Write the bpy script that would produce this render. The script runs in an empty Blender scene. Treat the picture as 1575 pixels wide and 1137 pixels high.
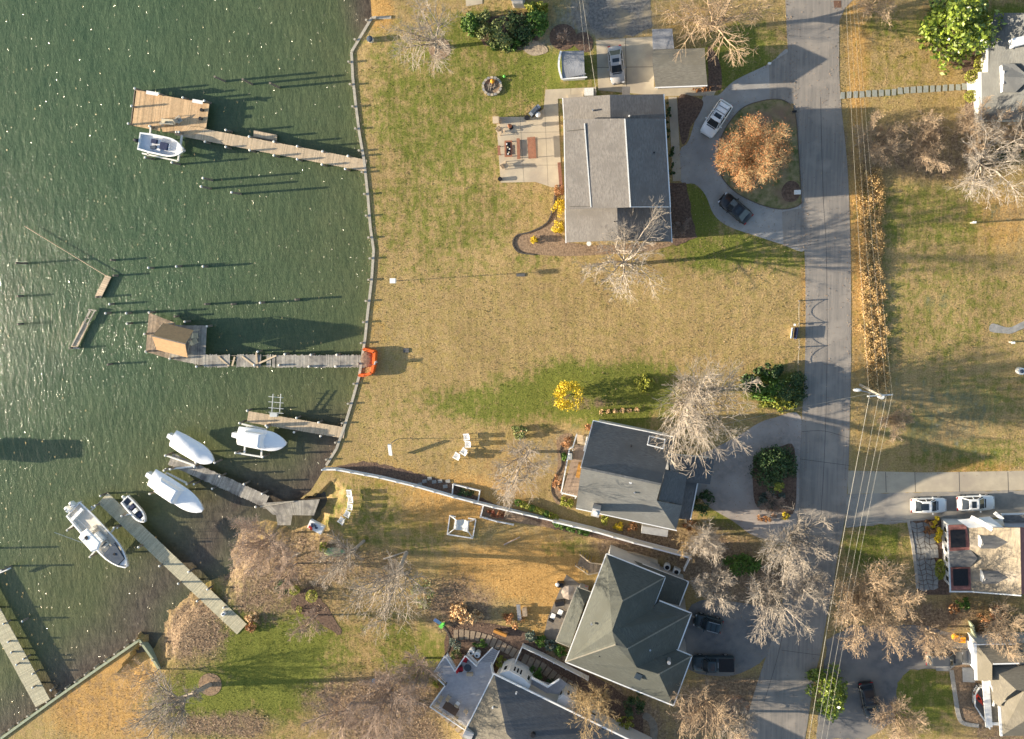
import bpy, math, random
import numpy as np
from math import radians, sin, cos, pi, sqrt, hypot, atan2
from mathutils import Vector, Matrix
R = random.Random(7)
sc = bpy.context.scene
C = sc.collection
# ---------------------------------------------------------------- camera
F, CX, CY, H = 1450.0, 787.5, 568.5, 118.0
cam_d = bpy.data.cameras.new('camera'); cam = bpy.data.objects.new('camera', cam_d); C.objects.link(cam)
sc.camera = cam
cam_d.sensor_fit = 'HORIZONTAL'; cam_d.sensor_width = 36.0; cam_d.lens = 36.0 * F / 1575.0
cam_d.clip_start = 1.0; cam_d.clip_end = 2000.0
nad = Vector(((1000 - CX) / F, -(420 - CY) / F, -1.0)).normalized()   # straight down lies right of and above the middle of the frame
Q = nad.rotation_difference(Vector((0, 0, -1)))
cam.location = (0, 0, H); cam.rotation_mode = 'QUATERNION'; cam.rotation_quaternion = Q
RM = np.array(Q.to_matrix())
def P(u, v, z=0.0):
    d = RM @ np.array([(u - CX) / F, -(v - CY) / F, -1.0])
    t = (z - H) / d[2]
    return (float(t * d[0]), float(t * d[1]), float(z))
def PIX(xy, z=0.0):
    p = np.stack([xy[:, 0], xy[:, 1], np.full(len(xy), z - H)], 1) @ RM
    return CX + F * p[:, 0] / -p[:, 2], CY - F * p[:, 1] / -p[:, 2]
# ---------------------------------------------------------------- sky, sun, exposure
SUN_EL = radians(13.6)
a_, b_ = P(620, 433), P(815, 421)
sh = Vector((b_[0] - a_[0], b_[1] - a_[1])).normalized()        # direction in which shadows fall
w = bpy.data.worlds.new('World'); sc.world = w; w.use_nodes = True
nt = w.node_tree; nt.nodes.clear()
out = nt.nodes.new('ShaderNodeOutputWorld'); bg = nt.nodes.new('ShaderNodeBackground'); sky = nt.nodes.new('ShaderNodeTexSky')
sky.sky_type = 'NISHITA'; sky.sun_disc = False; sky.sun_elevation = SUN_EL
sky.sun_rotation = atan2(-sh.x, -sh.y); sky.altitude = 0; sky.air_density = 1.0; sky.dust_density = 1.2; sky.ozone_density = 1.0
bg.inputs['Strength'].default_value = 0.102
nt.links.new(sky.outputs[0], bg.inputs[0]); nt.links.new(bg.outputs[0], out.inputs[0])
sun_d = bpy.data.lights.new('sun', 'SUN'); sun = bpy.data.objects.new('sun', sun_d); C.objects.link(sun)
sun_d.energy = 5.0; sun_d.angle = radians(0.5); sun_d.color = (1.0, 0.86, 0.66)
sun_dir = Vector((sh.x * cos(SUN_EL), sh.y * cos(SUN_EL), -sin(SUN_EL)))
sun.rotation_mode = 'QUATERNION'; sun.rotation_quaternion = sun_dir.to_track_quat('-Z', 'Y'); sun.location = (-60, 0, 80)
vs = sc.view_settings; vs.view_transform = 'Standard'; vs.look = 'None'; vs.gamma = 1.0; vs.use_curve_mapping = False
vs.exposure = 1.55
sc.cycles.max_bounces = 6; sc.cycles.diffuse_bounces = 3; sc.cycles.sample_clamp_indirect = 4.0
# ---------------------------------------------------------------- materials
MATS = {}
def mat(name, c1, c2=None, scale=3.0, rough=0.8, bump=0.0, bscale=None, detail=6.0, spec=0.3, metal=0.0,
        stretch=(1, 1, 1), island=0.0, rot=0.0, coat=0.0, c3=None, s3=0.15):
    """procedural material: two tones mixed by world-space noise, a third by a broad noise, fine relief by bump"""
    if name in MATS: return MATS[name]
    m = bpy.data.materials.new(name); m.use_nodes = True; n = m.node_tree.nodes; L = m.node_tree.links
    b = n['Principled BSDF']
    b.inputs['Roughness'].default_value = rough; b.inputs['Metallic'].default_value = metal
    b.inputs['Specular IOR Level'].default_value = spec
    if coat: b.inputs['Coat Weight'].default_value = coat; b.inputs['Coat Roughness'].default_value = 0.08
    if c2 is None: c2 = tuple(x * 0.82 for x in c1)
    g = n.new('ShaderNodeNewGeometry'); mp = n.new('ShaderNodeMapping'); mp.inputs['Scale'].default_value = stretch
    mp.inputs['Rotation'].default_value = (0, 0, rot)
    L.new(g.outputs['Position'], mp.inputs['Vector'])
    nz = n.new('ShaderNodeTexNoise'); nz.inputs['Scale'].default_value = scale; nz.inputs['Detail'].default_value = detail
    nz.inputs['Roughness'].default_value = 0.62
    L.new(mp.outputs[0], nz.inputs['Vector'])
    rp = n.new('ShaderNodeValToRGB'); rp.color_ramp.elements[0].position = 0.36; rp.color_ramp.elements[1].position = 0.64
    rp.color_ramp.elements[0].color = (*c1, 1); rp.color_ramp.elements[1].color = (*c2, 1)
    L.new(nz.outputs['Fac'], rp.inputs[0]); col = rp.outputs[0]
    if c3 is not None:
        n3 = n.new('ShaderNodeTexNoise'); n3.inputs['Scale'].default_value = s3; n3.inputs['Detail'].default_value = 5
        L.new(g.outputs['Position'], n3.inputs['Vector'])
        r3 = n.new('ShaderNodeMapRange'); r3.inputs[1].default_value = 0.48; r3.inputs[2].default_value = 0.66
        L.new(n3.outputs['Fac'], r3.inputs[0])
        mx = n.new('ShaderNodeMixRGB'); mx.inputs[2].default_value = (*c3, 1); L.new(r3.outputs[0], mx.inputs[0]); L.new(col, mx.inputs[1]); col = mx.outputs[0]
    if island:
        hs = n.new('ShaderNodeHueSaturation'); mr = n.new('ShaderNodeMapRange')
        mr.inputs[3].default_value = 1 - island; mr.inputs[4].default_value = 1 + island
        L.new(g.outputs['Random Per Island'], mr.inputs[0]); L.new(mr.outputs[0], hs.inputs['Value']); L.new(col, hs.inputs['Color']); col = hs.outputs[0]
    L.new(col, b.inputs['Base Color'])
    if bump:
        n2 = n.new('ShaderNodeTexNoise'); n2.inputs['Scale'].default_value = bscale or scale * 4; n2.inputs['Detail'].default_value = 5
        L.new(mp.outputs[0], n2.inputs['Vector'])
        bp = n.new('ShaderNodeBump'); bp.inputs['Strength'].default_value = 1.0; bp.inputs['Distance'].default_value = bump
        L.new(n2.outputs['Fac'], bp.inputs['Height']); L.new(bp.outputs[0], b.inputs['Normal'])
    MATS[name] = m
    return m
# ---------------------------------------------------------------- mesh helpers
def tag(o, label=None, cat=None, group=None, kind=None):
    if label: o['label'] = label
    if cat: o['category'] = cat
    if group: o['group'] = group
    if kind: o['kind'] = kind
    return o
def thing(name, label, cat, loc=(0, 0, 0), rz=0.0, group=None):
    o = bpy.data.objects.new(name, None); o.empty_display_size = 0.3; C.objects.link(o)
    o.location = loc; o.rotation_euler = (0, 0, rz)
    return tag(o, label, cat, group)
def mesh_obj(name, verts, faces, mats, parent=None, mi=None, smooth=False):
    me = bpy.data.meshes.new(name); me.from_pydata(verts, [], faces)
    for m in (mats if isinstance(mats, (list, tuple)) else [mats]): me.materials.append(m)
    if mi is not None and len(set(mi)) > 1: me.polygons.foreach_set('material_index', mi)
    if smooth: me.polygons.foreach_set('use_smooth', [True] * len(me.polygons))
    me.update()
    o = bpy.data.objects.new(name, me); C.objects.link(o)
    if parent: o.parent = parent
    return o
class MB:
    def __init__(s, o=(0, 0, 0)): s.v = []; s.f = []; s.m = []; s.o = o
    def add(s, vs_, fs, mi=0):
        k = len(s.v); s.v += [tuple(p) for p in vs_]
        for f in fs: s.f.append(tuple(i + k for i in f)); s.m.append(mi)
        return s
    def box(s, c, d, rz=0.0, mi=0, tilt=0.0):
        hx, hy, hz = d[0] / 2, d[1] / 2, d[2] / 2; ca, sa = cos(rz), sin(rz); ct, st = cos(tilt), sin(tilt); vv = []
        for z in (-hz, hz):
            for x, y in ((-hx, -hy), (hx, -hy), (hx, hy), (-hx, hy)):
                X = x * ct + z * st; Z = -x * st + z * ct
                vv.append((c[0] + X * ca - y * sa, c[1] + X * sa + y * ca, c[2] + Z))
        return s.add(vv, [(3, 2, 1, 0), (4, 5, 6, 7), (0, 1, 5, 4), (1, 2, 6, 5), (2, 3, 7, 6), (3, 0, 4, 7)], mi)
    def beam(s, a, b, wd, ht, mi=0):
        """box of width wd and height ht running from a to b (a and b are the middle of its ends)"""
        a, b = Vector(a), Vector(b); d = (b - a); L = d.length
        if L < 1e-6: return s
        d /= L; side = d.cross(Vector((0, 0, 1)))
        side = side.normalized() if side.length > 1e-3 else Vector((1, 0, 0)); up = side.cross(d)
        sx, uz = side * wd / 2, up * ht / 2; vv = []
        for p in (a, b): vv += [p - sx - uz, p + sx - uz, p + sx + uz, p - sx + uz]
        return s.add(vv, [(0, 1, 2, 3), (7, 6, 5, 4), (0, 4, 5, 1), (1, 5, 6, 2), (2, 6, 7, 3), (3, 7, 4, 0)], mi)
    def prism(s, poly, z0, z1, mi=0, top=True):
        n = len(poly); ar = sum(poly[i][0] * poly[(i + 1) % n][1] - poly[(i + 1) % n][0] * poly[i][1] for i in range(n))
        if ar < 0: poly = poly[::-1]
        vv = [(p[0], p[1], z0) for p in poly] + [(p[0], p[1], z1) for p in poly]
        fs = [(i, (i + 1) % n, (i + 1) % n + n, i + n) for i in range(n)]
        fs.append(tuple(range(n - 1, -1, -1)))
        if top: fs.append(tuple(range(n, 2 * n)))
        return s.add(vv, fs, mi)
    def slab(s, pts, th=0.15, mi=0):
        """a roof plane: any 3D polygon given thickness downwards"""
        n = len(pts); ar = sum(pts[i][0] * pts[(i + 1) % n][1] - pts[(i + 1) % n][0] * pts[i][1] for i in range(n))
        if ar < 0: pts = pts[::-1]
        vv = list(pts) + [(p[0], p[1], p[2] - th) for p in pts]
        fs = [tuple(range(n)), tuple(range(2 * n - 1, n - 1, -1))] + [(i, i + n, (i + 1) % n + n, (i + 1) % n) for i in range(n)]
        return s.add(vv, fs, mi)
    def cyl(s, a, b, r0, r1=None, n=8, mi=0, caps=True):
        if r1 is None: r1 = r0
        a, b = Vector(a), Vector(b); d = (b - a).normalized()
        x = d.cross(Vector((0, 0, 1))); x = x.normalized() if x.length > 1e-3 else Vector((1, 0, 0)); y = d.cross(x)
        vv = []
        for p, r in ((a, r0), (b, r1)):
            for i in range(n): t = 2 * pi * i / n; vv.append(p + (x * cos(t) + y * sin(t)) * r)
        fs = [(i, i + n, (i + 1) % n + n, (i + 1) % n) for i in range(n)]
        if caps: fs += [tuple(range(n)), tuple(range(2 * n - 1, n - 1, -1))]
        return s.add(vv, fs, mi)
    def ball(s, c, r, mi=0, nu=8, nv=5, sz=None):
        rx, ry, rz = (r, r, sz or r) if not isinstance(r, tuple) else r
        vv = [(c[0], c[1], c[2] - rz)]
        for j in range(1, nv):
            t = pi * j / nv - pi / 2
            for i in range(nu): f = 2 * pi * i / nu; vv.append((c[0] + rx * cos(t) * cos(f), c[1] + ry * cos(t) * sin(f), c[2] + rz * sin(t)))
        vv.append((c[0], c[1], c[2] + rz)); fs = []
        for i in range(nu):
            fs.append((0, 1 + (i + 1) % nu, 1 + i))
            for j in range(nv - 2): k = 1 + j * nu; fs.append((k + i, k + (i + 1) % nu, k + nu + (i + 1) % nu, k + nu + i))
            k = 1 + (nv - 2) * nu; fs.append((k + i, k + (i + 1) % nu, len(vv) - 1))
        return s.add(vv, fs, mi)
    def loft(s, rings, mi=0, cap=True, closed=True):
        n = len(rings[0]); vv = [p for r in rings for p in r]; fs = []
        for j in range(len(rings) - 1):
            for i in range(n if closed else n - 1):
                k = (i + 1) % n; fs.append((j * n + i, j * n + k, (j + 1) * n + k, (j + 1) * n + i))
        if cap and closed: fs += [tuple(range(n - 1, -1, -1)), tuple(range((len(rings) - 1) * n, len(rings) * n))]
        return s.add(vv, fs, mi)
    def build(s, name, mats, parent=None, smooth=False, origin=None):
        o = origin or s.o
        if parent is not None and origin is None and s.o == (0, 0, 0): v = s.v
        else: v = [(p[0] - o[0], p[1] - o[1], p[2] - o[2]) for p in s.v]
        ob = mesh_obj(name, v, s.f, mats, parent, s.m, smooth)
        if parent is None: ob.location = o
        return ob
def copy_tree(o, parent=None, loc=None, rz=None, label=None):
    c = o.copy(); C.objects.link(c); c.parent = parent
    if loc is not None: c.location = loc
    if rz is not None: c.rotation_euler = (0, 0, rz)
    if label: c['label'] = label
    for ch in [x for x in o.children]: copy_tree(ch, c)
    return c
def smooth_px(pts, n=5, closed=True):
    out_ = []; N = len(pts)
    rng = range(N) if closed else range(N - 1)
    for i in rng:
        if closed: p0, p1, p2, p3 = pts[i - 1], pts[i], pts[(i + 1) % N], pts[(i + 2) % N]
        else: p0, p1, p2, p3 = pts[max(i - 1, 0)], pts[i], pts[i + 1], pts[min(i + 2, N - 1)]
        for k in range(n):
            t = k / n
            out_.append(tuple(0.5 * (2 * p1[j] + (p2[j] - p0[j]) * t + (2 * p0[j] - 5 * p1[j] + 4 * p2[j] - p3[j]) * t * t + (3 * p1[j] - p0[j] - 3 * p2[j] + p3[j]) * t ** 3) for j in (0, 1)))
    if not closed: out_.append(tuple(pts[-1]))
    return out_
def rough_px(pts, amp, step=6, closed=True):
    o_ = []
    for i in range(len(pts) if closed else len(pts) - 1):
        a, b = pts[i], pts[(i + 1) % len(pts)]; L = hypot(b[0] - a[0], b[1] - a[1]); n = max(1, int(L / step))
        for k in range(n): t = k / n; o_.append((a[0] + (b[0] - a[0]) * t + R.uniform(-amp, amp), a[1] + (b[1] - a[1]) * t + R.uniform(-amp, amp)))
    return o_
def W(pts, z=0.0): return [P(p[0], p[1], z if len(p) < 3 else p[2]) for p in pts]
def sheet(name, px, z, m, th=0.0, kind='structure', curve=0):
    """a flat surface lying on the ground; th gives it a real thickness"""
    if curve: px = smooth_px(px, curve)
    mb = MB(); mb.prism([p[:2] for p in W(px, z)], z - max(th, 0.02), z)
    return tag(mb.build(name, m), kind=kind)
def strip(px, wd, z0, z1, closed=False, mb=None):
    """raised line (kerb, edging) following a pixel path"""
    mb = mb or MB(); q = W(px, 0); n = len(q)
    for i in range(n if closed else n - 1):
        a, b = q[i], q[(i + 1) % n]; zc = (z0 + z1) / 2
        mb.beam((a[0], a[1], zc), (b[0], b[1], zc), wd, z1 - z0)
    return mb
# ---------------------------------------------------------------- palette
white = mat('white_paint', (0.78, 0.78, 0.76), (0.7, 0.7, 0.69), 2, 0.5, 0.002, 30)
wrap = mat('white_shrink_wrap', (0.83, 0.83, 0.83), (0.77, 0.78, 0.79), 1.2, 0.35, 0.02, 2.5, spec=0.5)
gel = mat('white_gelcoat', (0.8, 0.8, 0.78), (0.74, 0.74, 0.73), 1, 0.25, spec=0.5)
navy = mat('navy_vinyl', (0.02, 0.03, 0.07), (0.03, 0.04, 0.09), 3, 0.4)
bluegrey = mat('blue_grey_cover', (0.045, 0.062, 0.09), (0.07, 0.09, 0.12), 2, 0.9, 0.01, 4)
black = mat('black_plastic', (0.012, 0.012, 0.014), (0.02, 0.02, 0.022), 5, 0.4)
glass = mat('dark_glass', (0.02, 0.028, 0.035), (0.03, 0.04, 0.05), 1, 0.06, spec=0.6)
rubber = mat('tyre_rubber', (0.015, 0.015, 0.015), (0.02, 0.02, 0.02), 5, 0.9)
steel = mat('galvanised_steel', (0.5, 0.5, 0.5), (0.4, 0.41, 0.42), 4, 0.4, metal=0.6)
cable_m = mat('weathered_cable', (0.26, 0.25, 0.21), (0.2, 0.19, 0.17), 2, 0.5)
deck_new = mat('tan_decking', (0.60, 0.42, 0.24), (0.50, 0.34, 0.19), 4, 0.75, 0.004, 20, island=0.16)
deck_grey = mat('silvered_decking', (0.40, 0.37, 0.31), (0.30, 0.28, 0.25), 3, 0.85, 0.006, 14, island=0.22, c3=(0.16, 0.15, 0.14), s3=0.6)
deck_worn = mat('worn_brown_decking', (0.34, 0.26, 0.18), (0.20, 0.16, 0.12), 3, 0.85, 0.008, 14, island=0.3)
deck_tan = mat('sandy_decking', (0.55, 0.43, 0.29), (0.45, 0.36, 0.25), 3, 0.85, 0.006, 14, island=0.16)
deck_green = mat('greenish_decking', (0.48, 0.44, 0.31), (0.38, 0.36, 0.26), 3, 0.85, 0.006, 14, island=0.14)
pile_m = mat('weathered_piling_wood', (0.24, 0.21, 0.17), (0.15, 0.13, 0.11), 5, 0.9, 0.01, 12)
pile_cap = mat('white_piling_cap', (0.75, 0.75, 0.72), (0.6, 0.6, 0.57), 8, 0.6)
timber = mat('grey_timber', (0.44, 0.40, 0.32), (0.31, 0.285, 0.24), 3, 0.85, 0.006, 12)
timber_green = mat('greenish_treated_timber', (0.33, 0.36, 0.24), (0.25, 0.28, 0.2), 3, 0.85, 0.006, 12)
redwood = mat('red_stained_wood', (0.30, 0.13, 0.075), (0.22, 0.095, 0.055), 4, 0.7, 0.004, 16, island=0.12)
orange_m = mat('orange_mesh_netting', (0.75, 0.14, 0.02), (0.62, 0.11, 0.02), 6, 0.6, 0.01, 12)
# ================================================================= THE SETTING
# ---- ground: one sheet with painted cover kinds (what grows or lies there)
SHORE = [(540, -330), (560, -60), (570, 0), (572, 28), (541, 80), (543, 120), (548, 165), (553, 205), (560, 245), (566, 300), (570, 350), (575, 385), (572, 430), (566, 480), (562, 520),
         (558, 545), (553, 578), (541, 620), (532, 650), (518, 690), (502, 716), (478, 755), (455, 772), (385, 760), (330, 800), (310, 860), (265, 880), (215, 930), (203, 972), (215, 984),
         (85, 1075), (0, 1137), (-150, 1245), (-420, 1430)]
BEACH = (22, 28)          # segments of SHORE that slope into the water instead of being held by a wall
OUT = SHORE + [(-420, 1600), (1950, 1600), (1950, -330)]
poly = np.array([P(*p)[:2] for p in OUT])
def inside(pts, pl):
    x, y = pts[:, 0], pts[:, 1]; c = np.zeros(len(pts), bool); n = len(pl)
    for i in range(n):
        (x0, y0), (x1, y1) = pl[i], pl[i - 1]
        k = ((y0 > y) != (y1 > y)); t = np.where(k, (x1 - x0) * (y - y0) / ((y1 - y0) if y1 != y0 else 1e-9) + x0, 0)
        c ^= k & (x < t)
    return c
def segdist(pts, a, b):
    a, b = np.array(a), np.array(b); d = b - a; t = np.clip(((pts - a) @ d) / (d @ d), 0, 1)
    q = a + t[:, None] * d; return np.hypot(*(pts - q).T), q
def fbm(x, y, s, seed=0):
    r = np.random.RandomState(seed); o = np.zeros_like(x); a = 1.0
    for k in range(5):
        for j in range(4):
            th = r.uniform(0, 2 * pi); ph = r.uniform(0, 2 * pi); f = s * 2 ** k * r.uniform(0.7, 1.4)
            o += a * np.sin((x * cos(th) + y * sin(th)) * f + ph + 1.7 * np.sin((x * sin(th) - y * cos(th)) * f * 0.6 + ph * 2))
        a *= 0.6
    return o / 6.0
step = 0.42
gx = np.arange(poly[:, 0].min(), poly[:, 0].max(), step); gy = np.arange(poly[:, 1].min(), poly[:, 1].max(), step)
GX, GY = np.meshgrid(gx, gy); V = np.stack([GX.ravel(), GY.ravel()], 1)
ins = inside(V, poly); best = np.full(len(V), 1e9); bq = V.copy(); beach_d = np.full(len(V), 1e9); wall_d = np.full(len(V), 1e9)
for i in range(len(SHORE) - 1):
    d, q = segdist(V, poly[i], poly[i + 1]); k = d < best; best[k] = d[k]; bq[k] = q[k]
    if BEACH[0] <= i < BEACH[1]: beach_d = np.minimum(beach_d, d)
    else: wall_d = np.minimum(wall_d, d)
near = (~ins) & (best < step * 1.5); V2 = V.copy(); V2[near] = bq[near]
keep = ins | near
Z = np.where(beach_d < wall_d * 3 + 0.3, np.minimum(0.0, -2.1 + 0.30 * beach_d), 0.0)
Z = np.where((Z < 0), Z + 0.26 * fbm(V[:, 0], V[:, 1], 1.1, 5), Z); Z = np.minimum(Z, 0)
ny, nx = GX.shape; idx = np.arange(nx * ny).reshape(ny, nx)
q = np.stack([idx[:-1, :-1], idx[:-1, 1:], idx[1:, 1:], idx[1:, :-1]], -1).reshape(-1, 4)
q = q[keep[q].all(1)]
used = np.unique(q); remap = np.zeros(nx * ny, int); remap[used] = np.arange(len(used)); q = remap[q]
GX0, GY0, NXG, NYG, ZG = gx[0], gy[0], nx, ny, Z.reshape(ny, nx)
GV = np.concatenate([V2[used], Z[used, None]], 1)
me = bpy.data.meshes.new('ground'); me.from_pydata(GV.tolist(), [], q.tolist())
U, Vv = PIX(GV[:, :2])
def paint(blobs, wob=0.45, seed=1):
    a = np.zeros(len(U)); nz = fbm(GV[:, 0], GV[:, 1], 0.25, seed)
    for (cx, cy, rx, ry, s) in blobs:
        d = np.sqrt(((U - cx) / rx) ** 2 + ((Vv - cy) / ry) ** 2) + wob * nz
        a = np.maximum(a, s * np.clip((1.45 - d) / 0.9, 0, 1))
    return a
green = [(700, 170, 150, 120, .62), (640, 110, 70, 90, .55), (690, 330, 140, 90, .5), (840, 110, 120, 70, .8), (760, 60, 120, 50, .7), (880, 60, 60, 40, .8), (1080, 330, 45, 60, 1), (1175, 250, 55, 90, .9), (1140, 95, 70, 60, .8),
         (900, 40, 60, 40, .6), (420, 1010, 140, 110, 1), (330, 1080, 90, 60, 1), (630, 1000, 70, 60, .65), (560, 1060, 60, 50, .3), (890, 605, 130, 45, 1), (780, 620, 110, 30, .75), (990, 590, 60, 40, .8), (560, 790, 60, 60, .45), (640, 820, 70, 30, .4),
         (1345, 840, 48, 50, .7), (1420, 1070, 60, 55, .75), (1430, 330, 110, 60, .55), (1450, 480, 130, 100, .4), (1500, 610, 100, 50, .45), (1400, 650, 60, 40, .55), (1110, 385, 90, 40, .8), (1210, 400, 40, 25, .6), (940, 640, 60, 25, .9),
         (1370, 110, 80, 40, .35), (1560, 25, 60, 25, .9), (1380, 40, 60, 20, .5), (1120, 800, 50, 35, .7), (1500, 700, 100, 30, .5), (880, 840, 50, 18, .5), (1200, 600, 60, 40, .8), (620, 640, 60, 40, .25), (560, 600, 40, 50, .2), (820, 400, 60, 20, .4), (700, 410, 120, 30, .35)]
orangeb = [(140, 1060, 110, 70, 1), (230, 1080, 60, 80, .55), (800, 870, 110, 60, .9), (720, 780, 90, 55, .7), (600, 735, 70, 50, .4), (1318, 320, 14, 330, .8), (1318, 120, 20, 120, .7), (1540, 340, 60, 60, .6), (760, 720, 90, 50, .35), (850, 930, 60, 50, .7),
           (585, 15, 22, 40, .9), (1080, 30, 80, 30, .45), (1400, 100, 120, 60, .3), (560, 500, 30, 60, .35), (640, 540, 80, 60, .2), (940, 830, 60, 25, .5), (1240, 470, 12, 90, .6), (1500, 720, 60, 12, .8)]
litter = [(140, 1070, 120, 60, .34)] + [(a, b_, c, d_, e * .85) for a, b_, c, d_, e in [(470, 870, 90, 55, .75), (400, 890, 70, 70, .85), (300, 965, 60, 60, 1), (360, 860, 50, 60, .9), (590, 1090, 110, 60, 1), (640, 1130, 60, 40, 1), (520, 930, 60, 30, .5), (1110, 1090, 90, 50, 1), (1450, 950, 90, 35, 1), (1100, 850, 70, 50, .95), (1160, 900, 70, 50, .9), (705, 935, 60, 45, .9),
          (975, 838, 90, 22, .9), (880, 740, 34, 60, .5), (800, 730, 70, 40, .4), (560, 870, 80, 30, .6), (960, 1100, 70, 50, 1), (900, 620, 60, 10, .6), (1430, 230, 140, 50, .75), (1560, 1110, 60, 60, .8), (350, 1115, 90, 22, .9), (830, 1040, 80, 40, .9), (1480, 900, 90, 30, .6), (1400, 930, 40, 60, .7), (960, 820, 110, 14, .8), (250, 1040, 50, 50, .4)]]
bare = [(930, 30, 70, 40, .8), (1360, 780, 80, 20, 0), (830, 55, 40, 22, .5), (1440, 460, 40, 22, .3), (1560, 330, 50, 20, .3), (1420, 1000, 70, 30, .3), (1430, 640, 120, 60, .35), (880, 690, 60, 40, .4)]
cols = np.stack([paint(green, seed=1), paint(orangeb, seed=2), paint(litter, seed=3), np.ones(len(U))], 1)
COVG = np.zeros((NYG * NXG, 4)); COVG[used] = cols; COVG = COVG.reshape(NYG, NXG, 4)
ca = me.color_attributes.new('cover', 'FLOAT_COLOR', 'POINT'); ca.data.foreach_set('color', cols.ravel())
bare_a = me.attributes.new('bare', 'FLOAT', 'POINT'); bare_a.data.foreach_set('value', paint(bare, seed=4))
gm = bpy.data.materials.new('lawn_soil_and_leaf_litter'); gm.use_nodes = True
n = gm.node_tree.nodes; L = gm.node_tree.links; b = n['Principled BSDF']; b.inputs['Roughness'].default_value = 0.95; b.inputs['Specular IOR Level'].default_value = 0.1
geo = n.new('ShaderNodeNewGeometry')
def noise(scale, detail=6, rough=0.6, vec=None, stretch=None):
    t = n.new('ShaderNodeTexNoise'); t.inputs['Scale'].default_value = scale; t.inputs['Detail'].default_value = detail; t.inputs['Roughness'].default_value = rough
    if stretch:
        mp = n.new('ShaderNodeMapping'); mp.inputs['Scale'].default_value = stretch; L.new(geo.outputs['Position'], mp.inputs[0]); L.new(mp.outputs[0], t.inputs[0])
    else: L.new(geo.outputs['Position'], t.inputs[0])
    return t.outputs['Fac']
def ramp(f, stops):
    r = n.new('ShaderNodeValToRGB'); e = r.color_ramp.elements
    while len(e) < len(stops): e.new(0.5)
    for i, (p, c) in enumerate(stops): e[i].position = p; e[i].color = (*c, 1)
    L.new(f, r.inputs[0]); return r.outputs[0]
def mth(op, a, b_=None, c=None):
    m = n.new('ShaderNodeMath'); m.operation = op
    for i, x in enumerate((a, b_, c)):
        if x is None: continue
        if isinstance(x, (int, float)): m.inputs[i].default_value = x
        else: L.new(x, m.inputs[i])
    return m.outputs[0]
def mixc(f, a, b_):
    m = n.new('ShaderNodeMixRGB'); L.new(f, m.inputs[0]); L.new(a, m.inputs[1]); L.new(b_, m.inputs[2]); return m.outputs[0]
fine = noise(5.5, 8, 0.75); med = noise(0.9, 8, 0.7); big = noise(0.12, 6, 0.6); strk = noise(1.0, 6, 0.7, stretch=(2.2, 0.35, 1))
dry = ramp(fine, [(0.30, (0.18, 0.12, 0.055)), (0.5, (0.345, 0.245, 0.112)), (0.68, (0.50, 0.36, 0.175))])
dry2 = ramp(fine, [(0.30, (0.13, 0.11, 0.03)), (0.5, (0.25, 0.21, 0.058)), (0.68, (0.37, 0.30, 0.10))])
dry = mixc(mth('MULTIPLY', ramp(med, [(0.42, (0, 0, 0)), (0.62, (1, 1, 1))]), 0.55), dry, dry2)
grn = ramp(fine, [(0.3, (0.07, 0.092, 0.018)), (0.52, (0.15, 0.165, 0.034)), (0.7, (0.26, 0.25, 0.065))])
org = ramp(fine, [(0.3, (0.22, 0.12, 0.04)), (0.5, (0.46, 0.27, 0.09)), (0.7, (0.62, 0.42, 0.18))])
lit = ramp(noise(3.2, 8, 0.8), [(0.36, (0.075, 0.05, 0.035)), (0.5, (0.22, 0.155, 0.10)), (0.64, (0.44, 0.32, 0.20))])
brc = ramp(noise(2.2, 7, 0.7), [(0.35, (0.14, 0.125, 0.105)), (0.65, (0.34, 0.30, 0.25))])
cv = n.new('ShaderNodeAttribute'); cv.attribute_name = 'cover'; sp = n.new('ShaderNodeSeparateColor'); L.new(cv.outputs['Color'], sp.inputs[0])
ba = n.new('ShaderNodeAttribute'); ba.attribute_name = 'bare'
def edge(f, amt=0.9):     # roughen a painted cover with noise so its edge is patchy
    x = mth('ADD', f, mth('MULTIPLY', mth('SUBTRACT', mth('ADD', mth('MULTIPLY', med, 0.6), mth('MULTIPLY', strk, 0.4)), 0.5), amt))
    m = n.new('ShaderNodeMapRange'); m.inputs[1].default_value = 0.25; m.inputs[2].default_value = 0.75; L.new(x, m.inputs[0])
    return mth('MULTIPLY', m.outputs[0], mth('GREATER_THAN', f, 0.02))
col = mixc(edge(sp.outputs[1], 2.2), dry, org)
col = mixc(edge(sp.outputs[0], 3.0), col, grn)
col = mixc(edge(sp.outputs[2], 2.4), col, lit)
col = mixc(edge(ba.outputs['Fac'], 2.0), col, brc)
hs = n.new('ShaderNodeHueSaturation'); L.new(col, hs.inputs['Color']); L.new(mth('ADD', mth('ADD', 0.34, mth('MULTIPLY', big, 0.75)), mth('MULTIPLY', noise(1.0, 5, 0.6, stretch=(1.5, 0.06, 1)), 0.58)), hs.inputs['Value'])
L.new(hs.outputs[0], b.inputs['Base Color'])
bp = n.new('ShaderNodeBump'); bp.inputs['Distance'].default_value = 0.075; L.new(mth('ADD', mth('MULTIPLY', noise(7, 6, 0.75), 0.7), mth('MULTIPLY', noise(1.4, 5, 0.7), 0.9)), bp.inputs['Height']); L.new(bp.outputs[0], b.inputs['Normal'])
me.materials.append(gm)
ground = bpy.data.objects.new('ground', me); C.objects.link(ground); tag(ground, kind='structure')
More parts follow.
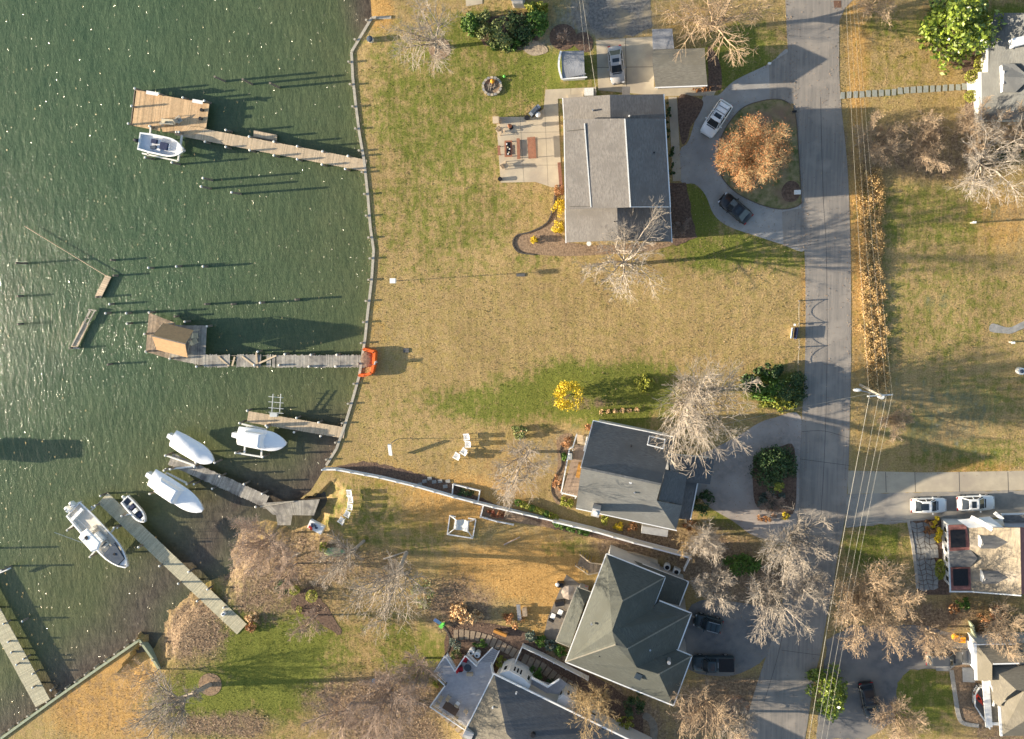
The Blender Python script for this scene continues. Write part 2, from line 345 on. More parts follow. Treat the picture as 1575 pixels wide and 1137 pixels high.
# ---- grass tufts: small blades in clumps standing on the ground
rs = np.random.RandomState(3)
NT = 150000
uv = np.stack([rs.uniform(545, 1600, NT), rs.uniform(-20, 1160, NT)], 1)
uv2 = np.stack([rs.uniform(80, 640, NT // 5), rs.uniform(880, 1160, NT // 5)], 1); uv = np.concatenate([uv, uv2])
d = np.stack([(uv[:, 0] - CX) / F, -(uv[:, 1] - CY) / F, -np.ones(len(uv))], 1) @ RM.T
T = -H / d[:, 2]; tp = np.stack([T * d[:, 0], T * d[:, 1]], 1)
ok = inside(tp, poly)
for i in range(len(SHORE) - 1):
    ok &= segdist(tp, poly[i], poly[i + 1])[0] > (8.5 if BEACH[0] <= i < BEACH[1] else 0.6)
NOGRASS = []      # filled with the outlines of paved and built areas, used after they are known
TP = (tp, ok, uv)
# ---- water
wx0, wy0, _ = P(-160, 1300); wx1, wy1, _ = P(640, -160)
ws = 1.0
gx = np.arange(wx0 - 6, wx1 + 6, ws); gy = np.arange(min(wy0, wy1) - 6, max(wy0, wy1) + 6, ws); GX, GY = np.meshgrid(gx, gy); WV = np.stack([GX.ravel(), GY.ravel()], 1)
dm = np.full(len(WV), 1e9); db = np.full(len(WV), 1e9)
for i in range(len(SHORE) - 1):
    dd = segdist(WV, poly[i], poly[i + 1])[0]; dm = np.minimum(dm, dd)
    if BEACH[0] - 3 <= i < BEACH[1] + 4: db = np.minimum(db, dd)
wu, wv = PIX(WV, -1.0); nz = fbm(WV[:, 0], WV[:, 1], 0.12, 9)
shal = np.clip(1 - (dm + nz * 6) / 30, 0, 1) * 0.65 + np.clip(1 - (db + nz * 4) / 16, 0, 1) * 0.6
shal = np.clip(shal + 0.3 * np.clip((wv - 560) / 300, 0, 1), 0, 1)
mudd = np.clip(1 - (db + nz * 2) / 7, 0, 1); dtop = np.minimum(segdist(WV, poly[1], poly[2])[0], segdist(WV, poly[2], poly[3])[0]); mudd = np.maximum(mudd, np.clip(1.1 - (dtop + nz * 1.2) / 3.2, 0, 1))
ny, nx = GX.shape; idx = np.arange(nx * ny).reshape(ny, nx)
q = np.stack([idx[:-1, :-1], idx[:-1, 1:], idx[1:, 1:], idx[1:, :-1]], -1).reshape(-1, 4)
me = bpy.data.meshes.new('water'); me.from_pydata(np.concatenate([WV, np.full((len(WV), 1), -1.0)], 1).tolist(), [], q.tolist())
a = me.attributes.new('shallow', 'FLOAT', 'POINT'); a.data.foreach_set('value', shal)
a = me.attributes.new('mud', 'FLOAT', 'POINT'); a.data.foreach_set('value', mudd)
wm = bpy.data.materials.new('river_water'); wm.use_nodes = True; n = wm.node_tree.nodes; L = wm.node_tree.links; b = n['Principled BSDF']
geo = n.new('ShaderNodeNewGeometry')
b.inputs['Roughness'].default_value = 0.05; b.inputs['IOR'].default_value = 1.33; b.inputs['Specular IOR Level'].default_value = 0.5
at = n.new('ShaderNodeAttribute'); at.attribute_name = 'shallow'; am = n.new('ShaderNodeAttribute'); am.attribute_name = 'mud'
deep = ramp(noise(0.25, 6, 0.65), [(0.35, (0.050, 0.084, 0.045)), (0.65, (0.070, 0.106, 0.056))])
shl = ramp(noise(0.3, 6, 0.65), [(0.35, (0.074, 0.088, 0.040)), (0.65, (0.098, 0.106, 0.050))])
mud = ramp(noise(0.8, 7, 0.7), [(0.35, (0.06, 0.048, 0.038)), (0.65, (0.11, 0.092, 0.07))])
c_ = mixc(mth('MULTIPLY_ADD', noise(0.4, 5), 0.3, mth('SUBTRACT', at.outputs['Fac'], 0.15)), deep, shl)
c_ = mixc(am.outputs['Fac'], c_, mud)
rip = noise(2.2, 7, 0.7, stretch=(0.6, 1.5, 1))
hv = n.new('ShaderNodeHueSaturation'); L.new(c_, hv.inputs['Color']); L.new(mth('ADD', 0.62, mth('MULTIPLY', rip, 0.78)), hv.inputs['Value']); L.new(hv.outputs[0], b.inputs['Base Color'])
mp = n.new('ShaderNodeMapping'); mp.inputs['Rotation'].default_value = (0, 0, radians(28)); mp.inputs['Scale'].default_value = (1.0, 0.45, 1); L.new(geo.outputs['Position'], mp.inputs[0])
w1 = n.new('ShaderNodeTexNoise'); w1.inputs['Scale'].default_value = 1.3; w1.inputs['Detail'].default_value = 9; w1.inputs['Roughness'].default_value = 0.66; L.new(mp.outputs[0], w1.inputs[0])
vo = n.new('ShaderNodeTexVoronoi'); vo.inputs['Scale'].default_value = 1.15; L.new(geo.outputs['Position'], vo.inputs['Vector'])
vs_ = n.new('ShaderNodeSeparateColor'); L.new(vo.outputs['Color'], vs_.inputs[0])      # steep little wavelets, one in some cells
patch = noise(0.06, 3); keepw = mth('GREATER_THAN', mth('ADD', vs_.outputs[0], mth('MULTIPLY', patch, 1.1)), 1.19)
WH = mth('MULTIPLY', mth('MULTIPLY', mth('MAXIMUM', mth('SUBTRACT', 0.25, vo.outputs['Distance']), 0.0), mth('ADD', 0.36, mth('MULTIPLY', vs_.outputs[1], 0.24))), keepw)
bp = n.new('ShaderNodeBump'); bp.inputs['Distance'].default_value = 0.13; L.new(w1.outputs['Fac'], bp.inputs['Height']); L.new(bp.outputs[0], b.inputs['Normal'])
bc = n.new('ShaderNodeBump'); bc.inputs['Distance'].default_value = 1.0; L.new(bp.outputs[0], bc.inputs['Normal']); L.new(WH, bc.inputs['Height']); L.new(bc.outputs[0], b.inputs['Coat Normal'])
b.inputs['Coat Weight'].default_value = 1.0; b.inputs['Coat IOR'].default_value = 1.33; b.inputs['Coat Roughness'].default_value = 0.11; b.inputs['Specular IOR Level'].default_value = 0.0
me.materials.append(wm); wo = bpy.data.objects.new('water', me); C.objects.link(wo); tag(wo, kind='structure')
# far river bed sheet so that nothing is empty under and beyond the water
bed = MB(); bed.prism([(-260, -260), (260, -260), (260, 260), (-260, 260)], -3.2, -3.0); tag(bed.build('river_bed', mat('river_mud', (0.1, 0.09, 0.07), None, 0.3)), kind='structure')
# ---- paved surfaces
asphalt = mat('worn_asphalt', (0.275, 0.247, 0.215), (0.195, 0.18, 0.162), 1.3, 0.92, 0.012, 12, c3=(0.31, 0.275, 0.235), s3=0.35, stretch=(2.4, 0.10, 1), detail=9)
asphalt_d = mat('dark_asphalt', (0.13, 0.13, 0.13), (0.19, 0.18, 0.17), 0.9, 0.9, 0.008, 16, c3=(0.23, 0.21, 0.185), s3=0.25)
gravel = mat('grey_gravel', (0.10, 0.10, 0.10), (0.22, 0.21, 0.19), 3.5, 0.95, 0.02, 9, c3=(0.3, 0.25, 0.17), s3=0.4)
concrete = mat('pale_concrete', (0.47, 0.405, 0.30), (0.40, 0.345, 0.26), 0.8, 0.9, 0.004, 20, c3=(0.35, 0.30, 0.235), s3=0.3)
concrete_g = mat('grey_concrete', (0.38, 0.36, 0.33), (0.30, 0.29, 0.27), 0.7, 0.9, 0.006, 14, c3=(0.26, 0.25, 0.235), s3=0.22)
paver_m = mat('brown_grey_pavers', (0.34, 0.295, 0.26), (0.25, 0.225, 0.205), 1.6, 0.9, 0.01, 10, c3=(0.38, 0.34, 0.305), s3=0.2)
mulch = mat('brown_mulch', (0.085, 0.055, 0.042), (0.18, 0.12, 0.085), 4, 0.98, 0.05, 8)
mulch_l = mat('tan_mulch', (0.17, 0.115, 0.075), (0.33, 0.23, 0.145), 4, 0.98, 0.05, 8)
slate = mat('grey_green_stone', (0.23, 0.25, 0.22), (0.30, 0.30, 0.26), 1.5, 0.85, 0.01, 8, island=0.15)
flag = mat('flagstone', (0.30, 0.29, 0.27), (0.20, 0.20, 0.19), 1.8, 0.85, 0.015, 7, island=0.2)
brown_flag = mat('brown_stone', (0.30, 0.235, 0.165), (0.22, 0.175, 0.13), 2, 0.85, 0.012, 8, island=0.16)
joint_m = mat('dark_joint_filler', (0.07, 0.065, 0.06), None, 4)
kerb_m = mat('kerb_stone', (0.40, 0.37, 0.32), (0.30, 0.28, 0.25), 3, 0.85, 0.005)
edge_m = mat('dark_bed_edging', (0.055, 0.05, 0.045), (0.09, 0.08, 0.07), 4, 0.9)
RL = [(1200, -330), (1205, -60), (1208, 0), (1212, 80), (1220, 150), (1223, 200), (1231, 300), (1237, 380), (1239, 460), (1238, 560), (1233, 650), (1230, 720), (1227, 790), (1212, 880), (1197, 955), (1180, 1005), (1165, 1050), (1150, 1100), (1139, 1137), (1105, 1230), (1060, 1400)]
RR = [(1295, -330), (1294, -60), (1291, 30), (1292, 140), (1303, 250), (1308, 370), (1309, 460), (1309, 560), (1307, 650), (1305, 720), (1299, 800), (1289, 850), (1282, 900), (1270, 960), (1262, 1005), (1251, 1050), (1238, 1137), (1215, 1230), (1190, 1400)]
road_px = smooth_px(RL, 4, False) + smooth_px(RR, 4, False)[::-1]
sheet('road', road_px, 0.024, asphalt); sheet('side_street', [(1290, -40), (1400, -90), (1400, -40), (1318, -6), (1300, 12), (1291, 32)], 0.020, asphalt)
U_PX = smooth_px([(1214, 78), (1183, 98), (1130, 124), (1104, 147), (1082, 147), (1060, 215), (1046, 232), (1047, 279), (1068, 283), (1085, 300), (1098, 330), (1120, 348), (1160, 362), (1203, 376), (1240, 384), (1236, 316), (1202, 318), (1180, 250), (1216, 165)], 4)
sheet('circular_driveway', U_PX, 0.016, concrete_g)
sheet('driveway_apron', [(1183, 98), (1214, 79), (1222, 160), (1184, 152)], 0.020, asphalt); sheet('driveway_apron', [(1203, 326), (1234, 320), (1238, 383), (1205, 378)], 0.020, asphalt)
isl_px = smooth_px([(1130, 178), (1150, 162), (1186, 153), (1210, 157), (1223, 175), (1228, 230), (1232, 300), (1230, 315), (1204, 322), (1170, 315), (1132, 296), (1108, 268), (1104, 235), (1112, 205)], 5)
sheet('driveway_island_bed', isl_px, 0.06, mat('shaded_island_turf', (0.10, 0.12, 0.035), (0.30, 0.24, 0.13), 1.1, 0.95, 0.04, 8, c3=(0.22, 0.15, 0.10), s3=0.3))
tag(strip(isl_px, 0.09, 0.0, 0.10, True).build('driveway_kerb', mat('brown_edging', (.13, .10, .075), None, 4)), kind='structure')
sheet('mailbox_bed', smooth_px([(1202, 293), (1212, 279), (1226, 281), (1231, 296), (1224, 309), (1208, 309)], 4), 0.075, mulch)
sheet('front_walk', [(1028, 149), (1041, 149), (1048, 278), (1035, 279)], 0.03, concrete)
sheet('planting_bed', smooth_px([(1043, 150), (1070, 150), (1082, 158), (1073, 180), (1062, 196), (1057, 215), (1048, 218)], 4), 0.05, mulch)
sheet('planting_bed', rough_px([(1022, 282), (1056, 282), (1062, 320), (1072, 365), (1040, 378), (1030, 372)], 1.5), 0.04, mulch)
sheet('planting_bed', smooth_px([(1088, 76), (1096, 76), (1108, 100), (1110, 132), (1102, 140), (1060, 140), (1088, 132)], 4), 0.03, mulch)
sheet('parking_pad', [(917, 62), (1006, 56), (1006, 134), (1104, 134), (1098, 147), (1020, 148), (920, 139)], 0.022, concrete)
tag(strip([(962, 58), (964, 140)], 0.05, 0.02, 0.027).build('slab_joint', joint_m), kind='structure'); tag(strip([(918, 104), (1005, 103)], 0.05, 0.02, 0.027).build('slab_joint', joint_m), kind='structure')
sheet('gravel_lot', rough_px([(903, -60), (1003, -60), (1002, 44), (975, 55), (916, 60), (905, 30)], 2), 0.012, gravel)
PATIO = [(763, 180), (815, 180), (836, 168), (839, 138), (917, 134), (917, 150), (858, 152), (864, 288), (848, 288), (824, 280), (770, 281)]
sheet('patio', PATIO, 0.05, concrete, 0.05)
for pa in ([(764, 205), (860, 203)], [(766, 255), (862, 254)], [(800, 181), (806, 280)], [(838, 168), (843, 286)], [(878, 136), (878, 150)]): tag(strip(pa, 0.03, 0.045, 0.053).build('slab_joint', joint_m), kind='structure')
sheet('planting_bed', smooth_px([(858, 285), (852, 300), (848, 325), (838, 345), (812, 357), (794, 362), (789, 375), (800, 388), (830, 392), (870, 394), (920, 392), (1000, 386), (1030, 372), (870, 372)], 4), 0.035, mulch_l)
tag(strip(smooth_px([(855, 290), (851, 320), (841, 343), (815, 357), (795, 362), (789, 375), (798, 388), (822, 392)], 4, False), 0.14, 0.0, 0.16).build('bed_edging', edge_m), kind='structure')
sheet('paver_driveway', smooth_px([(1232, 641), (1190, 643), (1165, 652), (1140, 668), (1098, 690), (1070, 705), (1072, 745), (1085, 775), (1128, 802), (1165, 826), (1228, 829), (1231, 740)], 4), 0.018, paver_m)
sheet('driveway_island_bed', smooth_px([(1160, 712), (1175, 692), (1200, 687), (1222, 690), (1223, 783), (1200, 788), (1165, 780), (1158, 745)], 4), 0.06, mulch)
sheet('parking_court', smooth_px([(1064, 930), (1120, 925), (1196, 945), (1180, 1008), (1140, 1035), (1105, 1040), (1060, 1030), (1045, 990)], 3), 0.015, asphalt_d)
sheet('shared_driveway', [(1304, 724), (1420, 727), (1700, 722), (1700, 751), (1420, 757), (1304, 760)], 0.02, concrete)
sheet('shared_driveway', rough_px([(1300, 760), (1420, 757), (1700, 751), (1700, 786), (1480, 800), (1410, 802), (1300, 812)], 1.2), 0.014, mat('old_tan_asphalt', (0.33, 0.30, 0.255), (0.22, 0.205, 0.185), 0.8, 0.9, 0.01, 12, c3=(0.42, 0.38, 0.31), s3=0.2))
for x in (1362, 1407, 1475, 1550): tag(strip([(x, 726), (x + 1, 757)], 0.06, 0.018, 0.024).build('slab_joint', joint_m), kind='structure')
tag(strip([(1302, 811), (1345, 804), (1386, 802), (1395, 801), (1424, 799)], 0.12, 0.0, 0.1).build('kerb', kerb_m), kind='structure')
sheet('driveway', rough_px([(1272, 985), (1310, 962), (1420, 962), (1500, 985), (1497, 1030), (1400, 1030), (1380, 1050), (1376, 1110), (1330, 1137), (1255, 1137)], 1.5), 0.016, asphalt_d)
sheet('parking_pad', [(1440, 1000), (1500, 1000), (1498, 1034), (1440, 1032)], 0.022, concrete_g)
sheet('planting_bed', smooth_px([(1462, 1030), (1500, 1030), (1516, 1112), (1500, 1116), (1478, 1110), (1470, 1080)], 4), 0.03, mulch_l)
tag(strip(smooth_px([(1463, 1030), (1469, 1070), (1474, 1100), (1482, 1112), (1505, 1116)], 4, False), 0.5, 0.0, 0.12).build('stone_edging', kerb_m), kind='structure')
tag(strip([(1397, 801), (1404, 840), (1409, 880), (1411, 905)], 0.35, 0.0, 0.14).build('stone_edging', kerb_m), kind='structure')
sheet('planting_bed', [(1400, 800), (1455, 799), (1462, 915), (1412, 915)], 0.02, mulch)
sheet('planting_bed', [(1475, 0), (1495, 60), (1518, 62), (1518, 112), (1500, 125), (1500, 185), (1485, 180), (1484, 110), (1430, 75), (1432, 0)], 0.03, mulch)
sheet('paved_patio', [(871, 884), (894, 900), (858, 990), (835, 986), (842, 952)], 0.03, mat('grey_brown_pavers', (0.20, 0.175, 0.145), (0.15, 0.135, 0.12), 2.4, 0.9, 0.01))
sheet('planting_bed', smooth_px([(857, 675), (880, 668), (872, 700), (864, 760), (872, 772), (856, 775), (848, 750), (858, 715)], 4), 0.03, mulch_l)
tag(strip(smooth_px([(874, 672), (862, 690), (864, 715), (850, 740), (850, 760), (864, 774)], 4, False), 0.1, 0.0, 0.12).build('bed_edging', edge_m), kind='structure')
sheet('planting_bed', rough_px([(504, 722), (560, 709), (620, 722), (692, 742), (760, 775), (840, 796), (915, 812), (1060, 850), (1060, 856), (840, 812), (740, 778), (620, 740)], 1.5), 0.02, mulch)
sheet('planting_bed', [(740, 776), (748, 777), (800, 792), (848, 812), (800, 805), (737, 795)], 0.03, mulch_l)
sheet('planting_bed', rough_px(smooth_px([(448, 925), (475, 902), (492, 918), (510, 945), (525, 970), (515, 975), (480, 950), (455, 940)], 4), 1.6), 0.03, mulch)  # mulch bed kept dark; its tone also stands in for a hedge's shade
sheet('planting_bed', smooth_px([(690, 965), (760, 960), (830, 985), (830, 1040), (700, 1040)], 3), 0.02, mulch)
tag(strip(smooth_px([(672, 955), (690, 975), (690, 998), (676, 1020), (664, 1040)], 4, False), 0.22, 0.0, 0.08).build('bed_edging', edge_m), kind='structure')
sheet('planting_bed', rough_px([(805, 990), (930, 1048), (990, 1090), (990, 1137), (930, 1120), (850, 1060), (800, 1030)], 1.5), 0.015, mulch)
for (cx, cy, r, m_) in ((676, 75, 17, mulch_l), (323, 1053, 18, mulch_l), (866, 57, 21, mulch), (1134, 1090, 19, mulch)):
    ring = [(cx + r * cos(t * pi / 10), cy + r * 0.97 * sin(t * pi / 10)) for t in range(20)]
    sheet('tree_bed', ring, 0.04, m_)
sheet('tree_bed', smooth_px([(880, 62), (888, 52), (902, 50), (912, 62), (908, 78), (896, 80), (885, 72)], 4), 0.047, mulch)
sheet('planting_bed', [(720, 30), (800, 20), (830, 60), (800, 78), (745, 70)], 0.025, mulch)
sheet('planting_bed', smooth_px([(805, 72), (820, 62), (838, 70), (842, 80), (822, 86), (808, 80)], 3), 0.04, mat('sandy_rocks', (0.42, 0.34, 0.24), (0.24, 0.19, 0.14), 3, 0.9, 0.04, 6))
sheet('concrete_slab', [(715, -12), (742, -12), (742, 6), (717, 10)], 0.05, concrete)
sheet('stepping_walk', smooth_px([(993, 1096), (1003, 1102), (1011, 1116), (1010, 1137), (1000, 1140), (1000, 1122), (996, 1110), (988, 1104)], 4), 0.03, mat('tan_pavers', (0.26, 0.22, 0.17), (0.19, 0.165, 0.13), 2, 0.9, 0.01))
sheet('manhole_cover', [(1282, 1), (1294, 1), (1294, 12), (1283, 12)], 0.028, mat('rusty_iron', (0.16, 0.09, 0.06), None, 6))
# road marks of wear: tar-filled joints
for pa in ([(1262, 150), (1266, 300), (1271, 390), (1272, 560), (1268, 700), (1262, 800)], [(1232, 830), (1215, 920), (1196, 1010), (1175, 1080)], [(1233, 664), (1268, 663), (1306, 674)], [(1230, 706), (1306, 716)], [(1202, 1000), (1262, 1008)]):
    tag(strip(smooth_px(pa, 4, False), 0.045, 0.022, 0.0285).build('road_joint', joint_m), kind='structure')
# ================================================================= BULKHEAD AND DOCKS
def bulkhead(name, px, label, m, wall_top=0.12, posts=None, post_h=0.5, capw=0.34, step=2.75):
    q = W(px, 0); o = (q[0][0], q[0][1], 0); t = thing(name, label, 'bulkhead', o)
    wall = MB(o); cap = MB(o); d_acc = 0.6; pp = []
    for i in range(len(q) - 1):
        a, b = q[i], q[i + 1]; wall.beam((a[0], a[1], -1.1), (b[0], b[1], -1.1), 0.24, 2.3)
        cap.beam((a[0], a[1], wall_top - 0.05), (b[0], b[1], wall_top - 0.05), capw, 0.12)
        Lg = hypot(b[0] - a[0], b[1] - a[1])
        while d_acc < Lg: k = d_acc / Lg; pp.append((a[0] + (b[0] - a[0]) * k, a[1] + (b[1] - a[1]) * k, a, b)); d_acc += step
        d_acc -= Lg
    wall.build('wall', m, t); cap.build('cap', m, t)
    for (x, y, a, b) in pp:
        dx, dy = b[0] - a[0], b[1] - a[1]; Lg = hypot(dx, dy); nx_, ny_ = dy / Lg, -dx / Lg
        if not posts: nx_, ny_ = nx_ * 0, 0
        pm = MB(o); sx = x + nx_ * 0.36 * posts; sy = y + ny_ * 0.36 * posts
        pm.cyl((sx, sy, -2.4), (sx, sy, post_h + R.uniform(-.06, .06)), 0.15, 0.14, 7); pm.build('post', timber, t)
    return t
bulkhead('bulkhead', SHORE[3:21][:18], 'long grey timber bulkhead with a row of posts along the lawn edge', timber, posts=1)
bulkhead('bulkhead', [(572, 28), (602, 27)], 'short timber bulkhead return at the corner by the sandy strip', timber, posts=0)
bulkhead('bulkhead', [(215, 984), (150, 1029), (85, 1075), (0, 1137), (-150, 1245)], 'greenish timber bulkhead edging the orange grass by the lower left dock', timber_green, 0.2, posts=1, post_h=0.25, step=1.9)
bulkhead('bulkhead', [(215, 984), (235, 1012), (246, 1030)], 'short greenish retaining wall at the beach corner', timber_green, 0.2, posts=0)
DZ = 0.1
def planks(mb, quad, pw=0.15, th=0.05, gap=0.012, jit=0.0, skip=()):
    """boards laid across a strip: quad = A0, A1 (one long side), B1, B0 (the other)"""
    A0, A1, B1, B0 = [Vector(p) for p in quad]; Lg = ((A1 - A0).length + (B1 - B0).length) / 2; n_ = max(1, int(Lg / pw))
    for i in range(n_):
        if any(s0 <= i / n_ < s1 for s0, s1 in skip): continue
        t0 = i / n_ + gap / Lg; t1 = (i + 1) / n_ - gap / Lg
        a, b = A0.lerp(A1, t0), A0.lerp(A1, t1); c, d_ = B0.lerp(B1, t1), B0.lerp(B1, t0)
        e = Vector((0, 0, R.uniform(-.006, .006))); f1 = (a - d_).normalized() * R.uniform(-jit, jit)
        top = [a + e + f1, b + e + f1, c + e + f1, d_ + e + f1]; bot = [p - Vector((0, 0, th)) for p in top]
        mb.add(top + bot, [(0, 1, 2, 3), (7, 6, 5, 4), (0, 4, 5, 1), (1, 5, 6, 2), (2, 6, 7, 3), (3, 7, 4, 0)])
    return mb
def pile(t, o, x, y, top, r=0.14, cap=True, bot=-3.0, lean=(0, 0)):
    mb = MB(o); mb.cyl((x - lean[0], y - lean[1], bot), (x, y, top), r, r * 0.95, 8); p = mb.build('piling', pile_m, t)
    if cap:
        c = MB(o); c.cyl((x, y, top), (x, y, top + 0.16), r * 1.15, 0.03, 8); c.build('piling_cap', pile_cap, p)
def dock(label, a, b, wpx, m, piles=(), z=DZ, jit=0.02, skip=(), name='dock', pw=0.15, more=None):
    """walkway from pixel a to pixel b, wpx photo-pixels wide"""
    L_ = hypot(b[0] - a[0], b[1] - a[1]); nx_, ny_ = -(b[1] - a[1]) / L_ * wpx / 2, (b[0] - a[0]) / L_ * wpx / 2
    qd = W([(a[0] + nx_, a[1] + ny_), (b[0] + nx_, b[1] + ny_), (b[0] - nx_, b[1] - ny_), (a[0] - nx_, a[1] - ny_)], z)
    o = (*P(*a)[:2], z); t = thing(name, label, 'dock', o)
    mb = planks(MB(o), qd, pw=pw, jit=jit, skip=skip)
    tag(mb.build('planking', m, t), kind='stuff')
    fr = MB(o)
    for s in (0.08, 0.5, 0.92):
        p0 = Vector(qd[0]).lerp(Vector(qd[3]), s); p1 = Vector(qd[1]).lerp(Vector(qd[2]), s); fr.beam(p0 - Vector((0, 0, .17)), p1 - Vector((0, 0, .17)), 0.08, 0.22)
    fr.build('joists', pile_m, t)
    for (px, py, h) in piles: x, y, _ = P(px, py, h); pile(t, o, x, y, h)
    return t, o
# dock 1 with its broad end platform
t, o = dock('tan board dock running from the lawn to the broad swim platform', (270, 199), (563, 255), 18, deck_tan,
            [(347, 200, .9), (383, 210, .9), (421, 218, .9), (457, 225, .9), (496, 233, .9), (535, 240, .9), (315, 218, .5), (347, 226, .6), (384, 231, .8), (421, 239, .8), (457, 245, .8), (495, 253, .8), (531, 260, .8)])
o = (*P(250, 170)[:2], DZ); t = thing('dock_platform', 'broad new tan swim platform at the outer end of the upper dock', 'dock platform', o)
Q1 = W([(210, 138), (252, 147), (246, 202), (203, 193)], DZ + 0.02); Q2 = W([(252, 147), (322, 160), (316, 196), (316, 211), (246, 202)], DZ + 0.02)
mb = planks(MB(o), [Q1[0], Q1[1], Q1[2], Q1[3]], jit=0.01); mb2 = planks(MB(o), W([(252, 147), (322, 160), (317, 196), (246, 190)], DZ + .02), jit=0.01)
tag(mb.build('planking', deck_new, t), kind='stuff'); tag(mb2.build('planking', deck_new, t), kind='stuff')
mb = planks(MB(o), W([(246, 190.5), (317, 196.5), (300, 208), (250, 203)], DZ + .01)); tag(mb.build('planking', deck_new, t), kind='stuff')
fr = MB(o); pr = W([(208, 139), (321, 161), (315, 205), (202, 192)], DZ - .2)
for i in range(4): fr.beam(pr[i], pr[(i + 1) % 4], 0.1, 0.3)
for k in (0.25, 0.5, 0.75): fr.beam(Vector(pr[0]).lerp(Vector(pr[1]), k), Vector(pr[3]).lerp(Vector(pr[2]), k), .1, .25)
fr.build('joists', pile_m, t)
for (px, py, h) in [(207, 136, 1.1), (244, 144, 1.2), (281, 150, .9), (314, 155, .9), (202, 163, 1.1), (197, 190, 1.1), (230, 194, 1.0), (271, 203, .7)]: x, y, _ = P(px, py, h); pile(t, o, x, y, h)
# little low float beside dock 1
t = thing('jet_ski_float', 'low tan float tied to the landward side of the upper dock', 'float', (*P(407, 210)[:2], -0.8)); o = (*P(407, 210)[:2], -0.8)
mb = planks(MB(o), W([(390, 201), (426, 208), (426, 216), (390, 210)], -0.5), 0.3); tag(mb.build('planking', deck_tan, t), kind='stuff')
MB(o).beam(P(391, 206, -.75), P(425, 213, -.75), .9, .45).build('float_tank', pile_m, t)
# dock 2: ruined dock and gazebo platform
t, o = dock('broken silvered dock with missing boards leading to the roofed platform', (314, 555), (561, 556), 19, deck_grey,
            [(391, 562, .5), (429, 562, .5), (475, 564, .5), (516, 564, .5), (396, 541, .4), (438, 545, .4), (478, 546, .4), (518, 546, .4)], skip=((0.16, 0.20), (0.36, 0.39), (0.42, 0.425), (0.445, 0.45)), jit=0.1)
xb = MB(o)
for (p0, p1) in (((336, 549), (352, 563)), ((361, 549), (357, 563)), ((398, 559), (425, 547)), ((372, 548), (392, 563)), ((394, 542), (396, 566))): xb.beam(P(*p0, .16), P(*p1, .14), 0.22, 0.05)
xb.build('loose_board', deck_tan, t)
o = (*P(270, 525)[:2], DZ); t = thing('dock_platform', 'weathered platform under the small gabled boathouse roof', 'dock platform', o)
mb = planks(MB(o), W([(229, 481), (270, 497), (260, 552), (224, 541)], DZ + .012), jit=.02); mb2 = planks(MB(o), W([(268, 500), (318, 501), (315, 563), (260, 552)], DZ + .012), jit=.03)
tag(mb.build('planking', deck_worn, t), kind='stuff'); tag(mb2.build('planking', deck_grey, t), kind='stuff')
MB(o).beam(P(226, 510, DZ - .2), P(316, 530, DZ - .2), .2, .25).beam(P(230, 484, -.1), P(302, 562, -.1), .1, .2).build('joists', pile_m, t)
for (px, py, h) in [(224, 541, 1.0), (261, 552, 1.0), (302, 564, 1.0), (229, 481, .7), (222, 514, .8), (284, 495, .6), (318, 502, .5)]: x, y, _ = P(px, py, h); pile(t, o, x, y, h)
t = thing('boathouse_roof', 'small gabled shelter with one orange lit and one dark shingled slope on the platform', 'shelter', o)
shing_t = mat('tan_cedar_shingles', (0.50, 0.31, 0.165), (0.40, 0.25, 0.135), 2.4, 0.85, 0.02, 12)
rN = MB(o).slab(W([(234, 517, 4.7), (284.5, 529, 4.7), (297.5, 508, 2.4), (251, 497, 2.4)]), .08); rN.build('roof_slope', shing_t, t)
rS = MB(o).slab(W([(234, 517.3, 4.7), (284.5, 529.3, 4.7), (288.5, 550, 2.2), (240.5, 538, 2.2)]), .08); rS.build('roof_slope', shing_t, t)
MB(o).beam(P(233, 516.5, 4.74), P(285.5, 529.2, 4.74), .16, .08).build('ridge_cap', pile_m, t)
for (px, py, zt) in [(253, 499, 2.3), (295, 509, 2.3), (243, 536, 2.1), (286, 547, 2.1)]:
    x, y, _ = P(px, py, zt); MB(o).box((x, y, (zt + DZ) / 2), (.14, .14, zt - DZ)).build('post', timber, t)
cw = MB(o)
for (p0, p1) in (((284.3, 529, 4.5), (287, 547, 2.2)), ((284.3, 529, 4.5), (296, 509, 2.3)), ((296, 509, 2.2), (287, 547, 2.1)), ((253, 499, 2.2), (243, 536, 2.1))): cw.beam(P(*p0), P(*p1), .1, .14)
cw.build('rafters', timber, t)
MB(o).beam(P(253, 499.5, 1.15), P(243.5, 535.5, 1.15), .08, 2.1).build('added_end_wall', timber, t); MB(o).add([P(253, 499.5, 2.2), P(243.5, 535.5, 2.2), P(240, 518.5, 4.5)], [(0, 1, 2)]).build('added_gable_panel', timber, t); MB(o).beam(P(244, 536.5, .8), P(286, 547.5, .8), .08, 1.4).build('added_side_wall', timber, t)  # walls and gable added to close the sunlit gap in the shelter's shadow
t = thing('deck_chair', 'cream cushioned chair under the open east end of the shelter', 'chair', (*P(303, 516)[:2], DZ))
cream = mat('cream_canvas', (0.62, 0.54, 0.38), None, 4)
MB().box((0, 0, .42), (.75, .7, .14)).build('seat', cream, t); MB().box((-.38, 0, .75), (.14, .7, .6), tilt=-.3).build('backrest', cream, t)
for x in (-.3, .3):
    for y in (-.3, .3): MB().box((x, y, .18), (.06, .06, .36)).build('leg', timber, t)
copy_tree(t, None, (*P(302, 525)[:2], DZ), .5, 'second cream chair nearer the ruined dock under the shelter'); t['group'] = 'cream chairs under the shelter'
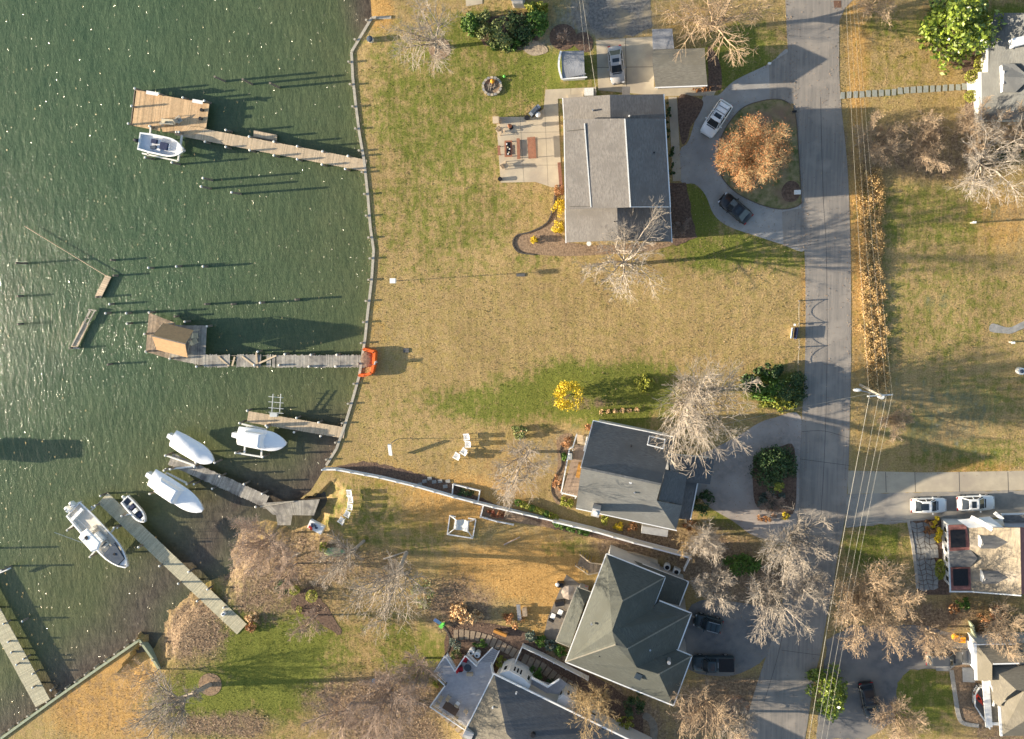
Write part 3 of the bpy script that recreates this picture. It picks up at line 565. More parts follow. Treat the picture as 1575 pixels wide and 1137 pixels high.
# dock 3
t, o = dock('short tan dock with ladder frame beside the uppermost wrapped boat', (381, 641), (530, 666), 17, deck_tan, [(380, 632, .4), (452, 665, .4), (493, 671, .4), (456, 643, .5), (490, 650, .5), (409, 655, 1.3)])
t = thing('dock_ladder_frame', 'pale tall folding ladder frame standing up beyond the short dock', 'ladder', (*P(423, 634)[:2], DZ)); o = (*P(423, 634)[:2], DZ)
lm = mat('pale_aluminium', (0.6, 0.62, 0.6), None, 3, 0.4, metal=0.3)
for x in (418, 430): MB(o).beam(P(x, 636, .3), P(x + 2, 606, .7), .09, .09).build('rail', lm, t)
for y in (610, 618, 627, 634): MB(o).beam(P(413, y, .5), P(436, y + 2, .5), .07, .07).build('rung', lm, t)
MB().box((0, -.3, .25), (1.0, .5, .5)).build('hoist_box', lm, t)
# dock 4
t, o = dock('narrow dark grey dock between the two wrapped boats and the wooded shore', (262, 706), (410, 772), 19, deck_grey, [(255, 722, .4), (301, 712, 1.1), (338, 733, .9), (375, 745, .9), (403, 760, .9), (326, 752, .6), (298, 745, .8), (393, 780, .4)], jit=.06)
t = thing('dock_platform', 'grey plank landing where the dark dock meets the shore', 'dock platform', (*P(445, 780)[:2], .1)); o = (*P(445, 780)[:2], .1)
tag(planks(MB(o), W([(400, 774), (492, 768), (483, 793), (420, 792)], .16)).build('planking', deck_grey, t), kind='stuff')
tag(planks(MB(o), W([(424, 790), (450, 791), (447, 808), (427, 808)], .13)).build('planking', deck_grey, t), kind='stuff')
MB(o).beam(P(405, 779, -.1), P(482, 778, -.1), .6, .4).build('joists', pile_m, t)
MB(o).beam(P(400, 780, .24), P(452, 771, .24), .12, .12).build('edge_rail', timber, t)
# dock 5, long, and dock 6
t, o = dock('long greenish dock between the big console boat and the beach', (158, 766), (372, 968), 22, deck_green,
            [(154, 763, .7), (212, 842, .6), (245, 871, .9), (274, 898, .9), (303, 925, .9), (290, 880, .5), (319, 907, .5), (344, 935, .5), (141, 780, .5), (180, 812, .5)], pw=0.16)
t, o = dock('sunlit silvered dock at the far lower left edge', (-45, 880), (66, 1082), 25, deck_green,
            [(5, 960, .5), (12, 988, .6), (25, 1023, .8), (50, 1058, .8), (17, 1004, .5), (34, 956, .4), (36, 1014, .5), (50, 1037, .4), (-20, 940, .6), (78, 1062, .5)], pw=0.16)
# floating remains of a wharf
g = 'derelict floating walkway pieces'
t = thing('floating_walkway', 'straight derelict grey walkway piece, upper of the two in open water', 'walkway', (*P(157, 440)[:2], -.85), group=g); o = (*P(157, 440)[:2], -.85)
tag(planks(MB(o), W([(146, 456), (162, 423), (171, 426), (155, 459)], -.62), .3, .12).build('planking', deck_tan, t), kind='stuff'); MB(o).beam(P(150, 455, -.8), P(165, 427, -.8), .5, .3).build('float_log', pile_m, t)
t = thing('floating_walkway', 'longer derelict grey walkway with open frame end, lower of the two', 'walkway', (*P(125, 508)[:2], -.85), group=g); o = (*P(125, 508)[:2], -.85)
tag(planks(MB(o), W([(109, 533), (128, 494), (137, 498), (118, 537)], -.62), .3, .12).build('planking', deck_tan, t), kind='stuff')
fr = MB(o)
for (p0, p1) in (((129, 497), (139, 476)), ((135, 499), (146, 478)), ((136, 476), (149, 478)), ((132, 488), (140, 491)), ((106, 535), (123, 536)), ((111, 532), (140, 478))): fr.beam(P(*p0, -.6), P(*p1, -.6), .16, .2)
fr.build('frame', timber, t)
tag(MB().cyl(P(38, 348, -.6), P(163, 424, -.5), .06, n=5).build('mooring_rope', deck_tan), 'pale rope stretched over the water to the upper derelict walkway', 'rope')
# free pilings
g = 'free standing pilings in the water'
def free_pile(px, py, h, label, cap=True, r=.15, group=g):
    x, y, _ = P(px, py, h); t = thing('piling', label, 'piling', (x, y, -1.0), group=group); k = R.uniform(-.06, .06)
    MB((x, y, -1.0)).cyl((x + k, y + k, -3), (x, y, h), r, r * .93, 8).build('shaft', pile_m, t)
    if cap: MB((x, y, -1.0)).cyl((x, y, h), (x, y, h + .14), r * 1.1, .04, 8).build('piling_cap', pile_cap, t)
la = 'tall bare piling of the row of three above the tan dock platform'
for i, (px, py) in enumerate(((330, 118), (373, 122), (415, 128))): free_pile(px, py, 2.0, ('left ', 'middle ', 'right ')[i] + la, cap=False)
for px, py, s in ((309, 287, 'white topped lower left'), (312, 274, 'pale upper'), (356, 296, 'bare right hand')): free_pile(px, py, 1.8, s + ' piling of the three between the two main docks')
for px, py, s in ((24, 405, 'tall leaning'), (170, 400, 'short dark roped'), (27, 456, 'low dark leftmost'), (27, 499, 'low dark lower left'), (174, 424, 'short corner'), (147, 457, 'low stub'), (168, 468, 'white topped low'), (107, 536, 'dark end')): free_pile(px, py, 1.4 if 'tall' in s else .1, s + ' piling around the derelict walkways', cap='white' in s)
lb = ' piling in the row running right from the derelict walkways'
for px, py, s in ((228, 412, 'first red tipped'), (271, 410, 'second'), (312, 410, 'third')): free_pile(px, py, .4, s + lb)
for px, py, s in ((162, 482, 'leftmost'), (194, 482, 'second pale'), (195, 498, 'third low')): free_pile(px, py, .3, s + ' piling close left of the boathouse platform')
for px, py, s in ((315, 468, 'first'), (356, 468, 'second'), (400, 466, 'third white topped'), (454, 461, 'last')): free_pile(px, py, .4, s + ' piling in the row above the ruined dock', cap='white' in s)
for px, py, s in ((165, 561, 'lone low dark piling left of the roofed platform'), (268, 487, 'thin leaning stake just above the shelter roof')): free_pile(px, py, .2, s, cap=False)

# ================================================================= BOATS
def hull_half(t, Wd, full=.6): return Wd / 2 * (0.90 + .1 * min(1, t / .25)) * (max(0.0, 1 - (max(0, t - full) / (1 - full)) ** 2.1)) ** .75
def hull(mb, Lb, Wd, z0, z1, mi=0, ns=12, flare=.18, closed=True):
    rings = []
    for i in range(ns + 1):
        t_ = i / ns * .985; x = -Lb / 2 + Lb * t_; hw = max(.04, hull_half(t_, Wd)); s = t_ ** 3
        zk = z0 + (z1 - z0) * .55 * s; zc = z0 + (z1 - z0) * (.35 + .35 * s); zg = z1 + .22 * t_ ** 2
        rings.append([(x, -hw, zg), (x, -hw * (1 - flare), zc), (x, 0, zk), (x, hw * (1 - flare), zc), (x, hw, zg)])
    return mb.loft(rings, mi, closed=closed)
def put(t, a, b, z):
    """place a thing whose stern is at pixel a and bow at pixel b"""
    A, B = P(*a, z), P(*b, z); t.location = ((A[0] + B[0]) / 2, (A[1] + B[1]) / 2, z - 0); t.rotation_euler = (0, 0, atan2(B[1] - A[1], B[0] - A[0])); return hypot(B[0] - A[0], B[1] - A[1])
def wrapped_boat(label, a, b, z, Wd, tower, cx=.0, tent=False):
    A, B = P(*a, z + 1), P(*b, z + 1); Lb = hypot(B[0] - A[0], B[1] - A[1]); t = thing('wrapped_boat', label, 'boat', group='boats in white winter wrap')
    put(t, a, b, z); t.location = ((A[0] + B[0]) / 2, (A[1] + B[1]) / 2, z)
    hull(MB(), Lb, Wd * .97, 0, 1.0).build('hull', gel, t, True)
    rings = []; ns = 14
    for i in range(ns + 1):
        s = i / ns; x = -Lb / 2 + Lb * s * .99; hw = max(.05, hull_half(s * .985, Wd)); zg = .98 + .22 * s * s
        up = tower * (sin(pi * min(1, s / .55)) ** .8 if s < .5 else max(0, (1 - s) / .5) ** 1.1) + .28 * (1 - s) + .05
        if tent: up = tower * (.55 + .45 * sin(pi * min(1, s * 1.3))) * min(1, (1 - s) * 3) + .05
        wv_ = R.uniform(-.04, .04)
        rings.append([(x, -hw, zg), (x, -hw * .72, zg + up * (.62 + wv_)), (x, -hw * .28, zg + up * .95), (x, 0, zg + up), (x, hw * .28, zg + up * .95), (x, hw * .72, zg + up * (.62 - wv_)), (x, hw, zg)])
    MB().loft(rings, closed=False).build('wrap_cover', wrap, t, True)
    if not tent:
        tr = MB(); x0, x1, ww = -Lb * .33, Lb * .06, Wd * .36; zt = 1.0 + tower + .75
        tr.loft([[(x0, -ww, 1.25), (x0, ww, 1.25), (x1 + .3, ww * 1.1, 1.25), (x1 + .3, -ww * 1.1, 1.25)], [(x0 + .2, -ww * .95, zt - .1), (x0 + .2, ww * .95, zt - .1), (x1 - .25, ww, zt - .1), (x1 - .25, -ww, zt - .1)], [(x0 + .45, -ww * .75, zt), (x0 + .45, ww * .75, zt), (x1 - .5, ww * .8, zt), (x1 - .5, -ww * .8, zt)]])
        tr.build('tower_wrap', wrap, t)
    m = MB(); m.loft([[(-Lb / 2 - .75, -.3, .2), (-Lb / 2 - .75, .3, .2), (-Lb / 2 + .1, .3, .2), (-Lb / 2 + .1, -.3, .2)], [(-Lb / 2 - .8, -.28, 1.2), (-Lb / 2 - .8, .28, 1.2), (-Lb / 2 + .3, .4, 1.3), (-Lb / 2 + .3, -.4, 1.3)]]); m.build('motor_wrap', wrap, t)
    return t
BZ = 0.0
wrapped_boat('shrink wrapped boat with a rounded hump, moored right at the short dock', (366, 670), (441, 683), BZ, 2.7, .5)
wrapped_boat('shrink wrapped boat without a tower, uppermost left of the dark dock', (266, 674), (329, 710), BZ, 2.7, .75, tent=True)
wrapped_boat('longest shrink wrapped boat with a rounded hump, below the dark dock', (233, 734), (313, 786), BZ, 2.9, .5)
def lift(label, pts, beams, z=.2):
    x, y, _ = P(*pts[0], z); t = thing('boat_lift', label, 'boat lift', (x, y, -1)); o = (x, y, -1)
    for (px, py, h) in pts_h(pts): xx, yy, _ = P(px, py, h); pile(t, o, xx, yy, h)
    for (a, b) in beams: MB(o).beam(P(*a, z), P(*b, z), .2, .25).build('beam', pile_cap, t)
    return t
def pts_h(p): return [(a, b, 1.2) for a, b in p]
lift('white boat lift cradle around the small open boat at the tan platform', [(223, 242), (264, 250), (230, 194), (275, 203)], [((219, 236), (274, 248)), ((232, 196), (228, 240)), ((280, 208), (274, 248))])
lift('white beam boat lift under the wrapped boat at the short dock', [(362, 697), (404, 703), (411, 657), (368, 651)], [((361, 696), (404, 703)), ((372, 652), (410, 661)), ((380, 656), (376, 697)), ((405, 660), (402, 702))])
lift('boat lift beside the upper left wrapped boat and the dark dock end', [(254, 701), (299, 718), (262, 722), (330, 712)], [((257, 701), (300, 716)), ((258, 722), (300, 717))])
lift('boat lift posts between the longest wrapped boat and the dark dock', [(287, 745), (252, 724), (230, 760)], [((256, 727), (287, 743))])
lift('boat lift with four posts around the big console boat', [(146, 778), (175, 812), (103, 816), (138, 857)], [((103, 816), (146, 780)), ((138, 857), (175, 814))])
lift('small lift arm between the little skiff and the long dock', [(187, 794), (213, 842)], [((186, 794), (202, 790))])
lift('lift post with pale arm at the left picture edge', [(2, 878), (-20, 850)], [((-8, 884), (16, 874))])
# open boats
def engine(t, x, y, s=1.0, m=gel):
    e = MB(); e.loft([[(x - .75 * s, y - .2 * s, .6), (x - .75 * s, y + .2 * s, .6), (x - .05, y + .26 * s, .6), (x - .05, y - .26 * s, .6)], [(x - .8 * s, y - .2 * s, 1.15 * s), (x - .8 * s, y + .2 * s, 1.15 * s), (x - .1, y + .27 * s, 1.2 * s), (x - .1, y - .27 * s, 1.2 * s)], [(x - .6 * s, y - .12 * s, 1.35 * s), (x - .6 * s, y + .12 * s, 1.35 * s), (x - .25, y + .16 * s, 1.4 * s), (x - .25, y - .16 * s, 1.4 * s)]])
    e.box((x - .3 * s, y, .1), (.22 * s, .14 * s, 1.1)); ob = e.build('outboard_motor', m, t)
    MB().cyl((x - .4 * s, y, 1.33 * s), (x - .4 * s, y, 1.42 * s), .13 * s, .1 * s, 8).build('cowl_badge', bluegrey, ob)
def open_hull(t, Lb, Wd, deckm):
    hull(MB(), Lb, Wd, 0, .95, closed=False).build('hull', gel, t, True)
    ns = 12; rim = []; inn = []; fl = []
    for i in range(ns + 1):
        s = i / ns * .985; x = -Lb / 2 + Lb * s; hw = max(.04, hull_half(s, Wd)); z = .97 + .22 * s * s; k = max(.02, hw - .2)
        rim.append([(x, hw, z), (x, k, z + .03)]); inn.append([(x, k, z + .03), (x, k * .96, .55)]); fl.append((min(x, Lb / 2 - .45), k * .96))
    g_ = MB()
    for sgn in (1, -1):
        g_.loft([[(p[0], p[1] * sgn, p[2]) for p in r_] for r_ in rim], closed=False); g_.loft([[(p[0], p[1] * sgn, p[2]) for p in r_] for r_ in inn], closed=False)
    g_.build('gunwale', gel, t)
    MB().prism([(x, -y) for x, y in fl] + [(x, y) for x, y in fl[::-1]], .5, .56).build('deck', deckm, t)
    MB().box((-Lb / 2 + .05, 0, .7), (.12, Wd * .86, .5)).build('transom', gel, t)
    # raised fore deck
    fd = [(x, y) for x, y in fl if x > Lb * .24]; MB().prism([(x, -y) for x, y in fd] + [(x, y) for x, y in fd[::-1]], .56, .98).build('fore_deck', gel, t)
pale_deck = mat('pale_blue_deck', (0.66, 0.68, 0.70), (0.58, 0.6, 0.63), 2, .5); cream_deck = mat('cream_deck', (0.62, 0.58, 0.5), (0.55, 0.52, 0.45), 2, .5)
t = thing('motor_boat', 'small open white boat with dark blue seats on the lift at the tan platform', 'boat'); t.location = (0, 0, 0)
A, B = P(214, 217, 1), P(285, 232, 1); Lb = hypot(B[0] - A[0], B[1] - A[1]); put(t, (214, 217), (285, 232), .25); t.location = ((A[0] + B[0]) / 2, (A[1] + B[1]) / 2, .2)
open_hull(t, Lb, 2.5, pale_deck); engine(t, -Lb / 2, 0, .9, black)
MB().box((.35, 0, .85), (1.0, .95, .6)).build('console_cover', navy, t); MB().box((-1.15, .35, .8), (.7, .55, .45)).build('seat', navy, t); MB().box((-1.2, -.4, .75), (.75, .4, .3), rz=.3).build('seat', bluegrey, t)
MB().box((-.5, 0, .62), (.5, 1.5, .12)).build('bench', gel, t); MB().box((.95, 0, .72), (.18, .9, .3), tilt=.4).build('windshield', gel, t)
t = thing('motor_boat', 'large white centre console boat with hardtop, twin outboards and dark bow cushion', 'boat')
A, B = P(112, 783, 1.2), P(197, 873, 1.2); Lb = hypot(B[0] - A[0], B[1] - A[1]); put(t, (112, 783), (197, 873), .3); t.location = ((A[0] + B[0]) / 2, (A[1] + B[1]) / 2, .25)
open_hull(t, Lb, 3.4, cream_deck)
for y in (-.5, .5): engine(t, -Lb / 2, y, 1.1)
MB().loft([[(Lb * .17, -1.25, 1.0), (Lb * .17, 1.25, 1.0), (Lb * .40, .72, 1.05), (Lb * .40, -.72, 1.05)], [(Lb * .17, -1.2, 1.28), (Lb * .17, 1.2, 1.28), (Lb * .39, .7, 1.3), (Lb * .39, -.7, 1.3)]]).build('bow_cushion', bluegrey, t)
MB().cyl((Lb * .27, .1, 1.29), (Lb * .27, .1, 1.36), .18, n=10).build('hatch', black, t)
ht = MB(); ht.loft([[(-1.75, -.95, 3.0), (-1.9, 0, 3.0), (-1.75, .95, 3.0), (.9, 1.0, 3.0), (1.35, 0, 3.0), (.9, -1.0, 3.0)], [(-1.6, -.8, 3.14), (-1.7, 0, 3.17), (-1.6, .8, 3.14), (.75, .85, 3.14), (1.1, 0, 3.17), (.75, -.85, 3.14)]]); h_ = ht.build('hardtop', gel, t)
MB().box((-.9, 0, 3.2), (.45, .45, .06)).build('hatch', black, h_)
for x in (-1.2, .6):
    for y in (-.8, .8): MB().cyl((x, y * .8, .55), (x, y, 3.0), .035, n=6).build('hardtop_leg', steel, t)
MB().box((-.1, 0, 1.1), (1.5, .9, 1.1)).build('console', gel, t); MB().box((1.15, 0, 1.0), (.55, .8, .5)).build('seat', cream_deck, t); MB().box((1.05, 0, 1.3), (.12, .85, .4), tilt=-.3).build('windshield', glass, t)
MB().box((-1.6, 0, .95), (.5, 1.2, .7)).build('leaning_post', cream_deck, t); MB().box((-Lb / 2 + .95, 0, .85), (.45, 2.3, .6)).build('rear_bench', gel, t); MB().box((-.6, 1.15, .75), (1.8, .35, .35)).build('side_seat', cream_deck, t)
for sy in (1, -1): MB().cyl((-.8, sy * 1.0, 3.0), (-4.2, sy * 1.9, 4.6), .03, n=5).build('outrigger_pole', steel, t)
t = thing('motor_boat', 'little white skiff with dark seats moored to the long greenish dock', 'boat')
A, B = P(191, 768, .6), P(224, 803, .6); Lb = hypot(B[0] - A[0], B[1] - A[1]); put(t, (191, 768), (224, 803), .0); t.location = ((A[0] + B[0]) / 2, (A[1] + B[1]) / 2, -.35)
open_hull(t, Lb, 1.75, bluegrey); engine(t, -Lb / 2, 0, .7)
MB().box((.1, 0, .85), (.55, .6, .5)).build('console', gel, t); MB().box((-.7, 0, .78), (.5, .7, .35)).build('seat', navy, t); MB().box((.8, .0, .75), (.5, .8, .3)).build('seat', navy, t); MB().box((.4, 0, 1.15), (.06, .6, .3)).build('windshield', glass, t); MB().box((-1.1, 0, .7), (.3, 1.2, .25)).build('bench', cream_deck, t)
wrapped_boat('wrapped boat beyond the left picture edge whose shade darkens the water', (-130, 700), (-50, 706), .8, 3.4, 1.2)
# ================================================================= BUILDINGS
def roofm(name, c1, c2, s=2.6): return mat(name, tuple(x * 1.12 for x in c1), tuple(x * .88 for x in c2), s, .9, .03, 7, stretch=(.8, .8, 11), c3=tuple(x * .8 for x in c1), s3=.5, detail=10)
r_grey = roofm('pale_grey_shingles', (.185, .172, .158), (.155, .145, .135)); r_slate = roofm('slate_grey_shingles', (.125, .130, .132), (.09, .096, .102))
r_green = roofm('green_grey_shingles', (.094, .099, .084), (.07, .075, .068)); r_dark = roofm('shaded_grey_shingles', (.10, .105, .11), (.075, .08, .09))
r_garage = roofm('olive_grey_shingles', (.22, .205, .165), (.17, .16, .135)); r_tan = roofm('tan_grey_shingles', (.175, .158, .122), (.14, .127, .105)); r_cedar = mat('bleached_cedar_shakes', (.31, .255, .18), (.16, .14, .11), 1.6, .9, .03, 6, stretch=(3.2, .7, 1), c3=(.26, .225, .18), s3=.6, detail=8)
r_steel = roofm('blue_grey_metal_roof', (.24, .25, .27), (.21, .22, .24), .6); r_red = roofm('faded_red_shingles', (.30, .13, .11), (.23, .105, .09), 2)
w_white = mat('white_siding', (.62, .62, .60), (.55, .55, .54), 1.5, .7, .01, 3, stretch=(1, 1, 9)); w_tan = mat('tan_siding', (.38, .31, .22), (.32, .26, .19), 1.5, .7, .01, 3, stretch=(1, 1, 9)); w_grey = mat('grey_siding', (.36, .36, .35), (.3, .3, .3), 1.5, .7, .01, 3, stretch=(1, 1, 9))
brick = mat('red_brick', (.24, .11, .075), (.17, .085, .06), 6, .9, .01, 12)
def shrink(pts, d):
    """inset an outline (x, y) by d metres towards the inside"""
    n = len(pts); ar = sum(pts[i][0] * pts[(i + 1) % n][1] - pts[(i + 1) % n][0] * pts[i][1] for i in range(n)); s = 1 if ar > 0 else -1; o_ = []
    for i in range(n):
        a, b, c = Vector(pts[i - 1][:2]), Vector(pts[i][:2]), Vector(pts[(i + 1) % n][:2]); e1, e2 = (b - a).normalized(), (c - b).normalized()
        n1, n2 = Vector((-e1.y, e1.x)) * s, Vector((-e2.y, e2.x)) * s; k = n1 + n2; den = max(.3, 1 + n1.dot(n2)); o_.append(tuple(b + k * d / den))
    return o_
class House:
    def __init__(s, name, label, cat, px, f=lambda z: z):
        s.f = f
        x, y, _ = P(*px); s.o = (x, y, 0); s.t = thing(name, label, cat, s.o)
    def walls(s, px, z, inset=.35, m=w_white, z0=0.0):
        px = s.zz(px); z = s.f(z)
        pts = shrink([P(p[0], p[1], z if len(p) < 3 else p[2])[:2] for p in px], inset); MB(s.o).prism(pts, z0, z - .2).build('wall', m, s.t); return pts
    def zz(s, pts): return [p if len(p) < 3 else (p[0], p[1], s.f(p[2])) for p in pts]
    def faces(s, faces, m, th=.16, name='roof'):
        o_ = []
        for f in faces: o_.append(MB(s.o).slab(W(s.zz(f)), th).build(name, m, s.t))
        return o_
    def line(s, name, pts, wd, ht, m, dz=0.0):
        mb = MB(s.o); pts = s.zz(pts)
        for i in range(len(pts) - 1): mb.beam(Vector(P(*pts[i])) + Vector((0, 0, dz)), Vector(P(*pts[i + 1])) + Vector((0, 0, dz)), wd, ht)
        return mb.build(name, m, s.t)
    def window(s, a, b, z, h, wd=None, m=glass, fr=white, n=1, name='window'):
        """window in the vertical wall from a to b (world x, y), frame proud of the wall"""
        A, B = Vector((*a, z)), Vector((*b, z)); d = (B - A); Lg = d.length; d.normalize(); nn = Vector((d.y, -d.x, 0))
        for k in range(n):
            p = A + d * (Lg * (k + .08) / n); q_ = A + d * (Lg * (k + .92) / n); c = (p + q_) / 2
            f = MB(s.o); f.beam(p + nn * .03, q_ + nn * .03, .06, h + .16); fo = f.build(name, fr, s.t)
            g_ = MB(s.o); g_.beam(p + d * .07 + nn * .055, q_ - d * .07 + nn * .055, .04, h); g_.build('pane', m, fo)
    def vent(s, px, py, z, h=.4, r=.1, m=steel, name='roof_vent'): z = s.f(z); x, y, _ = P(px, py, z); MB(s.o).cyl((x, y, z - .3), (x, y, z + h), r, n=8).build(name, m, s.t)
# ---- house 1: long ranch with pale grey roof
h = House('house', 'long ranch house with pale grey stepped shingle roof by the patio', 'house', (948, 260))
h.walls([(867, 151, 3.6), (1020, 146, 3.6), (1032, 373, 3.6), (871, 373, 3.6)], 3.6, .5, w_tan); h.walls([(868, 184, 5.4), (1022, 183, 5.4), (1030, 319, 5.4), (871, 321, 5.4)], 5.4, .3, w_tan)
h.faces([[(866, 151, 3.7), (938, 146, 5.0), (939, 184, 5.0), (868, 186, 3.7)], [(868, 183, 5.6), (961, 182.5, 7.0), (969.5, 319, 7.0), (870.5, 322, 5.6)], [(870, 320, 3.9), (949, 318, 5.4), (951, 370, 5.4), (871, 373, 3.9)]], r_grey)
h.faces([[(938, 146, 5.0), (1020, 145, 3.7), (1023, 184, 3.7), (939, 184, 5.0)], [(961, 182.5, 7.0), (1022, 182.5, 5.6), (1030, 319, 5.6), (969.5, 319, 7.0)], [(949, 318, 5.4), (1030, 317, 3.9), (1033, 372, 3.9), (951, 370, 5.4)]], r_grey)

h.line('gutter', [(1021, 145, 3.6), (1023, 182, 3.6)], .13, .14, white); h.line('gutter', [(1023, 183, 5.5), (1031, 319, 5.5)], .13, .14, white); h.line('gutter', [(1030.5, 319, 3.8), (1033.5, 373, 3.8)], .13, .14, white); h.line('gutter', [(865.5, 151, 3.6), (867.5, 183, 3.6)], .13, .14, white); h.line('gutter', [(867.5, 184, 5.5), (870, 321, 5.5)], .13, .14, white); h.line('gutter', [(869.5, 322, 3.8), (870.5, 374, 3.8)], .13, .14, white)
h.line('ridge_trim', [(899, 190, 6.12), (909, 319, 6.12)], .12, .12, pile_cap, .04); h.line('ridge_trim', [(961, 183, 7.0), (969.5, 318, 7.0)], .14, .1, pile_cap, .03); h.line('ridge_trim', [(969, 318.5, 7.0), (1029, 318.5, 5.6)], .08, .1, white, .06)
h.line('roof_seam', [(872, 202, 5.68), (899, 199, 6.1)], .06, .06, joint_m, .03); h.line('roof_seam', [(876, 318, 5.7), (908, 317.5, 6.1)], .05, .04, joint_m, .03)
h.vent(912, 170, 4.6); h.vent(968, 179, 4.7, m=white); h.vent(1006, 235, 6.0, .15, m=black); h.vent(906, 375, 2.0, .3, .3, white); h.vent(945, 341, 5.4, m=black, r=.06)
MB(h.o).box((*P(906, 142, .6)[:2], .45), (1.1, .9, .9)).build('air_conditioner', pile_cap, h.t); MB(h.o).box((*P(885, 148, .6)[:2], .2), (1.9, .5, .4)).build('wall_bench', concrete, h.t)
h.line('door_canopy', [(957, 140, 2.9), (969, 140, 2.9)], 1.0, .1, r_grey)
wx = P(867, 200, 0)[0] + .45
for (y0, y1) in ((165, 185), (205, 235), (245, 272), (330, 350)):
    a, b = P(868, y0, 0), P(869, y1, 0); h.window((a[0] + .43, a[1]), (b[0] + .43, b[1]), 1.5, 1.3, n=2)
h.line('brick_path', [(860, 250, .06), (864, 300, .06)], .4, .08, brick)
# ---- garage and sheds
h = House('garage', 'small carport with olive grey gabled roof above the ranch house', 'garage', (1046, 104))
h.walls([(1006, 78, 2.6), (1085, 74, 2.6), (1087, 131, 2.6), (1008, 135, 2.6)], 2.6, .3, w_white)
h.faces([[(1003, 77, 2.6), (1084, 74, 2.6), (1085, 99, 3.5), (1004, 104, 3.5)], [(1004, 104, 3.5), (1085, 99, 3.5), (1088, 131, 2.5), (1008, 134, 2.5)]], r_garage)
h.line('gutter', [(1007, 135, 2.5), (1088, 132, 2.5)], .13, .14, white)
h = House('shed', 'small flat blue grey roofed shed attached above the carport', 'shed', (1021, 60)); h.walls([(1004, 46, 2.2), (1034, 45, 2.2), (1036, 74, 2.2), (1005, 76, 2.2)], 2.2, .2, w_grey)
h.faces([[(1003, 45, 2.2), (1034, 44, 2.35), (1037, 75, 2.35), (1004, 76, 2.2)]], r_steel)
h = House('shed', 'grey roofed garden shed with white bowed front beside the silver car', 'shed', (882, 100)); h.walls([(863, 80, 2.3), (898, 78, 2.3), (900, 119, 2.3), (862, 121, 2.3)], 2.3, .15, w_white)
h.faces([[(863, 79, 2.35), (898, 78, 2.5), (899, 112, 2.5), (902, 114, 2.5), (865, 121, 2.35)]], r_steel)
pf = W(smooth_px([(863, 79), (860, 92), (860, 106), (864, 121)], 4, False), 2.3); mb = MB(h.o)
for i in range(len(pf) - 1): mb.beam(pf[i], pf[i + 1], .22, .35)
mb.build('bowed_fascia', white, h.t); h.line('fascia', [(864, 122, 2.2), (903, 119, 2.2)], .15, .3, white)
h = House('shed', 'shed with pale roof cut by the top picture edge beside the shrubs', 'shed', (794, 2)); h.walls([(785, -18, 2.3), (803, -18, 2.3), (805, 6, 2.3), (787, 6, 2.3)], 2.3, .1, w_grey)
h.faces([[(785, -20, 2.4), (803, -20, 2.4), (804, 1, 2.5), (786, 1, 2.5)]], r_steel); sheet('shed_base', [(784, -10), (808, -10), (808, 13), (789, 12)], .08, concrete)
# ---- house 2: slate gabled house
h = House('house', 'slate grey gabled house with brick chimney and white side deck beside the white fence', 'house', (968, 730), lambda z: 5.3 + (z - 4) * 1.85 if z > 3.9 else z + .4 if z > 2.7 else z)
h.walls([(913, 648, 4), (1034, 673, 4), (1036, 812, 4), (886, 781, 4)], 4, .5, w_white)
h.walls([(1022, 700, 2.8), (1097, 706, 2.8), (1091, 744, 2.8), (1071, 744, 2.8), (1061, 797, 2.8), (1040, 797, 2.8)], 2.8, .35, w_white)
h.faces([[(913, 648, 4), (1036, 673, 4), (1017, 745, 6.3), (894, 719, 6.3)], [(1023, 722, 5.2), (1057, 730, 4.4), (1049, 777, 4.4), (1013, 769, 5.2)]], r_slate)
h.faces([[(894, 719, 6.3), (1017, 745, 6.3), (1010, 770, 5.4), (1049, 778, 4.6), (1040, 815, 4), (886, 781, 4)]], roofm('sunlit_slate_shingles', (.19, .19, .175), (.15, .152, .145)))  # same slate roof; sunlight on the south slope is put into its lighter colour
h.faces([[(1030, 700, 3.5), (1099, 706, 2.9), (1092, 745, 2.9), (1055, 742, 3.5)], [(1040, 738, 3.5), (1073, 744, 2.8), (1061, 800, 2.8), (1036, 797, 3.5)]], r_slate)
h.line('fascia', [(886, 782, 3.95), (1041, 816, 3.95)], .12, .18, white); h.line('fascia', [(912, 647, 3.95), (1036, 672, 3.95)], .12, .18, white); h.line('fascia', [(1073, 743, 2.8), (1062, 799, 2.8)], .14, .2, white); h.line('fascia', [(912, 648, 4.0), (893.5, 719, 6.2)], .1, .15, white)
h.line('ridge_cap', [(894, 719, 6.3), (1017, 745, 6.3)], .25, .05, r_slate, .03)
x, y, _ = P(916, 789, 8.6); MB(h.o).box((x, y, 4.3), (.95, .95, 8.6), rz=-.22).build('chimney', mat('white_brick', (.5, .48, .45), (.42, .4, .38), 6, .9, .01), h.t); MB(h.o).cyl((x, y, 8.6), (x, y, 8.95), .28, n=8).build('chimney_pot', pile_cap, h.t)
h.vent(970, 741, 5.9, .3, .2, white); h.vent(976, 757, 5.5); h.vent(971, 686, 5.0, .2, .1, black)
sk = h.line('skylight', [(999, 671, 4.9), (1023, 676, 4.9), (1020, 690, 5.3), (996, 684, 5.3), (999, 671, 4.9)], .1, .3, white)
h.line('bay_window', [(987, 812, 1.8), (1027, 818, 1.8)], .9, 1.6, w_grey); sheet('stoop', [(1072, 742), (1080, 743), (1076, 768), (1068, 766)], .16, concrete_g)
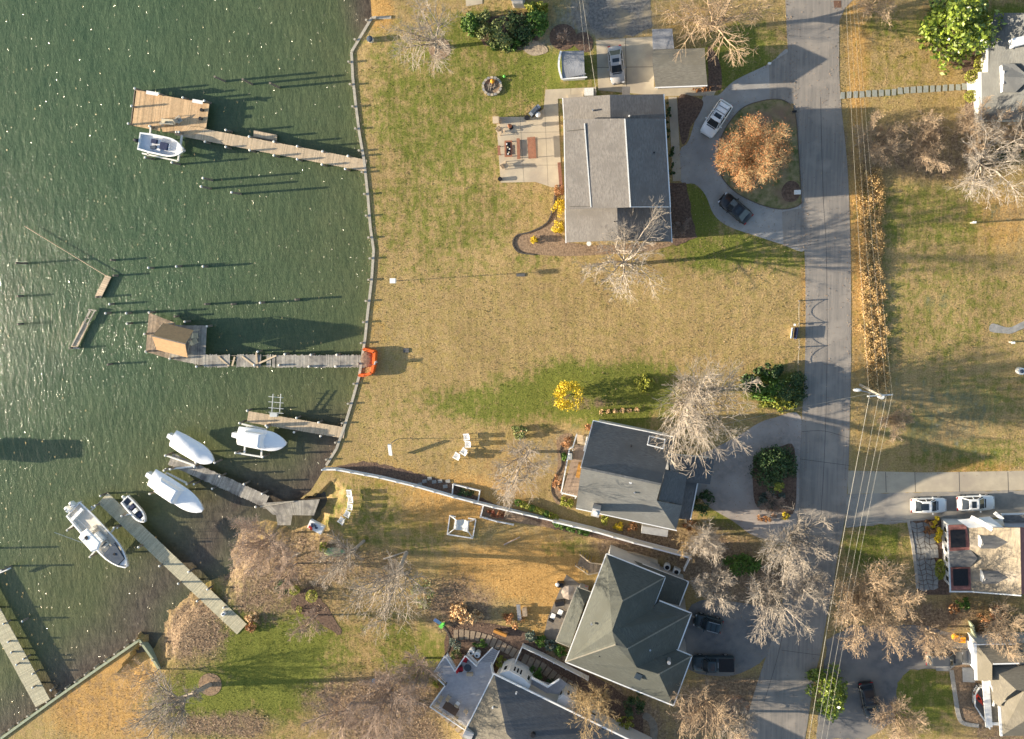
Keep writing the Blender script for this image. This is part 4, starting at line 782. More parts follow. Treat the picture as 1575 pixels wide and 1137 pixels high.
# side deck of house 2
dk = thing('side_deck', 'narrow white railed deck along the west end of the slate roofed house', 'deck', (*P(880, 715)[:2], 0)); o = (*P(880, 715)[:2], 0); zd = 1.3
tag(planks(MB(o), W([(885, 684, zd), (902, 686, zd), (888, 765, zd), (865, 759, zd)]), .15).build('planking', mat('pinkish_deck', (.34, .25, .19), (.28, .21, .16), 3, .8, island=.1), dk), kind='stuff')
for i in range(5): MB(o).beam(P(887 + i * .3, 670 + i * 2.6, .25 + i * .22), P(898 + i * .3, 672 + i * 2.6, .25 + i * .22), .3, .05).build('step', deck_tan, dk)
for seg in ([(887, 668, 1.6), (881, 688, 2.3)], [(881, 688, 2.3), (876, 690, 2.3), (863, 758, 2.3)], [(863, 758, 2.3), (887, 764, 2.3)], [(903, 672, 1.9), (898, 694, 2.3)]):
    mb = MB(o)
    for i in range(len(seg) - 1): mb.beam(P(*seg[i]), P(*seg[i + 1]), .16, .08)
    mb.build('railing', white, dk)
    for i in range(len(seg) - 1):
        A, B = Vector(P(*seg[i])), Vector(P(*seg[i + 1])); k = max(2, int((B - A).length / .5))
        for j in range(k): q_ = A.lerp(B, j / k); MB(o).box((q_.x, q_.y, q_.z - .5), (.05, .05, .95)).build('baluster', white, dk)
for (px, py) in ((866, 757), (886, 763), (882, 690)): x, y, _ = P(px, py, 0); MB(o).box((x, y, .6), (.14, .14, 1.2)).build('post', white, dk)
t = thing('bench', 'orange wooden bench on the narrow white railed deck', 'bench', (*P(891, 722, zd)[:2], zd + .03), rz=1.37); MB().box((0, 0, .4), (2.0, .5, .08)).build('seat', mat('amber_wood', (.5, .25, .06), None, 4, .5), t)
for x in (-.85, .85): MB().box((x, 0, .18), (.08, .45, .36)).build('leg', pile_m, t)
t = thing('grill', 'covered grey barbecue against the rail of the narrow deck', 'grill', (*P(878, 700, zd)[:2], zd + .03)); MB().box((0, 0, .45), (.5, .9, .9)).build('cabinet', bluegrey, t); MB().cyl((0, -.4, .95), (0, .4, .95), .24, n=10).build('lid', pile_cap, t)
# ---- house 3: big hipped house
h = House('house', 'large green grey hipped roof house with white gutters beside two dark vehicles', 'house', (965, 965), lambda z: 6 + (z - 5) * 1.25 if z > 4.9 else z)
h.walls([(933, 852, 5), (1023, 888, 5), (1006, 932, 5), (1015, 925, 5), (1063.5, 943.5, 5), (1043, 998, 5), (1035, 997, 5), (1064, 1009, 5), (1035.7, 1085, 5), (870, 1018, 5)], 5, .45, w_grey)
h.faces([[(933, 852, 5), (1023, 888, 5), (957.8, 924.5, 7.4)], [(1023, 888, 5), (1006, 932, 5.3), (941.6, 970.8, 8.2), (957.8, 924.5, 7.4)], [(1006, 932, 5.3), (1014.8, 924.5, 5), (1063.5, 943.5, 5), (965, 998, 8), (941.6, 970.8, 8.2)],
         [(1063.5, 943.5, 5), (1043, 998, 5), (979, 1026.6, 7.2), (965, 998, 8)], [(1035, 997, 5), (1064, 1009, 5), (1013.5, 1037, 7.2), (979, 1026.6, 7.2)], [(1064, 1009, 5), (1035.7, 1085, 5), (1013.5, 1037, 7.2)], [(941.6, 970.8, 8.2), (965, 998, 8), (947, 991.5, 8.1)],
         [(933, 852, 5), (957.8, 924.5, 7.4), (941.6, 970.8, 8.2), (947, 991.5, 8.1), (870, 1018, 5)], [(870, 1018, 5), (947, 991.5, 8.1), (965, 998, 8), (979, 1026.6, 7.2), (1013.5, 1037, 7.2), (1035.7, 1085, 5)]], r_green)
for g_ in ([(933, 852), (1023, 888)], [(1023, 888), (1006, 932)], [(1014, 924), (1063.5, 943.5)], [(1063.5, 943.5), (1043, 998)], [(1035, 997), (1064, 1009)], [(1064, 1009), (1035.7, 1085)], [(1035.7, 1085), (963, 1056)], [(933, 852), (870, 1018)], [(870, 1018), (963, 1056)]):
    h.line('gutter', [(*g_[0], 4.95), (*g_[1], 4.95)], .16, .18, white)
h.walls([(976, 864, 3.4), (1058, 895, 3.4), (1044, 932, 3.4), (1000, 918, 3.4)], 3.4, .35, w_grey)
h.faces([[(975.7, 863, 3.5), (1059, 894.6, 3.5), (1012, 912, 4.6), (985, 872, 4.2)], [(1059, 894.6, 3.5), (1044, 933, 3.5), (1012, 924, 4.6), (1012, 912, 4.6)]], r_green); h.line('gutter', [(988, 868, 3.45), (1059, 895, 3.45), (1044, 934, 3.45)], .14, .18, white)
h.walls([(888, 904, 3), (908, 911, 3), (877, 994, 3), (857, 986, 3)], 3, .3, w_grey)
h.faces([[(887.7, 903, 3.1), (899, 930, 4.1), (878, 990, 4.1), (855.6, 986, 3.1)], [(887.7, 903, 3.1), (910, 911, 3.1), (899, 930, 4.1)], [(855.6, 986, 3.1), (878, 990, 4.1), (877, 996, 3.1)]], r_green); h.line('gutter', [(910, 911, 3.05), (887.5, 902.5, 3.05), (855, 986.5, 3.05), (876, 995, 3.05)], .12, .14, timber)
h.line('downspout_trim', [(1046, 940, 2.6), (1068, 949, 2.6)], .15, .3, pile_m)
x, y, _ = P(1029, 1017, 7.6); MB(h.o).cyl((x, y, 6.9), (x, y, 8.2), .22, n=8).build('chimney_flue', steel, h.t)
h.line('skylight', [(984, 1036, 6.6), (980, 1044, 6.4)], .8, .22, glass); h.vent(922, 1009, 6.6, .15, .08, black)
for g_ in ([(1023, 888, 5), (957.8, 924.5, 7.4)], [(1063.5, 943.5, 5), (965, 998, 8)], [(1064, 1009, 5), (1013.5, 1037, 7.2)], [(870, 1018, 5), (947, 991.5, 8.1)]): h.line('hip_cap', g_, .16, .04, r_garage, .03)
for px, py, z in ((1000, 1000, 6.6), (985, 960, 6.6), (910, 960, 6.4)): h.vent(px, py, z, .12, .12, steel)
# steps and terrace of house 3
t = thing('garden_stair', 'brown wooden stair with rails descending to the orange lawn from the hipped house', 'stair', (*P(905, 872)[:2], 0)); o = (*P(905, 872)[:2], 0)
for i in range(9): MB(o).beam(P(889 + i * 2.2, 868 - i * -1.1 + 2, .15 + i * .17), P(899 + i * 2.2 - 4, 855 + i * 1.2 + 2, .15 + i * .17), .3, .06).build('step', deck_worn, t)
tag(planks(MB(o), W([(903, 868, 1.7), (925, 869, 1.7), (921, 882, 1.7), (905, 884, 1.7)])).build('planking', deck_worn, t), kind='stuff')
for seg in ([(892, 853, 1.1), (908, 866, 2.6), (926, 868, 2.6)], [(885, 870, 1.1), (905, 884, 2.6), (921, 881, 2.6)]):
    mb = MB(o)
    for i in range(2): mb.beam(P(*seg[i]), P(*seg[i + 1]), .12, .12)
    mb.build('handrail', deck_tan, t)
    for k in range(5):
        q_ = Vector(P(*seg[0])).lerp(Vector(P(*seg[1])), k / 4); MB(o).box((q_.x, q_.y, q_.z / 2), (.08, .08, q_.z)).build('post', pile_m, t)
sheet('side_terrace', [(954, 848), (975, 851), (1012, 862), (1012, 873), (1014, 893), (975, 870), (955, 862)], .5, concrete, .5)
# ---- house 6 at the bottom
h = House('house', 'dark roofed house with white bays and big grey deck at the bottom edge', 'house', (820, 1110))
h.walls([(760, 1036, 4.3), (922, 1115, 4.3), (1010, 1158, 4.3), (975, 1240, 4.3), (690, 1180, 4.3), (718, 1118, 4.3)], 4.3, .45, w_white)
h.faces([[(760, 1036, 4.4), (779, 1128, 6.6), (798, 1150, 7.0), (760, 1190, 4.6), (700, 1160, 4.4), (719, 1118, 4.4)]], r_tan)  # west hip of the same roof, coloured lighter as the sunlit side
h.faces([[(760, 1036, 4.4), (1010, 1158, 4.4), (975, 1210, 6.6), (798, 1150, 7.0), (779, 1128, 6.6)], [(798, 1150, 7.0), (975, 1210, 6.6), (960, 1260, 4.4), (760, 1190, 4.6)]], r_dark)  # faces turned from the sun: shade is put into the darker shingle colour
h.line('fascia', [(759, 1036, 4.35), (1012, 1159, 4.35)], .2, .22, white); h.line('fascia', [(760, 1035, 4.35), (718, 1119, 4.35)], .14, .2, white)
h.vent(794, 1066, 5.4, .25, .1, white); h.vent(758, 1088, 5.4, .25, .1, white); h.vent(820, 1130, 6.3, .3, .3, black)
x, y, _ = P(720, 1131, 5.2); MB(h.o).box((x, y, 2.6), (1.2, 1.0, 5.2), rz=-.45).build('chimney', mat('white_brick', (.5, .48, .45)), h.t)
def bay(px4, z, wins):
    pts = [P(*p, 0)[:2] for p in px4]; MB(h.o).prism(pts, 0, z).build('bay', w_white, h.t)
    for (i, n_, zc, hh) in wins:
        a, b = Vector(pts[i]), Vector(pts[i + 1])
        if n_ > 1: a, b = a.lerp(b, .18), a.lerp(b, .82)
        else: a, b = a.lerp(b, .25), a.lerp(b, .75)
        h.window(tuple(b), tuple(a), zc, hh, n=n_, fr=white)
    return pts
bay([(776, 1016), (790, 1012), (812, 1024), (822, 1034), (812, 1050), (772, 1030)], 4.0, [(1, 3, 2.9, 1.3), (0, 1, 2.9, 1.2), (2, 1, 2.9, 1.2)])
bay([(862, 1056), (871, 1050), (888, 1059), (886, 1074), (872, 1080), (858, 1072)], 3.6, [(1, 2, 2.6, 1.2), (0, 1, 2.6, 1.2)])
bay([(905, 1078), (924, 1087), (918, 1098), (900, 1090)], 3.8, [(0, 1, 3.0, .5)])
dk = thing('balcony', 'white railed grey balcony wedged between the two white bays of the bottom house', 'balcony', (*P(845, 1045)[:2], 0)); o = (*P(845, 1045)[:2], 0)
MB(o).prism([p[:2] for p in W([(818, 1044, 2.8), (846, 1052, 2.8), (862, 1044, 2.8), (872, 1052, 2.8), (860, 1068, 2.8), (840, 1066, 2.8), (816, 1052, 2.8)])], 2.65, 2.8).build('floor', mat('grey_deck', (.33, .33, .34), (.28, .28, .29), 3), dk)
mb = MB(o)
for (p0, p1) in (((817, 1042, 3.7), (843, 1056, 3.7)), ((843, 1056, 3.7), (860, 1045, 3.7))): mb.beam(P(*p0), P(*p1), .14, .1); mb.beam(P(p0[0], p0[1], 3.3), P(p1[0], p1[1], 3.3), .05, .8)
mb.build('railing', white, dk)
# deck of house 6
dk = thing('deck', 'large angular grey deck with white railings in front of the dark roofed house', 'deck', (*P(720, 1060)[:2], 0)); o = (*P(720, 1060)[:2], 0); zd = 1.6
greydeck = mat('grey_composite_deck', (.42, .42, .44), (.36, .36, .385), 2, .6, .003, 20, island=.05)
DKP = [(687, 1004), (702, 1028), (718, 1004), (735, 1020), (757, 1020), (760, 1037), (718, 1118), (664, 1082), (687, 1050), (668, 1032)]
MB(o).prism([p[:2] for p in W([(*p, zd) for p in DKP])], zd - .3, zd - .06).build('deck_frame', w_white, dk)
mb = MB(o); bx = W([(680, 1000, zd), (770, 1045, zd), (712, 1130, zd), (650, 1072, zd)])
pl = np.array([p[:2] for p in W([(*p, zd) for p in DKP])])
A, B = np.array(bx[3][:2]), np.array(bx[1][:2]); u_ = (B - A) / np.linalg.norm(B - A); v_ = np.array([-u_[1], u_[0]])
for i in range(-60, 60):      # boards clipped to the deck outline
    s0 = A + v_ * i * .16; ts = []
    for k in range(len(pl)):
        p, q_ = pl[k], pl[(k + 1) % len(pl)]; dd = q_ - p; den = u_[0] * dd[1] - u_[1] * dd[0]
        if abs(den) < 1e-9: continue
        w_ = p - s0; tt = (w_[0] * dd[1] - w_[1] * dd[0]) / den; ss = (w_[0] * u_[1] - w_[1] * u_[0]) / den
        if 0 <= ss < 1: ts.append(tt)
    ts.sort()
    for k in range(0, len(ts) - 1, 2):
        a, b = s0 + u_ * ts[k], s0 + u_ * ts[k + 1]; mb.beam((a[0], a[1], zd - .03), (b[0], b[1], zd - .03), .15, .05)
tag(mb.build('planking', greydeck, dk), kind='stuff')
def railing(t, o, pts, zd, hgt=1.0, m=white):
    for i in range(len(pts) - 1):
        A, B = Vector(P(*pts[i], zd)), Vector(P(*pts[i + 1], zd)); up = Vector((0, 0, hgt))
        MB(o).beam(A + up, B + up, .14, .07).beam(A + up * .15, B + up * .15, .05, .06).build('railing', m, t)
        k = max(1, int((B - A).length / 1.6))
        for j in range(k + 1): q_ = A.lerp(B, j / k); MB(o).box((q_.x, q_.y, zd + hgt / 2), (.12, .12, hgt)).build('post', m, t)
        k2 = int((B - A).length / .14); bl = MB(o)
        for j in range(k2): q_ = A.lerp(B, (j + .5) / k2); bl.box((q_.x, q_.y, zd + hgt * .55), (.03, .03, hgt * .8))
        tag(bl.build('balusters', m, t), kind='stuff')
railing(dk, o, [(687, 1004), (702, 1028), (718, 1004), (735, 1020)], zd); railing(dk, o, [(687, 1004), (668, 1032), (687, 1050), (664, 1082), (718, 1118)], zd); railing(dk, o, [(757, 1020), (760, 1034), (772, 1042)], zd)
t = thing('deck_stair', 'wide grey stair with white sides descending from the big angular deck', 'stair', (*P(757, 1008)[:2], 0)); o = (*P(757, 1008)[:2], 0)
for i in range(8): MB(o).beam(P(735 + i * 2.9, 1018 - i * 2.9, zd - .1 - i * .17), P(757 + i * 1.5, 1022 - i * 2.5, zd - .1 - i * .17), .36, .06).build('step', greydeck, t)
for a, b in (((735, 1019), (758, 996)), ((758, 1022), (768, 1001))): MB(o).beam(P(*a, zd + .9), P(*b, .9), .12, .1).beam(P(*a, zd - .2), P(*b, .1), .06, .3).build('handrail', white, t)
# ---- right hand houses
h = House('house', 'cedar roofed house with faded red porch roofs and two dormers at the right edge', 'house', (1530, 860))
h.walls([(1459, 807, 3.4), (1640, 810, 3.4), (1640, 920, 3.4), (1463, 908, 3.4)], 3.4, .15, w_white)
h.faces([[(1490, 812, 3.7), (1569, 812, 7.2), (1571, 914, 7.2), (1494, 909, 3.7)]], r_cedar); h.faces([[(1569, 812, 7.2), (1571, 914, 7.2), (1650, 916, 4), (1650, 812, 4)]], r_red)
h.faces([[(1458, 808, 3.5), (1486, 807, 3.7), (1493, 846, 3.7), (1460, 848, 3.5)], [(1462, 873, 3.5), (1495, 873, 3.7), (1493, 908, 3.7), (1463, 908, 3.5)]], r_red)
h.faces([[(1460, 848, 3.5), (1493, 846, 3.8), (1504, 859, 4.7), (1461, 860.5, 4.0)], [(1461, 860.5, 4.0), (1504, 859, 4.7), (1493, 872, 3.8), (1462, 872, 3.5)]], roofm('grey_cedar_shakes', (.17, .168, .165), (.12, .12, .12), 2.2))
h.line('skylight', [(1473, 815, 3.78), (1474, 842, 3.8)], 1.65, .1, black); h.line('skylight', [(1477, 875, 3.78), (1478, 901, 3.8)], 1.65, .1, black)
r_gc = MATS['grey_cedar_shakes']
for (y0, y1, x0, x1) in ((824, 844, 1508, 1553), (878, 898, 1511, 1556)):
    ym = (y0 + y1) / 2; h.faces([[(x0, y0, 5.3), (x0 + 3, ym, 6.0), (x1, ym, 6.4), (x1 - 15, y0, 5.6)], [(x0, y1, 5.3), (x0 + 3, ym, 6.0), (x1, ym, 6.4), (x1 - 15, y1, 5.6)]], r_gc, .1)
    a, b = P(x0 + 1, y0 + 1.5, 5.2), P(x0 + 1, y1 - 1.5, 5.2); m_ = MB(h.o); m_.add([(a[0], a[1], 4.2), (b[0], b[1], 4.2), (b[0], b[1], 5.3), ((a[0] + b[0]) / 2, (a[1] + b[1]) / 2, 5.95), (a[0], a[1], 5.3)], [(0, 1, 2, 3, 4)]); m_.beam((a[0], a[1], 4.7), (b[0], b[1], 4.7), .1, 1.1); m_.build('dormer_front', white, h.t)
    h.window((b[0] - .06, b[1] + .4), (a[0] - .06, a[1] - .4), 4.75, .7)
h.line('gutter', [(1457, 807, 3.4), (1461.5, 909, 3.4)], .16, .2, white); h.line('fascia', [(1460, 910, 3.5), (1494, 910, 3.7), (1571, 916, 7.2)], .12, .2, white)
a0, b0 = P(1459, 809, 3.3), P(1463, 907, 3.3)
for k in range(6):
    p = Vector(a0[:2]).lerp(Vector(b0[:2]), .06 + k * .155); q_ = Vector(a0[:2]).lerp(Vector(b0[:2]), .06 + k * .155 + .11); h.window((p.x + .13, p.y), (q_.x + .13, q_.y), 2.0, 1.5)
h.faces([[(1473, 800, 3.4), (1523, 795, 3.4), (1545, 812, 4.4), (1490, 812, 4.2)]], white); h.line('parapet', [(1494, 796, 3.6), (1508, 803, 4.4), (1527, 815, 5.2)], .5, .4, white); h.faces([[(1540, 790, 3.2), (1640, 788, 3.2), (1640, 811, 3.4), (1546, 811, 3.4)]], white); h.faces([[(1544, 793, 3.5), (1640, 791, 3.5), (1640, 803, 3.6), (1544, 804, 3.6)]], r_gc); h.line('parapet', [(1530, 789, 3.6), (1542, 799, 3.8)], .4, .5, white)
h = House('house', 'grey roofed house with white entry steps at the upper right edge', 'house', (1550, 120))
h.walls([(1508, 112, 3.3), (1518, 112, 3.3), (1520, 64, 3.3), (1528, 20, 3.3), (1660, 20, 3.3), (1660, 185, 3.3), (1509, 185, 3.3)], 3.3, .3, w_white)
h.faces([[(1508, 111, 3.4), (1520, 111, 3.8), (1521, 64, 3.8), (1530, 20, 3.8), (1600, 20, 6.2), (1600, 184, 6.2), (1509, 184, 3.4)], [(1600, 20, 6.2), (1600, 184, 6.2), (1680, 184, 3.4), (1680, 20, 3.4)]], roofm('cool_grey_shingles', (.155, .158, .15), (.13, .133, .128)))
h.faces([[(1541, 98, 5.0), (1545, 118, 5.7), (1585, 120, 6.2), (1560, 98, 5.4)], [(1545, 118, 5.7), (1542, 142, 5.0), (1562, 142, 5.4), (1585, 120, 6.2)]], roofm('mid_grey_shingles', (.15, .155, .155), (.125, .13, .13)), .1)
a, b = P(1542, 100, 5), P(1543, 141, 5); m_ = MB(h.o); m_.beam((a[0], a[1], 4.6), (b[0], b[1], 4.6), .1, .9).beam((a[0], (a[1] + b[1]) / 2 + .7, 5.1), (a[0], (a[1] + b[1]) / 2 - .7, 5.1), .1, .9); m_.build('dormer_front', white, h.t)
h.line('gutter', [(1507, 111, 3.35), (1508, 185, 3.35)], .3, .2, white); h.line('gutter', [(1518, 62, 3.6), (1520, 110, 3.6)], .25, .25, white)
MB(h.o).box((*P(1567, 64, 5.6)[:2], 5.2), (1.3, .9, 1.2), rz=.2).build('chimney', white, h.t)
for i in range(5): h.line('step', [(1490 + i * 4, 126, .2 + i * .17), (1490.5 + i * 4, 139, .2 + i * .17)], .36, .1, white)
h = House('house', 'tan roofed house with white trim and octagonal porch at the lower right edge', 'house', (1550, 1060))
h.walls([(1502, 990, 4.4), (1640, 990, 4.4), (1640, 1132, 4.4), (1540, 1132, 4.4), (1538, 1050, 4.4), (1504, 1047, 4.4)], 4.4, .35, w_white)
h.faces([[(1502, 990, 4.5), (1526, 1022, 5.8), (1526, 1047, 5.8), (1504, 1047, 4.5)], [(1502, 990, 4.5), (1562, 990, 4.5), (1580, 1020, 5.8), (1526, 1022, 5.8)], [(1562, 990, 4.4), (1660, 990, 4.4), (1660, 1020, 5.8), (1570, 1020, 5.8)]], r_tan)
h.faces([[(1524, 1025, 5.0), (1563, 1061, 6.8), (1549, 1072, 6.4), (1524, 1053, 5.0)], [(1524, 1025, 5.0), (1660, 1022, 5.0), (1660, 1062, 6.8), (1563, 1061, 6.8)], [(1524, 1053, 4.7), (1549, 1072, 5.8), (1538, 1087, 5.4), (1527, 1080, 4.7)], [(1538, 1085, 5), (1575, 1064, 7), (1590, 1100, 7), (1540, 1132, 5)], [(1540, 1132, 5), (1590, 1100, 7), (1680, 1100, 7), (1680, 1132, 5)], [(1563, 1061, 6.8), (1660, 1062, 6.9), (1680, 1100, 7), (1590, 1100, 7), (1575, 1064, 7)]], r_tan)
for seg, wd in (([(1499, 989, 4.4), (1502, 1046, 4.4)], .35), ([(1501, 991, 4.5), (1562, 990, 4.5)], .12), ([(1522, 1028, 4.9), (1523, 1054, 4.9)], .2), ([(1527, 1021, 5.7), (1567, 1020, 5.7)], .15), ([(1524, 1054, 4.7), (1530, 1070, 4.7), (1528, 1086, 4.7)], .15), ([(1537, 1086, 5), (1540, 1132, 5)], .25), ([(1564, 998, 4.6), (1568, 1020, 5.2)], .3)): h.line('gutter', seg, wd, .2, white)
h.line('porch_beam', [(1516, 1047, 3.0), (1521, 1118, 3.0)], .75, .3, white); h.line('porch_roof', [(1527, 1058, 3.0), (1530, 1112, 3.0)], .9, .12, r_tan); h.line('porch_beam', [(1520, 1113, 3.0), (1538, 1113, 3.0)], .35, .2, white)
dk = thing('porch_deck', 'faceted dark porch floor with white railing in front of the tan roofed house', 'porch', (*P(1508, 1080)[:2], 0)); o = (*P(1508, 1080)[:2], 0)
MB(o).prism([p[:2] for p in W([(1503, 1052, .6), (1496, 1064, .6), (1496, 1081, .6), (1506, 1097, .6), (1519, 1116, .6), (1518, 1055, .6)])], .3, .6).build('floor', mat('charcoal_deck', (.12, .12, .125), None, 3), dk)
railing(dk, o, [(1513, 1055), (1503, 1052), (1496, 1064), (1496, 1081), (1519, 1116)], .6, .9); sheet('concrete_slab', [(1480, 1027), (1499, 1027), (1500, 1050), (1481, 1049)], .1, mat('pale_slab', (.45, .44, .42), None, 2))
t = thing('kayak', 'red kayak leaning on the faceted porch', 'kayak', (*P(1502, 1070)[:2], .65), rz=-1.0); rr = []
for i in range(9): s = i / 8; k = max(.03, .26 * sin(pi * min(.98, max(.02, s)))); rr.append([(-1 + 2 * s, -k, .1), (-1 + 2 * s, 0, -.0), (-1 + 2 * s, k, .1), (-1 + 2 * s, 0, .2)])
MB().loft(rr).build('hull', mat('red_plastic', (.6, .05, .03), None, 3, .4), t); MB().box((0, 0, .19), (.4, .25, .05)).build('cockpit', black, t)
# ================================================================= VEHICLES
lamp_w = mat('headlight_lens', (.6, .6, .6), None, 2, .1); lamp_r = mat('red_lamp_lens', (.35, .01, .01), None, 2, .2)
def vehicle(name, label, cat, rear, front, paint, kind='sedan', Wd=1.85, sunroof=True, rails=False, roofm_=None):
    A, B = P(*rear, .7), P(*front, .7); Lc = hypot(B[0] - A[0], B[1] - A[1]); Ht = {'sedan': 1.45, 'suv': 1.75, 'pickup': 1.9}[kind]
    t = thing(name, label, cat, ((A[0] + B[0]) / 2, (A[1] + B[1]) / 2, .02), atan2(B[1] - A[1], B[0] - A[0])); hw = Wd / 2
    belt = Ht * .62; hl = Lc / 2
    if kind == 'sedan': st = [(-hl, .80, .78), (-hl + .12, .9, .95), (-hl + .9, .99, 1.0), (-.3 * hl, 1, 1.0), (.35 * hl, 1, .98), (.7 * hl, .97, .93), (hl - .25, .88, .84), (hl, .68, .66)]
    elif kind == 'suv': st = [(-hl, .84, .9), (-hl + .1, .93, 1.0), (-hl + .8, 1, 1.03), (0, 1, 1.0), (.4 * hl, 1, .98), (.7 * hl, .98, .92), (hl - .2, .9, .84), (hl, .72, .7)]
    else: st = [(-hl, .93, 1.0), (-hl + .08, 1, 1.02), (0, 1, 1.02), (.45 * hl, 1, 1.0), (.8 * hl, .98, .96), (hl - .15, .93, .9), (hl, .84, .8)]
    rings = []
    for x, w_, tz in st:
        w_ *= hw; z = belt * tz; rings.append([(x, -w_ * .95, .28), (x, -w_, .55), (x, -w_ * .99, z * .86), (x, -w_ * .88, z), (x, 0, z + .05), (x, w_ * .88, z), (x, w_ * .99, z * .86), (x, w_, .55), (x, w_ * .95, .28)])
    MB().loft(rings).build('body', paint, t, True)
    if kind == 'sedan': g0, g1, r0, r1 = -hl * .78, hl * .42, -hl * .46, hl * .08
    elif kind == 'suv': g0, g1, r0, r1 = -hl * .93, hl * .46, -hl * .82, hl * .16
    else: g0, g1, r0, r1 = -hl * .18, hl * .52, -hl * .12, hl * .28
    bw, rw = hw * .88, hw * .70
    base = [(g0, -bw * .9), (g0 + .2, -bw), (g1 - .3, -bw), (g1, -bw * .82), (g1 + .06, 0), (g1, bw * .82), (g1 - .3, bw), (g0 + .2, bw), (g0, bw * .9)]; top_ = [(r0, -rw * .92), (r0 + .12, -rw), (r1 - .15, -rw), (r1, -rw * .9), (r1 + .05, 0), (r1, rw * .9), (r1 - .15, rw), (r0 + .12, rw), (r0, rw * .92)]
    zb = belt * .97
    MB().loft([[(x, y, zb) for x, y in base], [(x, y, Ht - .05) for x, y in top_]]).build('windows', glass, t)
    rf = MB().loft([[(x * 1.0, y * 1.03, Ht - .07) for x, y in top_], [(x, y, Ht - .02) for x, y in top_], [((x - (r0 + r1) / 2) * .85 + (r0 + r1) / 2, y * .8, Ht + .025) for x, y in top_]]).build('roof', roofm_ or paint, t, False)
    for (i, w_) in ((0, .1), (2, .07), (3, .07), (5, .07), (6, .07), (8, .1)): MB().beam((*base[i], zb), (*top_[i], Ht - .06), w_, .05).build('pillar', paint, t)
    xm = (g0 + g1) / 2
    for sy in (-1, 1): MB().beam((xm, sy * bw, zb), (xm - .05, sy * rw * 1.02, Ht - .06), .08, .05).build('pillar', paint, t)
    if sunroof: s_ = .5 if sunroof is True else sunroof; MB().box((r1 - .35 - s_ / 2, 0, Ht + .03), (s_, rw * 1.25, .03)).build('sunroof', glass, rf)
    if rails:
        for y in (-rw * .92, rw * .92): MB().beam((r0 + .15, y, Ht + .07), (r1 - .2, y, Ht + .07), .05, .05).build('roof_rail', steel, rf)
        for x in (r0 + .5, r0 + 1.1, r0 + 1.7): MB().beam((x, -rw * .92, Ht + .075), (x, rw * .92, Ht + .075), .06, .03).build('roof_bar', black, rf)
    for sx in (-.60, .62):
        for sy in (-1, 1):
            wh = MB().cyl((sx * hl, sy * (hw - .2), .33), (sx * hl, sy * (hw + .01), .33), .33, n=12).build('wheel', rubber, t); MB().cyl((sx * hl, sy * (hw + .005), .33), (sx * hl, sy * (hw + .03), .33), .2, n=8).build('rim', steel, wh)
    for sy in (-1, 1):
        MB().box((hl - .17, sy * hw * .66, belt * .72), (.25, .3, .14), rz=-sy * .35).build('headlight', lamp_w, t); MB().box((-hl + .03, sy * hw * .72, belt * .82), (.12, .3, .16)).build('tail_light', lamp_r, t)
        MB().box((g1 - .45, sy * (hw + .08), belt), (.14, .2, .12)).build('mirror', paint, t)
    MB().box((hl - .0, 0, .42), (.06, 1.1, .18)).build('grille', black, t); MB().box((g1 + .12, 0, belt * .985 + .02), (.12, bw * 1.3, .03)).build('wiper_cowl', black, t)
    if kind == 'pickup':
        MB().box((-hl * .62, 0, belt * 1.02 + .05), (hl * .72, hw * 1.72, .06)).build('bed_cover', black, t); MB().box((-hl * .22, 0, belt * 1.02 + .12), (.06, .7, .1)).build('cab_lamp', lamp_w, t)
    return t
def paint(name, c, rough=.3): return mat(name, c, tuple(x * .93 for x in c), .8, rough, spec=.5, coat=.25)
p_silver = paint('silver_paint', (.36, .35, .34)); p_white = paint('white_car_paint', (.78, .78, .76)); p_black = paint('black_car_paint', (.012, .014, .018)); p_teal = paint('dark_teal_paint', (.02, .04, .05)); p_grey = paint('dark_grey_paint', (.07, .075, .08))
vehicle('car', 'silver sedan parked on the concrete pad beside the garden shed', 'car', (945, 71), (951, 129), p_silver, 'sedan', 1.85, .45)
vehicle('car', 'white sport utility car with roof bars on the circular driveway', 'car', (1118, 158), (1085, 208), p_white, 'suv', 1.95, .5, True)
vehicle('car', 'black sedan at the lower bend of the circular driveway', 'car', (1152, 338), (1110, 303), p_black, 'sedan', 1.85, .5)
vehicle('car', 'white sedan with dark panoramic roof, left of the two beside the cedar roofed house', 'car', (1401, 778), (1456, 777), p_white, 'sedan', 1.85, .9)
vehicle('car', 'white sedan with a white roof band, right of the two beside the cedar roofed house', 'car', (1472, 775), (1530, 773), p_white, 'sedan', 1.85, .5)
vehicle('car', 'dark green boxy off-road car with roof load, nose towards the hipped house', 'car', (1110, 964), (1068, 953), p_teal, 'suv', 1.8, False, True)
vehicle('truck', 'dark teal pickup truck with covered bed beside the hipped house', 'truck', (1129, 1021), (1065, 1020), p_teal, 'pickup', 2.0, .5)
vehicle('car', 'dark grey hatchback parked nose to the tan roofed house', 'car', (1424, 1012), (1481, 1012), p_grey, 'suv', 1.85, False)
vehicle('car', 'black car with red lamps on the lower right driveway beside the evergreen', 'car', (1331, 1050), (1342, 1102), p_black, 'suv', 1.85, .8)
